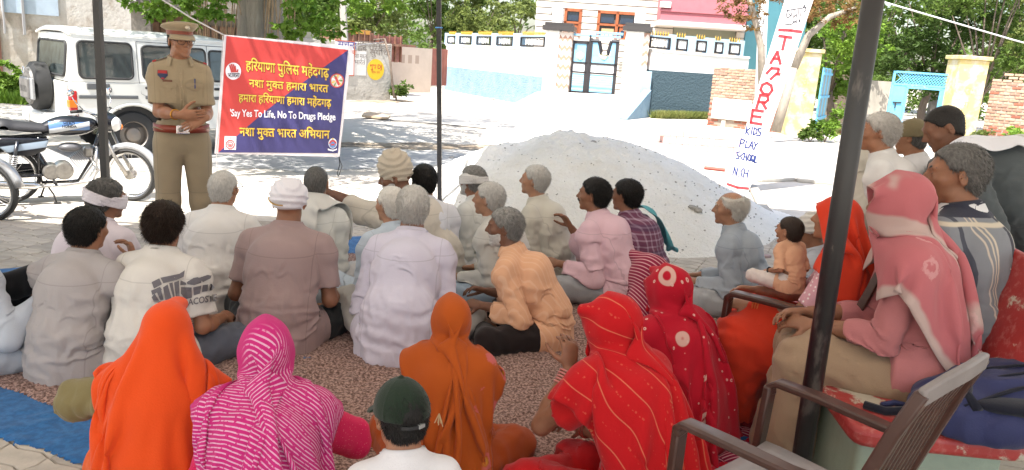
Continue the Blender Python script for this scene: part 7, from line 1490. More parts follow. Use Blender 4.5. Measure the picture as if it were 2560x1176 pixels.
# kurta tail spread on the carpet behind him
JT = J
J = man('man with white cloth tied round his grey head, before the sand heap', 1186, 416, .84, 62, dict(lean=.4, hy=R(-6)), 'b', .009, cloth('kurta_white_d', (.58, .58, .55)), dict(seed=16), c_wh('dhoti_a'), {}, 'grey', {}, ('head_band', cloth('band_white_b', (.60, .58, .56)), 'band', 4), ('lgrey', .9))
J = man('grey haired man in off white shirt and light blue trousers, facing left', 1228, 458, .83, 72, dict(lean=.40, hy=R(0), hL=(-.2, .32, .22)), 'c', .0082, cloth('shirt_offwhite', (.50, .485, .45)), dict(seed=17, collar=1, amp=.008), cloth('pants_ltblue', (.33, .42, .52)), {}, 'lgrey', dict(length=.014, seed=12))
J = man('bearded grey haired man in peach shirt and dark trousers, barefoot', 1266, 522, .80, 76, dict(lean=.60, wide=.9, fat=.88, hy=R(10), hp=R(4), hL=(-.17, .36, .26), hR=(.06, .40, .28), legs=dict(L=((-.33, .27, .10), (.02, .42, .065)), R=((.30, .34, .12), (-.02, .36, .08)))), 'd', .0075, None, {}, cloth('trouser_brownblack', (.020, .014, .014)), dict(upto=.92), 'grey', dict(length=.020, seed=3), None, ('lgrey', .9), hand_kw=dict(L=dict(curl=.9), R=dict(curl=.7), FL=((.9, .2, -.1), (-.2, -.5, .8))))
k = NB('peach_stripe', .9, 'Object', .1, .15); st_ = k.M('SINE', k.M('MULTIPLY', k.x, 230)); c = k.mix(k.M('MULTIPLY', k.step(st_, .6, .95), .4), (.72, .40, .24), (.80, .55, .38)); k.done(c, .3, 60, .005); shirt(J, k.m, 1.72, .014, .008, seed=18, collar=1)
J = man('tall grey haired man in cream shirt, in front of the sand heap', 1345, 415, .87, 68, dict(lean=.36, hy=R(4), hp=R(-3), neck=.01), 'c', .0082, cloth('shirt_cream', (.52, .49, .42)), dict(seed=19, e=.016, loose=.01, collar=1), cloth('dhoti_cream', (.5, .48, .42)), {}, 'lgrey', dict(length=.015, seed=6))
J = man('dark haired man with moustache in pink shirt and grey trousers', 1492, 447, .87, 64, dict(lean=.42, hy=R(8), wide=1.05, fat=1.05, hL=(-.25, .32, .28), hR=(.1, .40, .45), legs=dict(L=((-.33, .26, .14), (-.02, .38, .07)))), 'b', .0078, cloth('shirt_pink', (.62, .42, .47)), dict(seed=20, e=.015, length=1.85, collar=1, amp=.008), cloth('pants_grey', (.33, .34, .36)), {}, 'black', dict(length=.024, seed=4), None, ('black', 0))
k = NB('plaid', .9, 'Object', .1, .15); a_ = k.step(k.M('SINE', k.M('MULTIPLY', k.x, 150)), .55, .8); b_ = k.step(k.M('SINE', k.M('MULTIPLY', k.z, 150)), .55, .8); c = k.mix(k.M('MULTIPLY', k.M('ADD', a_, b_), .5), (.16, .055, .10), (.42, .30, .38)); c = k.mix(k.M('MULTIPLY', k.step(k.M('SINE', k.M('MULTIPLY', k.z, 37)), .6, .9), .5), c, (.06, .04, .09)); k.done(c, .25)
J = man('man in purple plaid shirt with a teal scarf on his shoulder', 1572, 450, .86, 52, dict(lean=.38, hy=R(6), hp=R(2), hR=(.1, .4, .5), wide=1.02), 'a', .0085, k.m, dict(seed=21, length=.65, e=.016, loose=.01, collar=1), cloth('pants_navy', (.02, .022, .04)), {}, 'black', dict(length=.022, seed=9))
PLD = J
J = man('white haired old man in grey blue kurta, alone beside the sand heap', 1832, 482, .85, 66, dict(lean=.30, hy=R(14), hp=R(2), hL=(-.2, .30, .24), wide=.96), 'c', .008, cloth('kurta_greyblue', (.36, .40, .45)), dict(seed=22, e=.018, loose=.03, collar=1, amp=.009), cloth('dhoti_grey', (.40, .41, .43)), dict(e=.03, amp=.01), 'white', dict(style='ring', length=.026, th=.016, seed=5))
J = man('person in pale blue shirt cut off by the left edge', -100, 500, .84, -20, dict(lean=.3, hL=(-.3, .3, .3), hR=(.30, .34, .40)), 'a', .013, cloth('shirt_palegrey', (.42, .45, .50)), dict(seed=23), cloth('pants_pale', (.40, .42, .46)), {}, 'black', {})
J = man('person with a white cloth over the head, behind the baby', 2045, 528, .82, 60, dict(lean=.5), 'b', .012, cloth('shirt_bluegrey', (.42, .43, .48)), dict(seed=24), c_wh('dhoti_a'), {}, None, {}, ('head_cloth', cloth('headcloth', (.55, .52, .48)), 'wrap', 3), extra_top=.02)
# ---- animal print and word on the boy's t-shirt
bpy.context.view_layer.update(); sh_ = [o for o in LAC['root'].children if o.name.startswith('shirt')][0]
from mathutils.bvhtree import BVHTree
def decal(name, pts_list, obj, J_, m, par, off=.004, tri=None):
    """print laid on the garment: polygons given in picture coordinates are dropped on the cloth surface"""
    me = obj.data; bv = BVHTree.FromPolygons([v.co for v in me.vertices], [p.vertices for p in me.polygons]); inv = lambda p: Vector(J_['tolocal'](p)); cam_l = inv((0, 0, CH)); V, F = [], []
    for pts in pts_list:
        bm = bmesh.new(); vs = [bm.verts.new((x_, y_, 0)) for x_, y_ in pts]; bm.faces.new(vs); bmesh.ops.triangulate(bm, faces=bm.faces); bmesh.ops.subdivide_edges(bm, edges=[e for e in bm.edges if e.calc_length() > 14], cuts=1, use_grid_fill=True); bmesh.ops.triangulate(bm, faces=bm.faces); k0 = len(V); bm.verts.ensure_lookup_table()
        for i_, v in enumerate(bm.verts): v.index = i_
        for v in bm.verts:
            d_ = (inv(np.array([0, 0, CH]) + ray(v.co.x, v.co.y)) - cam_l).normalized(); h_, n_, _, _ = bv.ray_cast(cam_l, d_); V.append(tuple(h_ - d_ * off) if h_ else tuple(cam_l + d_ * 3.6 * 1))
        for f in bm.faces: F.append(tuple(k0 + v.index for v in f.verts))
        bm.free()
    return pyd(name, V, F, m, par)
m_prt = mat('print_grey', (.15, .14, .155), .8); K5 = lambda l: [(x_ / 2.1, 420 + y_ / 2.1) for x_, y_ in l]
decal('animal_print', [K5(l) for l in ([(796, 600), (836, 580), (850, 612), (808, 634)], [(842, 577), (942, 556), (970, 538), (964, 572), (930, 588), (858, 606)], [(793, 645), (840, 625), (850, 640), (800, 668)], [(796, 680), (812, 660), (836, 698), (806, 698)], [(822, 650), (846, 640), (858, 692), (842, 696)], [(856, 628), (880, 612), (902, 690), (868, 694)], [(888, 606), (906, 602), (918, 680), (910, 684)], [(914, 602), (940, 592), (944, 688), (924, 682)], [(948, 590), (976, 604), (978, 614), (946, 616)], [(950, 626), (1006, 628), (1008, 682), (972, 690), (950, 660)], [(1014, 628), (1058, 618), (1050, 660), (1018, 670)], [(1064, 616), (1112, 610), (1128, 630), (1110, 644), (1060, 652)], [(980, 600), (1020, 590), (1016, 578), (1036, 574), (1032, 590), (1060, 580), (1056, 604), (1020, 616), (984, 612)], [(1042, 578), (1090, 562), (1110, 566), (1106, 580), (1066, 600)], [(800, 702), (900, 700), (960, 706), (940, 714), (860, 712)])], sh_, LAC, m_prt, sh_)
me = text_mesh('LACOSTE', 1.0, .02, None, 3); xs = [v.co.x for v in me.vertices]; pl_ = []
for p in me.polygons:
    pl_.append([( (970 + (me.vertices[i].co.x - min(xs)) / (max(xs) - min(xs)) * 168) / 2.1, 420 + (726 - (me.vertices[i].co.x - min(xs)) / (max(xs) - min(xs)) * 30 - me.vertices[i].co.y / .70 * 34) / 2.1) for i in p.vertices])
cam_l = Vector(LAC['tolocal']((0, 0, CH))); bv = BVHTree.FromPolygons([v.co for v in sh_.data.vertices], [p.vertices for p in sh_.data.polygons]); V = []; F = []
for pl in pl_:
    k0 = len(V)
    for (x_, y_) in pl:
        d_ = (Vector(LAC['tolocal'](np.array([0, 0, CH]) + ray(x_, y_))) - cam_l).normalized(); h_, n_, _, _ = bv.ray_cast(cam_l, d_); V.append(tuple(h_ - d_ * .006) if h_ else tuple(cam_l + d_ * 3.6))
    F.append(tuple(range(k0, len(V))))
pyd('lettering', V, F, m_prt, sh_)
# ---- shawl and gamcha
def strip(name, J_, m, path, width, parent, L=None, n=40, nw=12, steps=50, coll=None, seed=0, fl=None):
    """long cloth laid along a path over the body, then let fall"""
    path = [np.array(p, float) for p in path]; seg = [0]
    for a, b in zip(path[:-1], path[1:]): seg.append(seg[-1] + np.linalg.norm(b - a))
    tot = seg[-1]; side = np.array(fl if fl is not None else (1, 0, 0), float)
    def st(U, V_):
        t = V_ * tot; P_ = np.stack([np.interp(t, seg, [p[i] for p in path]) for i in range(3)], 1); return P_ + U[:, None] * side * width * .40
    return drape(name, J_, m, st, width, L or tot * 1.03, nu=nw, nv=n, steps=steps, inf=.022, root=parent, seed=seed, fr=.75, coll=coll)
J = SHAW; k = NB('shawl_white', .9, 'UV', .1, .1); c = k.mix(k.M('MULTIPLY', k.band(k.y, .80, .008, .003), .9), (.62, .61, .58), (.10, .20, .18)); k.done(c, .3, 80, .004)
strip('shawl', J, k.m, [J['C7'] + [.10, .20, -.20], J['C7'] + [.06, .10, .06], J['C7'] + [-.04, -.06, .05], J['C7'] + [-.06, -.13, -.10], J['C7'] + [-.02, -.17, -.40]], .34, J['root'], steps=45)
J = PLD; strip('scarf', J, cloth('teal_cloth', (.10, .36, .40)), [J['C7'] + [.06, .14, -.12], J['C7'] + [.07, .03, .07], J['C7'] + [.10, -.10, -.02], J['C7'] + [.14, -.17, -.30]], .16, J['root'], nw=8, steps=35)
# ------------------------------------------------------------------ women under veils
def veil(J, m, W=1.25, L=1.45, Wx=1.14, nu=54, nv=64, steps=80, chin=.40, nape=0, **kw):
    c, Rh, s = J['H'], J['Rh'], J['hs']; pins = kw.pop('pins', [(0, .12 / L, J['top'] + Rh @ np.array([0, .03, .014]), .03)]); up = kw.pop('start_up', .05)
    if nape: pins = pins + [(q * .20 / W, nape / L, J['C7'] + Rh @ np.array([q * .075, -.060 + .02 * abs(q), .055]), .02) for q in (-1, 0, 1)]
    if chin: pins = pins + [(-chin, .0, c + Rh @ np.array([-.075, .075, -.11]), .02), (chin, .0, c + Rh @ np.array([.075, .075, -.11]), .02)]
    return drape(kw.pop('name', 'veil'), J, m, hood(J, W, L, start_up=up), W * Wx, L * 1.04, pins=pins, nu=nu, nv=nv, steps=steps, inf=.016, **kw)
def woman(label, px, py, zt, yaw, sk, m, mv, tone='b', bh=.011, vk=None, length=1.0, skirt=None, sk_e=.035, shk=None, **kw):
    J = skel(**sk); J = person(label, px, py, zt, yaw, J=J, tone=tone, bh=bh, female=True, extra_top=.02, **kw)
    pants(J, skirt or m, e=sk_e, amp=.010, name='skirt', stretch=1.03); shirt(J, m, length, .010, .005, stretch=1.03, **(shk or {}))
    if mv is not None: veil(J, mv, **(vk or {}))
    return J
J = woman('woman under a plain bright orange veil falling to the ground', 414, 752, .77, 4, dict(lean=.22, hp=R(4), wide=.86, hL=(-.24, .36, .42), pL=(-1, -.1, -.1)), cloth('orange_skirt', (.75, .12, .025)), C('orange_veil', (.80, .085, .014), thin=.12), vk=dict(W=.80, L=1.4, Wx=1.45, seed=1, chin=.5), length=dict(L=.4, R=.4), shk=dict(seed=2))
Q_ = sleeve(J, 'L', 1.5, .020); garment('sleeve', Q_, cloth('olive_sleeve', (.20, .16, .07)), J['root'], .012, wrk(J, .01, 3, limb=[(J['elL'], .1)]), None, J=J, stretch=1.08)
ORG = J
# magenta leheriya
k = NB('magenta_stripes', .85, 'UV', .1, .2, .1); w_ = k.M('ADD', k.M('MULTIPLY', k.y, 1.0), k.M('MULTIPLY', k.x, .55)); w_ = k.M('ADD', w_, k.M('MULTIPLY', k.noise(4, 2), .06)); sn = k.M('FRACT', k.M('MULTIPLY', w_, 68)); br = k.step(k.noise(60, 2), .36, .46); ln = k.M('MULTIPLY', k.M('SUBTRACT', 1.0, k.step(k.M('ABSOLUTE', k.M('SUBTRACT', sn, .5)), .12, .20)), br)
msk = k.step(k.y, .17, .21); c = k.mix(k.M('MULTIPLY', k.M('MULTIPLY', ln, msk), .85), (.55, .022, .18), (.75, .45, .60)); bdr = k.step(k.x, 1.16, 1.18); c = k.mix(bdr, c, (.52, .28, .36)); k.done(c, .25)
k2 = NB('pink_dotted', .85, 'Object', .1, .2); v_ = k2.vor(95).outputs['Distance']; c = k2.mix(k2.M('MULTIPLY', k2.M('SUBTRACT', 1.0, k2.step(v_, .12, .22)), .5), (.62, .012, .09), (.80, .30, .34)); k2.done(c, .25)
J = woman('woman in deep pink dress and magenta veil with fine white stripes', 665, 789, .80, 14, dict(lean=.40, wide=.90, hp=R(8), hy=R(6), hR=(.10, .44, .33), pR=(1, -.2, -.1), hL=(-.2, .36, .3)), k2.m, k.m, vk=dict(W=.86, L=1.15, Wx=1.34, seed=3, chin=.5, nape=.30), length=1.55, bh=.009, shk=dict(seed=5, e=.016) if False else dict(seed=5))
# rust orange with embroidery
k = NB('rust_embroidered', .9, 'UV', .1, .15, .1); P2 = k.vec(k.M('MULTIPLY', k.x, 1.0), k.y); vo = k.vor(7.5, P2, .55); d_ = vo.outputs['Distance']; nz = k.noise(70, 3); fl = k.band(k.M('ADD', d_, k.M('MULTIPLY', nz, .20)), .34, .07, .03); zone = k.M('MAXIMUM', k.step(k.y, 1.02, 1.06), k.M('SUBTRACT', 1.0, k.step(k.x, .30, .34))); zone = k.M('MULTIPLY', zone, k.M('SUBTRACT', 1.0, k.step(k.y, 1.22, 1.26)))
c = k.mix(k.M('MULTIPLY', fl, zone), (.44, .085, .012), (.58, .13, .12)); c = k.mix(k.M('MULTIPLY', k.M('MULTIPLY', k.M('SUBTRACT', 1.0, k.step(d_, .08, .20)), zone), .8), c, (.62, .30, .04)); k.done(c, .3)
J = woman('woman in rust orange veil with embroidered flowers', 1132, 734, .745, -4, dict(lean=.28, wide=.80, fat=.85, hp=R(3), hy=R(22)), cloth('rust_skirt', (.36, .065, .012)), k.m, vk=dict(W=.72, L=1.30, Wx=1.38, seed=4, chin=.5, nape=.30), length=1.6)
b = MB(); p_ = J['P0'] + np.array([.02, -.215, .36])
for q in range(7): b.tube([p_, p_ + [rnd.uniform(-.02, .02), -.008, -.04 - rnd.random() * .02]], .0022, 4)
b.build('tassel', mat('tassel', (.60, .45, .25), .9), J['root'])
# red veil with gold lines
k = NB('red_gold_lines', .85, 'UV', .1, .2, .1); wx = k.M('ADD', k.x, k.M('MULTIPLY', k.M('SINE', k.M('MULTIPLY', k.y, 30)), .006)); a_ = k.M('FRACT', k.M('MULTIPLY', wx, 9.5)); l1 = k.band(a_, .5, .022, .012); l2 = k.M('MULTIPLY', k.band(a_, .98, .06, .03), k.M('SUBTRACT', 1.0, k.step(k.vor(70).outputs['Distance'], .25, .4))); edge = k.M('MULTIPLY', k.M('SUBTRACT', 1.0, k.step(k.y, .012, .016)), 1)
c = k.mix(k.M('MULTIPLY', k.M('MAXIMUM', l1, k.M('MULTIPLY', l2, .5)), .62), (.52, .008, .012), (.72, .22, .12)); pt = k.vor(2.2, None, 1.0).outputs['Distance']; c = k.mix(k.M('MULTIPLY', k.M('MULTIPLY', k.M('SUBTRACT', 1.0, k.step(pt, .07, .11)), k.step(k.noise(90, 2), .5, .6)), .5), c, (.68, .38, .16)); k.done(c, .22)
J = woman('woman in bright red veil with thin gold lines, bangles on her wrist', 1540, 729, .83, 34, dict(lean=.42, wide=.92, hp=R(6), hy=R(20), hL=(-.10, .36, .50), pL=(-.6, -.2, -.8), hR=(.0, .36, .22), pR=(-.2, -.4, -.6)), cloth('red_skirt', (.50, .010, .012)), k.m, vk=dict(W=.95, L=1.40, Wx=1.36, seed=6, chin=.5, nape=.31), length=.55, bh=.0075, tone='b', hand_kw=dict(L=dict(d=(.1, .3, 1), n=(.2, 1, 0), curl=.9), R=dict(curl=.5)))
RED = J
for s_, n_ in (('L', 5), ('R', 2)):
    for q in range(n_):
        w_, e_ = J['w' + s_], J['el' + s_]; d_ = unit(e_ - w_); x_ = unit(np.cross(d_, [0, 0, 1])); y_ = np.cross(d_, x_); c_ = w_ + d_ * (.012 + .013 * q); MB().tube([c_ + .034 * (math.cos(t) * x_ + math.sin(t) * y_) for t in np.linspace(0, 6.28, 17)[:-1]], .0042, 6, close=True).build('bangle', mat('bangle_pink' if s_ == 'L' else 'bangle_red', (.60, .22, .20) if s_ == 'L' else (.35, .05, .03), .35), J['root'], True)
# maroon striped woman behind, then red bandhani
k = NB('maroon_stripes', .85, 'UV', .1, .2, .1); sn = k.M('FRACT', k.M('MULTIPLY', k.M('ADD', k.x, k.M('MULTIPLY', k.y, .15)), 62)); c = k.mix(k.M('MULTIPLY', k.band(sn, .5, .14, .06), .8), (.24, .012, .045), (.70, .40, .42)); c = k.mix(k.M('MULTIPLY', k.M('MULTIPLY', k.M('SUBTRACT', 1.0, k.step(k.M('ABSOLUTE', k.M('SUBTRACT', k.x, 1.2)), .02, .03)), k.step(k.noise(70, 2), .45, .5)), .8), c, (.6, .5, .52)); k.done(c, .25)
J = woman('woman in maroon veil with fine white stripes, behind the red dotted veil', 1636, 634, .80, 36, dict(lean=.35, wide=.90, hy=R(10)), cloth('maroon_skirt', (.16, .01, .035)), k.m, vk=dict(W=1.1, L=1.3, Wx=1.18, seed=7, nu=46, nv=54, steps=70), bh=.012)
k = NB('red_bandhani', .85, 'UV', .1, .2, .1); v1 = k.vor(24, None, .8); d1 = v1.outputs['Distance']; v2 = k.vor(5.2, None, 1.0); d2 = v2.outputs['Distance']; cl_ = v2.outputs['Color']; dots = k.M('SUBTRACT', 1.0, k.step(k.M('ABSOLUTE', k.M('SUBTRACT', d1, .12)), .04, .08)); keep = k.step(k.noise(9, 2), .44, .50); big = k.M('SUBTRACT', 1.0, k.step(k.M('ABSOLUTE', k.M('SUBTRACT', d2, .17)), .035, .06)); pick = k.M('GREATER_THAN', cl_, .58)
c = k.mix(k.M('MULTIPLY', k.M('MULTIPLY', dots, keep), .85), (.47, .006, .022), (.75, .48, .42)); c = k.mix(k.M('MULTIPLY', k.M('MULTIPLY', big, pick), .85), c, (.68, .45, .38)); k.done(c, .25)
J = woman('woman in crimson veil with white tie-dyed dots and rings', 1680, 659, .80, 30, dict(lean=.36, wide=.88, hp=R(5), hy=R(16), hL=(-.05, .32, .58), pL=(-.8, -.1, -.7)), cloth('crimson_skirt', (.40, .008, .02)), k.m, vk=dict(W=.88, L=1.30, Wx=1.36, seed=8, nape=.31), bh=.0095)
# boy in a cap at the bottom
J = man('boy in dark green cap and white t-shirt at the bottom edge', 1005, 936, .735, 16, dict(lean=.35, head=1.10, wide=.86, fat=.9, hy=R(14), hp=R(8)), 'a', .009, cloth('tee_white_boy', (.58, .56, .57)), dict(length=.6, e=.016, seed=25, loose=.01), cloth('pants_char', (.022, .024, .026)), {}, 'black', dict(length=.010, th=.008), extra_top=.03)
cap_part(J, cloth('cap_green', (.016, .028, .017), .1, .25), J['root']); T_ = lambda *p: tuple(J['H'] + J['Rh'] @ (np.array(p) * J['hs'])); b = MB(); b.tube([T_(-.038, -.105, -.002), T_(-.015, -.117, -.004), T_(.015, -.117, -.004), T_(.038, -.105, -.002)], .009, 4, flat=1); b.build('cap_strap', m_dark, J['root']); b = MB(); b.tube([T_(.012, -.121, -.004), T_(.034, -.111, -.003)], .009, 4, flat=1); b.build('strap_buckle', mat('buckle', (.45, .46, .46), .4, .5), J['root'])
BOY = J
# ------------------------------------------------------------------ the people on chairs and bench at the right
J = woman('woman in orange red sari sitting in the plastic armchair with the baby', 2112, 487, 1.15, 62, dict(pose='chair', lean=.05, hy=R(4), hp=R(-4), wide=.98, hL=(-.16, .40, .26), hR=(.10, .42, .28), spread=1.7), cloth('sari_orange_red', (.62, .045, .018)), C('sari_veil_red', (.72, .055, .022), thin=.15), zb=.36, bh=.009, tone='a', length=dict(L=.7, R=.7), sk_e=.085, vk=dict(W=1.0, L=1.2, Wx=1.15, seed=9, chin=.0, nu=46, nv=54), shk=dict(low=.02))
MOM = J
k = NB('pink_spots', .9, 'Object', .1, .15); v_ = k.vor(48, None, .15).outputs['Distance']; c = k.mix(k.M('SUBTRACT', 1.0, k.step(v_, .25, .32)), (.62, .32, .36), (.80, .70, .68)); k.done(c, .2); bl_ = [o for o in J['root'].children if o.name.startswith('shirt')][0]; bl_.data.materials.clear(); bl_.data.materials.append(k.m); bl_.name = 'blouse'
for q in range(3):
    w_, e_ = J['wL'], J['elL']; d_ = unit(e_ - w_); x_ = unit(np.cross(d_, [0, 0, 1])); y_ = np.cross(d_, x_); c_ = w_ + d_ * (.015 + .013 * q); MB().tube([c_ + .034 * (math.cos(t) * x_ + math.sin(t) * y_) for t in np.linspace(0, 6.28, 15)[:-1]], .004, 6, close=True).build('bangle', mat('bangle_orange', (.65, .14, .02), .4), J['root'], True)
J = man('dark haired baby in peach top held on the lap of the seated woman', 1984, 530, 1.03, 20, dict(lean=.15, head=1.62, wide=.90, neck=-.06, hL=(-.20, .16, .22), hR=(.18, .22, .28), hy=R(20)), 'a', .011, cloth('baby_peach', (.66, .36, .22)), dict(length=.9, e=.012, seed=26), cloth('baby_cloth', (.58, .50, .46)), {}, 'brown', dict(length=.012, th=.004), scale=.38, zb=.655, child=True)
w_, e_ = J['wL'], J['elL']; d_ = unit(e_ - w_); x_ = unit(np.cross(d_, [0, 0, 1])); y_ = np.cross(d_, x_); MB().tube([w_ + d_ * .02 + .036 * (math.cos(t) * x_ + math.sin(t) * y_) for t in np.linspace(0, 6.28, 13)[:-1]], .009, 6, close=True).build('bracelet', m_dark, J['root'], True)
# pink shawl woman
k = NB('pink_shawl', .9, 'UV', .15, .15, .12); t = k.M('ADD', k.x, k.M('MULTIPLY', k.noise(3, 3), .12)); pale = k.step(k.M('SINE', k.M('MULTIPLY', t, 15)), .62, .82); pal2 = k.step(k.noise(2.4, 3), .58, .64); c = k.mix(k.M('MULTIPLY', k.M('MAXIMUM', pale, pal2), .9), (.50, .15, .165), (.54, .42, .38)); v_ = k.vor(5.5, None, .7).outputs['Distance']; nz = k.noise(45, 3); fw = k.band(k.M('ADD', v_, k.M('MULTIPLY', nz, .22)), .30, .035, .02); c = k.mix(k.M('MULTIPLY', fw, .45), c, (.72, .45, .44)); k.done(c, .3)
J = woman('woman in pink and cream patterned shawl sitting on the red bench', 2270, 424, 0, 72, dict(pose='chair', lean=.20, hy=R(8), hp=R(3), wide=.88, hL=(-.06, .38, .22), hR=(.04, .40, .24)), cloth('kameez_pink', (.46, .17, .17)), k.m, d=2.98, zb=.43, bh=.0078, tone='b', length=1.5, vk=dict(W=.92, L=1.10, Wx=1.4, seed=10, chin=.5, steps=90, nape=.31), skirt=cloth('salwar_tan', (.33, .225, .145)), shk=dict(low=.0))
PNK = J; hair(J, 'black', J['root'], 'short', .008, False, th=.004)
k = NB('grey_striped', .9, 'Object', .1, .15); c = (.205, .215, .235)
for cx, hw, col in ((-.085, .004, (.52, .45, .36)), (-.100, .003, (.52, .45, .36)), (-.118, .003, (.5, .43, .36)), (.02, .017, (.025, .027, .04)), (.055, .006, (.55, .47, .36)), (-.17, .012, (.06, .065, .085)), (.14, .003, (.52, .45, .36)), (.155, .003, (.52, .45, .36))): c = k.mix(k.band(k.x, cx, hw, .0015), c, col)
c = k.mix(k.band(k.z, .578, .007, .003), c, (.55, .48, .38)); c = k.mix(k.step(k.z, .597, .60), c, (.035, .037, .055)); k.done(c, .3, 70, .004)
J = man('grey haired man in grey shirt with dark and cream vertical stripes', 2408, 362, 0, 40, dict(pose='chair', lean=.14, hy=R(34), hp=R(4), wide=1.06, hL=(-.2, .36, .22), hR=(.2, .36, .22)), 'b', .0068, k.m, dict(length=.9, e=.014, seed=27, loose=.02, low=.0, amp=.008, cm=cloth('collar_white', (.55, .55, .56)), collar=1), cloth('pants_navy', (.02, .022, .04)), {}, 'dgrey', dict(length=.013, th=.009, h=.006, seed=14), zb=.47, d=3.2)
STR = J
J = man('white grey haired man in white shirt, right of the thick black pole', 2208, 284, 0, 62, dict(pose='stand', lean=.30, hy=R(10), hp=R(2)), 'a', .008, cloth('shirt_white_e', (.60, .59, .58)), dict(seed=28, low=.75), c_wh('dhoti_a'), {}, 'lgrey', dict(length=.020, th=.012, seed=15), feet='none', d=4.1)
J = man('man in olive cap with a white shawl over his shoulders', 2288, 294, 0, 55, dict(pose='stand', lean=.25, hy=R(-8), hp=R(6)), 'a', .009, cloth('shawl_white_man', (.64, .63, .64)), dict(seed=29, e=.035, low=.75, amp=.012), c_wh('dhoti_a'), {}, 'dgrey', dict(length=.005, th=.003), feet='none', extra_top=.02, d=4.4)
cap_part(J, cloth('cap_olive', (.20, .165, .095), .1, .25), J['root'])
J = man('stooping man in dark grey suit with a frayed white scarf on his neck', 2345, 270, 0, 78, dict(pose='stand', lean=1.15, hp=R(30), hy=R(4), wide=1.12, fat=1.1, hL=(-.15, .55, .95), hR=(.15, .55, .95)), 'd', .0085, cloth('suit_grey', (.085, .098, .105)), dict(seed=30, e=.024, low=.72, amp=.006, collar=1), cloth('suit_grey', (.085, .098, .105)), {}, 'black', dict(length=.005, th=.003), feet='none', d=4.0)
strip('scarf', J, C('scarf_white', (.62, .62, .66)), [J['C7'] + [-.13, .17, -.16], J['C7'] + [-.10, .07, .05], J['C7'] + [-.05, -.04, .09], J['C7'] + [-.04, -.20, .05], J['C7'] + [-.05, -.36, -.05]], .15, J['root'], nw=12, steps=40)
J = man('person in dark blue clothes and pale cap at the right edge', 2556, 334, 0, 60, dict(pose='stand', lean=.8), 'b', .012, cloth('cloth_darkblue', (.035, .05, .085)), dict(seed=31, low=.6), cloth('cloth_darkblue', (.035, .05, .085)), {}, None, {}, ('cap', cloth('cap_pale', (.50, .50, .46)), 'wrap', 1), extra_top=.02, zb=0.0, feet='none', d=4.6)
J = man('person in cream clothes and white cap, almost hidden by the thick pole', 2156, 280, 0, 50, dict(pose='stand', lean=.3), 'b', .012, cloth('cloth_cream_b', (.55, .52, .45)), dict(seed=32, low=.7), c_wh('dhoti_a'), {}, None, {}, ('cap', cloth('cap_white_b', (.62, .62, .62)), 'wrap', 2), feet='none', extra_top=.02, d=4.6)
# ------------------------------------------------------------------ the police officer
m_kh = cloth('khaki', (.37, .295, .195), .05, .3); m_kh2 = cloth('khaki_trouser', (.34, .27, .18), .05, .3)
J = skel('stand', lean=.02, hy=R(18), hp=R(1), hR=(.03, .30, 1.09), hL=(-.13, .28, 1.07), pR=(.45, -.7, -.6), pL=(-.2, -.8, -.6), wide=.86, fat=.90, head=.96, legs=dict(L=((-.12, .01, .49), (-.14, -.01, .08)), R=((.105, .015, .49), (.10, -.01, .08))))
J = person('police officer in khaki uniform and peaked cap speaking to the crowd', 448, 51, 0, 207, J=J, d=5.5, tone='a', bh=.0065, feet='none', extra_top=.035, hand_kw=dict(R=dict(d=(-1, .25, .05), n=(.1, -1, .1), curl=.25, thumb=1, fc=[.2, .25, .3, .4]), L=dict(d=(.75, .25, -.35), n=(-.2, -.9, -.2), curl=.35, thumb=-1)))
OFF = J; rt = J['root']
pants(J, m_kh2, e=.008, amp=.003, seed=33, stretch=1.03, wide=.006); shirt(J, m_kh, .66, .011, .004, seed=34, collar=1, stretch=1.04, low=.955); hair(J, 'black', rt, 'short', .006, True, .008, .004); brows(J)
P0 = J['P0']; f_ = field([cap(P0 + [-.055, -.005, .045], P0 + [.055, -.005, .045], .138, None, .05, 'core', ((0, 1, 0), 1.05))])
def ringz(zc, hw, ex, sx=1.0):
    V = []; n = 40
    for t in np.linspace(0, 2 * math.pi, n + 1)[:-1]:
        V += [np.array([P0[0] + (.158 + ex) * sx * math.cos(t), P0[1] - .003 + (.128 + ex) * math.sin(t), zc + dz_]) for dz_ in (-hw, hw)]
    return pyd('belt', V, [(2 * i, 2 * ((i + 1) % n), 2 * ((i + 1) % n) + 1, 2 * i + 1) for i in range(n)], None, rt, True)
bl = ringz(P0[2] + .045, .026, .014, 1.04); bl.data.materials.append(mat('belt_leather', (.26, .045, .022), .35, var=.1, vs=8)); s_ = bl.modifiers.new('s', 'SOLIDIFY'); s_.thickness = .008; s_.offset = 1
b = MB(); b.box((P0[0] + .0, P0[1] + .150, P0[2] + .045), (.085, .014, .062), bev=.005); bu = b.build('buckle', m_chrome, bl); MB().lathe([(.018, 0), (.014, .006), (0, .008)], 14, Matrix.Translation((P0[0] + .012, P0[1] + .157, P0[2] + .045)) @ Matrix.Rotation(R(-90), 4, 'X')).build('buckle_crest', mat('crest_dark', (.25, .22, .2), .4, .6), bu)
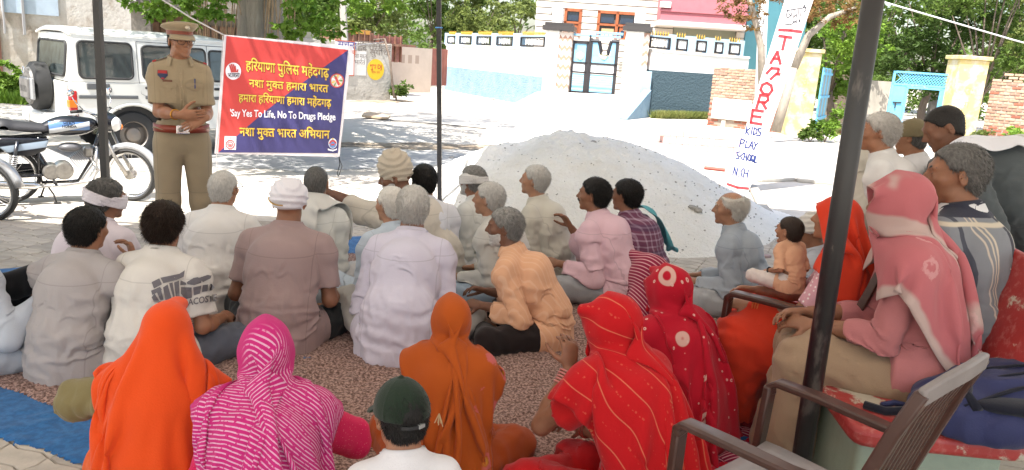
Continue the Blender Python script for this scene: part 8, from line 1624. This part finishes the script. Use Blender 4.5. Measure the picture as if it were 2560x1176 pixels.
# peaked cap
c, Rh, s = J['H'], J['Rh'], J['hs']; T_ = lambda *p: tuple(c + Rh @ (np.array(p, float) * s)); b = MB(); V = []; n = 40; prof = [(.083, .104, .045, 0), (.085, .106, .076, 0), (.104, .128, .088, .4), (.124, .150, .106, 1), (.120, .145, .118, 1), (.06, .075, .124, 1), (.0, .0, .125, 1)]
for rx, ry, zz_, fr in prof:
    for t in np.linspace(0, 2 * math.pi, n + 1)[:-1]: V.append(T_(rx * math.cos(t), -.012 + ry * math.sin(t), zz_ + fr * .022 * max(0, math.sin(t)) - fr * .012 * max(0, -math.sin(t)) + .004 * fr * math.sin(3 * t)))
F = [(i * n + j, i * n + (j + 1) % n, (i + 1) * n + (j + 1) % n, (i + 1) * n + j) for i in range(len(prof) - 1) for j in range(n)]; cp = pyd('peaked_cap', V, F, m_kh, rt, True)
V = []
for rx, ry, zz_ in ((.0855, .1065, .050), (.0868, .108, .066), (.0872, .1085, .077)):
    for t in np.linspace(0, 2 * math.pi, n + 1)[:-1]: V.append(T_(rx * math.cos(t), -.012 + ry * math.sin(t), zz_))
pyd('cap_band', V, [(i * n + j, i * n + (j + 1) % n, (i + 1) * n + (j + 1) % n, (i + 1) * n + j) for i in range(2) for j in range(n)], mat('band_brown', (.22, .05, .025), .5), cp, True)
V = []; m_ = 14
for r_, zz_ in ((.0, .050), (.5, .040), (1, .020)):
    for t in np.linspace(R(20), R(160), m_ + 1): V.append(T_((.084 + .012 * r_) * math.cos(t), -.012 + (.105 + .058 * r_ * math.sin(t)) * math.sin(t), zz_ - .004 * r_))
o = pyd('cap_peak', V, [(i * (m_ + 1) + j, i * (m_ + 1) + j + 1, (i + 1) * (m_ + 1) + j + 1, (i + 1) * (m_ + 1) + j) for i in range(2) for j in range(m_)], m_kh, cp, True); s_ = o.modifiers.new('s', 'SOLIDIFY'); s_.thickness = .004
MB().lathe([(.017, 0), (.014, .006), (.006, .008), (0, .008)], 14, Matrix.Translation(T_(0, .132, .105)) @ Matrix([[*r_] for r_ in Rh]).to_4x4() @ Matrix.Rotation(R(-75), 4, 'X')).build('cap_badge', mat('badge_silver', (.55, .48, .38), .35, .7), cp, True)
b = MB()
for sx in (-1, 1):
    b.tube([T_(sx * .033 + .026 * math.cos(t), .106 - .010 * abs(math.cos(t) > .5) * (sx > 0) - .010 * (math.cos(t) < -.5) * (sx < 0), .004 + .021 * math.sin(t)) for t in np.linspace(0, 6.28, 17)[:-1]], .0015, 5, close=True); b.tube([T_(sx * .058, .100, .008), T_(sx * .076, .06, .012), T_(sx * .082, -.005, .008)], .0022, 5)
b.tube([T_(-.008, .109, .008), T_(.008, .109, .008)], .0022, 5); b.build('glasses', m_dark, rt, True)
beard_part(J, 'black', rt, 0, .006) if False else None
sh_ = [o for o in rt.children if o.name.startswith('shirt')][0]; bv = BVHTree.FromPolygons([v.co for v in sh_.data.vertices], [p.vertices for p in sh_.data.polygons])
def onshirt(x_, z_, o=.004):
    h_, n_, _, _ = bv.ray_cast(Vector((x_, 1.0, z_)), Vector((0, -1, 0))); h_ = h_ or Vector((x_, .12, z_)); return h_ + (n_ if n_ else Vector((0, 1, 0))) * o
def sew(name, pts, m, o=.004, par=None, sub=5):
    """flap or badge cut to a polygon (x, z on the chest) and laid on the shirt"""
    cx, cz = sum(p[0] for p in pts) / len(pts), sum(p[1] for p in pts) / len(pts); V = [onshirt(cx, cz, o + .002)]; n = len(pts)
    for k_ in range(1, 4): V += [onshirt(cx + (x_ - cx) * k_ / 3, cz + (z_ - cz) * k_ / 3, o + (.002 if k_ < 3 else -.001)) for x_, z_ in pts]
    F = [(0, 1 + i, 1 + (i + 1) % n) for i in range(n)] + [(1 + (k_ - 1) * n + i, 1 + k_ * n + i, 1 + k_ * n + (i + 1) % n, 1 + (k_ - 1) * n + (i + 1) % n) for k_ in (1, 2) for i in range(n)]; return pyd(name, V, F, m, par or sh_, True)
zc = 1.285
for sx in (-1, 1):
    x0 = sx * .085; sew('chest_pocket', [(x0 - .052, zc - .13), (x0 + .052, zc - .13), (x0 + .054, zc + .0), (x0 - .054, zc + .0)], m_kh, .003); sew('pocket_flap', [(x0 - .057, zc + .012), (x0 + .057, zc + .012), (x0 + .057, zc - .020), (x0 + .028, zc - .034), (x0, zc - .046), (x0 - .028, zc - .034), (x0 - .057, zc - .020)], m_kh, .008)
sew('placket', [(-.014, 1.40), (.014, 1.40), (.014, .97), (-.014, .97)], m_kh, .003)
for q in range(5): p = onshirt(0, 1.36 - q * .09, .008); MB().lathe([(.005, 0), (.005, .003), (0, .003)], 8, Matrix.Translation(p) @ Matrix.Rotation(R(-90), 4, 'X')).build('button', mat('button_tan', (.4, .3, .2), .4), sh_)
m_bdg = mat('badge_red', (.45, .03, .03), .6); m_bnv = mat('badge_navy', (.03, .04, .10), .6)
bd1 = sew('arm_badge', [(.085, 1.375), (.145, 1.375), (.147, 1.34), (.115, 1.305), (.083, 1.34)], m_bnv, .006); sew('badge_top', [(.087, 1.373), (.143, 1.373), (.145, 1.352), (.085, 1.352)], m_bdg, .009, bd1); sew('name_plate', [(.055, 1.312), (.118, 1.312), (.118, 1.298), (.055, 1.298)], mat('nameplate', (.16, .06, .03), .4), .010); sew('whistle', [(.105, 1.325), (.125, 1.325), (.125, 1.315), (.105, 1.315)], mat('badge_red', (.45, .03, .03), .6), .008)
p = onshirt(-.09, zc + .03, .010); MB().tube([p + Vector((0, 0, .012)), p - Vector((0, 0, .055))], .004, 6).build('pen', mat('pen_blue', (.03, .05, .18), .3), sh_)
for sx, k_ in ((-1, 'L'), (1, 'R')):
    a_, b_ = np.array(J['C7']) + [sx * .075, .02, .035], np.array(J['S' + k_]) + [sx * .030, .0, .062]; d_ = b_ - a_; L_ = np.linalg.norm(d_); mid = (a_ + b_) / 2; q_ = Vector(d_).to_track_quat('X', 'Z').to_matrix().to_4x4(); b = MB(); b.box((0, 0, 0), (L_, .052, .008), M=Matrix.Translation(mid) @ q_, bev=.003); e_ = b.build('epaulette', mat('epaulette', (.17, .13, .10), .7), rt)
    b = MB(); b.box((L_ / 2 - .012, 0, .001), (.024, .054, .010), M=Matrix.Translation(mid) @ q_); b.build('red_band', m_bdg, e_)
    for t in (-.25, .05, .33):
        b = MB(); pts = [((.015 if i % 2 else .006) * math.cos(i * math.pi / 5), (.015 if i % 2 else .006) * math.sin(i * math.pi / 5)) for i in range(10)]; b.add([(x_ + t * L_ - .01, y_, .0065) for x_, y_ in pts] + [(t * L_ - .01, 0, .009)], [(i, (i + 1) % 10, 10) for i in range(10)], Matrix.Translation(mid) @ q_); b.build('star', m_chrome, e_)
for s_ in 'LR':
    a_ = J['an' + s_]; f_ = field([cap(a_ + [0, -.03, -.045], a_ + [0, .14, -.055], .040, .036, .03), cap(a_ + [0, 0, .03], a_ + [0, 0, -.03], .045, .045, .03)]); blob('shoe', lambda P: np.maximum(f_(P), .0 - P[:, 2]), *f_.b, .010, mat('shoe_brown', (.14, .05, .025), .3), rt)
w_, e_ = J['wR'], J['elR']; d_ = unit(e_ - w_); x_ = unit(np.cross(d_, [0, 0, 1])); y_ = np.cross(d_, x_); MB().tube([w_ + d_ * .045 + .034 * (math.cos(t) * x_ + math.sin(t) * y_) for t in np.linspace(0, 6.28, 17)[:-1]], .0045, 6, close=True).build('bracelet', mat('gold_bracelet', (.62, .30, .04), .3, .8), rt, True)
# ------------------------------------------------------------------ plastic chairs, bench, bag, shoes
k = NB('brown_plastic', .30, 'Object', 0, .5); c = k.mix(k.noise(5, 4, k.vec(k.M('MULTIPLY', k.x, 6), k.y, k.z)), (.036, .014, .010), (.075, .032, .024)); wn = k.M('MULTIPLY', k.step(k.noise(7, 6), .54, .74), .35); c = k.mix(wn, c, (.12, .07, .06)); m_ch = k.done(c, .15, 60, .002)
m_seatg = mat('worn_seat', (.27, .25, .25), .5, var=.15, vs=6)
def chair(label, loc, yaw, sc=1.0, seat=None, group='brown plastic armchairs'):
    r_ = empty('plastic_chair', loc, R(yaw), label, 'chair', group); r_.scale = (sc,) * 3; hw = .25
    b = MB(); n = 9; V = []; F = []
    for i in range(n):
        for j in range(n):
            u, v = -1 + 2 * i / (n - 1), j / (n - 1); V.append((u * (.235 - .02 * (1 - v)), .23 - v * .44, .43 - .025 * v + .012 * u * u - .02 * max(0, .12 - v) * 8 * .2))
    F = [(i * n + j, (i + 1) * n + j, (i + 1) * n + j + 1, i * n + j + 1) for i in range(n - 1) for j in range(n - 1)]; o = pyd('seat', V, F, seat or m_ch, r_, True); s_ = o.modifiers.new('s', 'SOLIDIFY'); s_.thickness = .012
    b = MB(); b.box((0, .235, .395), (.47, .014, .07), bev=.005); b.box((-.232, 0, .385), (.014, .45, .06), bev=.005); b.box((.232, 0, .385), (.014, .45, .06), bev=.005); b.build('seat_skirt', m_ch, r_)
    def prism_path(nm, pts, w, d, axis=(1, 0, 0)):
        """flat plastic member: rectangular section swept along pts"""
        V = []; m = len(pts); pts = [np.array(p, float) for p in pts]
        for i, p in enumerate(pts):
            t = unit(pts[min(i + 1, m - 1)] - pts[max(i - 1, 0)]); x_ = unit(np.array(axis) - t * (np.array(axis) @ t)); y_ = np.cross(t, x_); ww = w[i] if hasattr(w, '__len__') else w
            for a, c_ in ((-1, -1), (1, -1), (1, 1), (-1, 1)): V.append(p + x_ * a * ww / 2 + y_ * c_ * d / 2)
        F = [(4 * i + q, 4 * i + (q + 1) % 4, 4 * i + 4 + (q + 1) % 4, 4 * i + 4 + q) for i in range(m - 1) for q in range(4)] + [(3, 2, 1, 0), (4 * m - 4, 4 * m - 3, 4 * m - 2, 4 * m - 1)]
        o = pyd(nm, V, F, m_ch, r_, True); bm = bmesh.new(); bm.from_mesh(o.data); bmesh.ops.recalc_face_normals(bm, faces=bm.faces); bm.to_mesh(o.data); bm.free(); o.data.polygons.foreach_set('use_smooth', np.ones(len(F), bool)); o.data.set_sharp_from_angle(angle=R(50)); bv_ = o.modifiers.new('b', 'BEVEL'); bv_.width = .007; bv_.segments = 2; bv_.limit_method = 'ANGLE'; return o
    for s in (-1, 1):
        prism_path('armrest', [(s * .27, .27, .60), (s * .275, .275, .63), (s * .28, .25, .652), (s * .28, .10, .655), (s * .27, -.10, .650), (s * .245, -.27, .655)], [.05, .055, .06, .062, .055, .05], .026)
        prism_path('leg', [(s * .27, .275, .635), (s * .265, .28, .45), (s * .275, .305, .20), (s * .285, .325, 0)], [.055, .055, .05, .045], .030)
        prism_path('leg', [(s * .235, -.20, .42), (s * .25, -.26, .2), (s * .265, -.31, 0)], .05, .028)
        prism_path('back_post', [(s * .228, -.205, .40), (s * .235, -.25, .58), (s * .228, -.335, .86), (s * .215, -.38, .985)], .034, .036)
    for i in range(9):
        x_ = -.175 + i * .35 / 8; prism_path('back_slat', [(x_ * .9, -.215, .445), (x_, -.262, .60), (x_, -.335, .86), (x_ * .97, -.378, .965)], .022, .009)
    tr_ = prism_path('top_rail', [(-.225, -.38, .975), (-.12, -.40, 1.0), (0, -.407, 1.005), (.12, -.40, 1.0), (.225, -.38, .975)], .024, .05, (0, 1, 0)); tr_.data.materials.clear(); tr_.data.materials.append(mat('worn_rail', (.20, .175, .17), .5, var=.15, vs=8)); prism_path('lower_rail', [(-.22, -.215, .44), (0, -.232, .44), (.22, -.215, .44)], .02, .035, (0, 1, 0)); return r_
CB = chair('empty brown plastic armchair with pale worn seat, nearest the camera', (.915, 2.10, 0), 42, .95, m_seatg)
CA = chair('brown plastic armchair in which the woman with the baby sits', tuple(np.array([MOM['root'].location.x, MOM['root'].location.y, 0]) + rotm(R(50)) @ np.array([.0, .14, 0])), 50, 1.0)
# red painted cement benches
k = NB('red_bench_paint', .45, 'Object', 0, .5); wr_n = k.step(k.noise(4.5, 8, None, .7), .55, .60); c = k.mix(k.noise(3, 5), (.30, .022, .022), (.42, .05, .045)); c = k.mix(k.M('MULTIPLY', k.step(k.noise(30, 5), .5, .7), .35), c, (.55, .25, .22)); c = k.mix(wr_n, c, (.50, .45, .36)); m_bench = k.done(c, .4, 24, .006)
m_bbase = mat('bench_base_green', (.30, .36, .28), .85, var=.12, vs=5, bump=.3, bs=20)
def rounded_slab(name, poly, z0, z1, m, par, r=.05, bev=.02):
    """slab over a polygon with rounded corners"""
    pts = []; n = len(poly)
    for i in range(n):
        p0, p, p1 = np.array(poly[i - 1]), np.array(poly[i]), np.array(poly[(i + 1) % n]); a = p + unit(p0 - p) * r; b_ = p + unit(p1 - p) * r
        for t in (0, .33, .67, 1): pts.append((1 - t) ** 2 * a + 2 * t * (1 - t) * p + t * t * b_)
    k_ = len(pts); V = [(x, y, z0) for x, y in pts] + [(x, y, z1) for x, y in pts]; F = [tuple(range(k_))[::-1], tuple(range(k_, 2 * k_))] + [(i, (i + 1) % k_, (i + 1) % k_ + k_, i + k_) for i in range(k_)]
    o = pyd(name, V, F, m, par, True); bm = bmesh.new(); bm.from_mesh(o.data); bmesh.ops.recalc_face_normals(bm, faces=bm.faces); bm.to_mesh(o.data); bm.free(); o.data.polygons.foreach_set('use_smooth', np.ones(len(o.data.polygons), bool)); o.data.set_sharp_from_angle(angle=R(50)); b = o.modifiers.new('b', 'BEVEL'); b.width = bev; b.segments = 3; b.limit_method = 'ANGLE'; b.angle_limit = R(50); return o
sz = .46; c0 = atz(2112, 925, sz)[:2]; c1 = atz(2140, 1075, sz)[:2]; c2 = atz(2500, 1110, sz)[:2]; e1_ = unit(c2 - c1); e2_ = unit(c0 - c1)
fr = c1; dv_ = np.array([e1_[0], e1_[1]]); du_ = np.array([-dv_[1], dv_[0]]); du_ = du_ if du_ @ (c0 - c1) > 0 else -du_
bench = empty('cement_bench', (*fr, 0), 0, 'red painted cement bench with chipped paint and inscribed back', 'bench')
PL = lambda u, v: tuple(fr + dv_ * u + du_ * v)
BW, BL_ = .62, 1.75
rounded_slab('seat_slab', [PL(0, 0), PL(BW, 0), PL(BW, BL_), PL(0, BL_)], sz - .07, sz, m_bench, bench, .07, .022)
rounded_slab('base', [PL(.07, .12), PL(BW - .03, .12), PL(BW - .03, BL_ - .1), PL(.07, BL_ - .1)], 0, sz - .068, m_bbase, bench, .03, .01)
V = []; nb_ = 8
for j in range(7):
    for i in range(nb_ + 1):
        v = .16 + (BL_ - .2) * i / nb_; h_ = j / 6; u = BW - .03 + .20 * h_; z_ = sz + .003 + h_ * .56 * (1 - .25 * (abs(2 * i / nb_ - 1) ** 4)); V.append((*PL(u, v), z_))
o = pyd('backrest', V, [(j * (nb_ + 1) + i, j * (nb_ + 1) + i + 1, (j + 1) * (nb_ + 1) + i + 1, (j + 1) * (nb_ + 1) + i) for j in range(6) for i in range(nb_)], m_bench, bench, True); s_ = o.modifiers.new('s', 'SOLIDIFY'); s_.thickness = .07; s_.offset = 0; b_ = o.modifiers.new('b', 'BEVEL'); b_.width = .025; b_.segments = 3; b_.limit_method = 'ANGLE'
bk_d = np.array([*du_, 0]); up_ = unit(np.array([dv_[0] * .20, dv_[1] * .20, .56])); nn = np.cross(bk_d, up_); nn = nn if nn @ np.array([-dv_[0], -dv_[1], 0]) > 0 else -nn
m_scr = mat('scratched_white', (.60, .42, .38), .8)
for i, (t_, z_, sz_) in enumerate((('श्री राम सिंह', .44, .075), ('की याद में', .33, .075), ('ग्राम सेवा', .22, .07), ('98', .12, .06))):
    p_ = np.array([*PL(BW - .03 + .20 * z_ / .56, BL_ * .42), sz + z_]) + nn * .041; xd = -bk_d if np.cross(-bk_d, up_) @ nn > 0 else bk_d; M_ = Matrix(((xd[0], up_[0], nn[0], p_[0]), (xd[1], up_[1], nn[1], p_[1]), (xd[2], up_[2], nn[2], p_[2]), (0, 0, 0, 1))); text('lettering', t_, m_scr, sz_, M_, o)
fix(bench)
# blue backpack lying on the bench
k = NB('backpack_cloth', .75, 'Object', .1, .3); c = k.mix(k.noise(4, 4), (.014, .017, .055), (.030, .036, .115)); m_bag = k.done(c, .35, 80, .004); m_bagd = cloth('bag_dark', (.012, .013, .022))
pc = np.array([*PL(.40, .02), sz]); bag = empty('backpack', tuple(pc), 0, 'navy blue backpack with black straps lying on the bench', 'bag'); ang = math.atan2(dv_[1], dv_[0]); RB = rotm(ang); TB = lambda *p: pc + RB @ (np.array(p) * [.85, .9, .72] + [.12, .02, 0])
f0 = field([ell(TB(.02, .12, .10), (.30, .21, .085), rotm(ang), .06), ell(TB(.10, .14, .17), (.22, .17, .085), rotm(ang, R(-8)), .05), ell(TB(-.12, .06, .06), (.18, .15, .06), rotm(ang), .05), ell(TB(.22, .20, .20), (.14, .12, .07), rotm(ang), .05)])
blob('bag_body', lambda P: np.maximum(f0(P) - .016 * (1 - 2 * np.abs(fbm(P * np.array([.7, 1.2, 1.3], np.float32), 12, 4, 2))), sz + .003 - P[:, 2]), *f0.b, .010, m_bag, bag, 1)
def surf(pts, r, nm, m, fl=None):
    out = []
    for p in pts:
        q = np.array(p, float)
        for _ in range(12): q = q + np.array([0, 0, -1.0]) * float(f0(np.array([q], np.float32))[0]) * .7
        out.append(q + [0, 0, r * .6])
    return MB().tube(out, r, 8, flat=fl).build(nm, m, bag, True)
surf([TB(-.20 + .05 * i, -.03 + .02 * math.sin(i) * 0 + .012 * i, .4) for i in range(10)], .007, 'zip', m_bagd); surf([TB(-.14 + .05 * i, .07 + .010 * i, .4) for i in range(9)], .006, 'zip', m_bagd); surf([TB(-.05 + .05 * i, .16 + .006 * i, .4) for i in range(8)], .006, 'zip', m_bagd)
surf([TB(-.16, -.06, .4), TB(-.17, .02, .4), TB(-.12, .12, .4), TB(-.02, .22, .4)], .018, 'shoulder_strap', m_bagd, 1.0); MB().tube([TB(-.26, .10, .03), TB(-.34, .14, .025), TB(-.43, .12, .022), TB(-.50, .17, .02)], .016, 6).build('shoulder_strap', m_bagd, bag, True); MB().tube([TB(-.27, .16, .03), TB(-.36, .20, .03), TB(-.42, .18, .02)], .012, 6).build('strap_end', m_bag, bag, True)
f1 = field([ell(TB(.06, .0, .17), (.20, .10, .035), rotm(ang, R(14), 0), .05)]); blob('front_pocket', f1, *f1.b, .010, m_bagd, bag, 1); fix(bag)
# second bench further back carries the striped man
r_ = empty('cement_bench', (STR['root'].location.x + .05, STR['root'].location.y + .05, 0), R(40), 'second red bench, under the man in the striped shirt', 'bench'); b = MB(); b.box((0, .05, .40), (1.2, .45, .09), bev=.02); b.build('seat_slab', m_bench, r_); b = MB(); b.box((0, .05, .175), (1.0, .34, .35), bev=.01); b.build('base', m_bbase, r_)
# slippers and cloths on the ground
def slipper(label, px, py, yaw, m, m2, group='slippers left beside the mat'):
    p = atz(px, py, 0); r_ = empty('slipper', (p[0], p[1], .026), R(yaw), label, 'slipper', group); pts = [(.045 * math.sin(t) * (1 + .12 * math.cos(t)), .125 * math.cos(t)) for t in np.linspace(0, 6.28, 21)[:-1]]; b = MB(); n = len(pts); b.add([(x, y, 0) for x, y in pts] + [(x, y, .022) for x, y in pts], [tuple(range(n))[::-1], tuple(range(n, 2 * n))] + [(i, (i + 1) % n, (i + 1) % n + n, i + n) for i in range(n)]); b.build('sole', m, r_)
    V = []; F = []
    for i in range(9):
        t = math.pi * i / 8
        for y in (.02, .085): V.append((.050 * math.cos(t), y, .018 + .045 * math.sin(t) * (1 if y < .05 else .75)))
    F = [(2 * i, 2 * i + 2, 2 * i + 3, 2 * i + 1) for i in range(8)]; o = pyd('strap', V, F, m2, r_, True); s_ = o.modifiers.new('s', 'SOLIDIFY'); s_.thickness = .005
m_sb = mat('slipper_blue', (.03, .12, .26), .6); m_sg = mat('slipper_grey', (.20, .21, .22), .7); m_sd = mat('slipper_dark', (.04, .035, .035), .6)
slipper('blue rubber slipper under the thick pole', 2068, 1098, 95, m_sb, m_sb); slipper('blue slipper farther behind the pole foot', 2075, 1056, 80, m_sb, m_sb)
for i, (px, py, yw, a_, b_, lb) in enumerate(((1930, 868, 20, m_sg, m_sg, 'grey slipper nearest the armchair leg in the pile'), (1960, 880, 60, m_sg, m_sb, 'grey slipper with blue strap in the pile'), (1925, 905, 100, m_sd, m_sg, 'dark slipper at the left of the pile'), (1965, 915, 30, m_sg, m_sg, 'pale grey slipper low in the pile'), (1905, 880, -30, m_sg, m_sd, 'grey slipper with dark strap beside the chair leg'), (1880, 915, 50, m_sd, m_sd, 'black slipper under the armchair'), (1985, 862, 80, m_sg, m_sg, 'grey slipper at the right of the pile'), (1895, 650, 100, mat('shoe_pink', (.35, .25, .25), .7), m_sg, 'dusty pink shoe on the paving by the old man'))): slipper(lb, px, py, yw, a_, b_)
slipper('small green slipper under the empty armchair', 2040, 1168, 30, mat('slipper_green', (.03, .25, .12), .6), mat('slipper_green', (.03, .25, .12), .6))
def heapcloth(name, label, px, py, rx, ry, h, m, seed, yaw=0):
    p = atz(px, py, 0); c_ = np.array([p[0], p[1], .035]); f_ = field([ell(c_, (rx, ry, h), rotm(R(yaw)), .03), ell(c_ + [rx * .4, -ry * .2, 0], (rx * .5, ry * .7, h * 1.3), rotm(R(yaw + 30)), .03)]); o = blob(name, lambda P: np.maximum(f_(P) - .018 * (1 - 2 * np.abs(fbm(P, 14, seed, 2))), .02 - P[:, 2]), *f_.b, .012, m, None, 1, .03); tag(o, label, 'cloth')
heapcloth('cloth', 'crumpled bright blue cloth on the carpet by the chair leg', 1862, 985, .14, .07, .05, cloth('cloth_blue', (.03, .12, .26)), 3, 40); heapcloth('cloth', 'dark red cloth heap beside the dotted red veil', 1815, 1055, .20, .12, .06, cloth('cloth_darkred', (.16, .008, .015)), 5, -20)
k = NB('maroon_edge', .9, 'Object', .1, .15); c = k.mix(k.step(k.noise(30, 3), .55, .62), (.10, .01, .03), (.45, .3, .3)); k.done(c, .3); heapcloth('cloth', 'maroon cloth edge with white trim beside the dark red heap', 1775, 985, .10, .10, .08, k.m, 6)
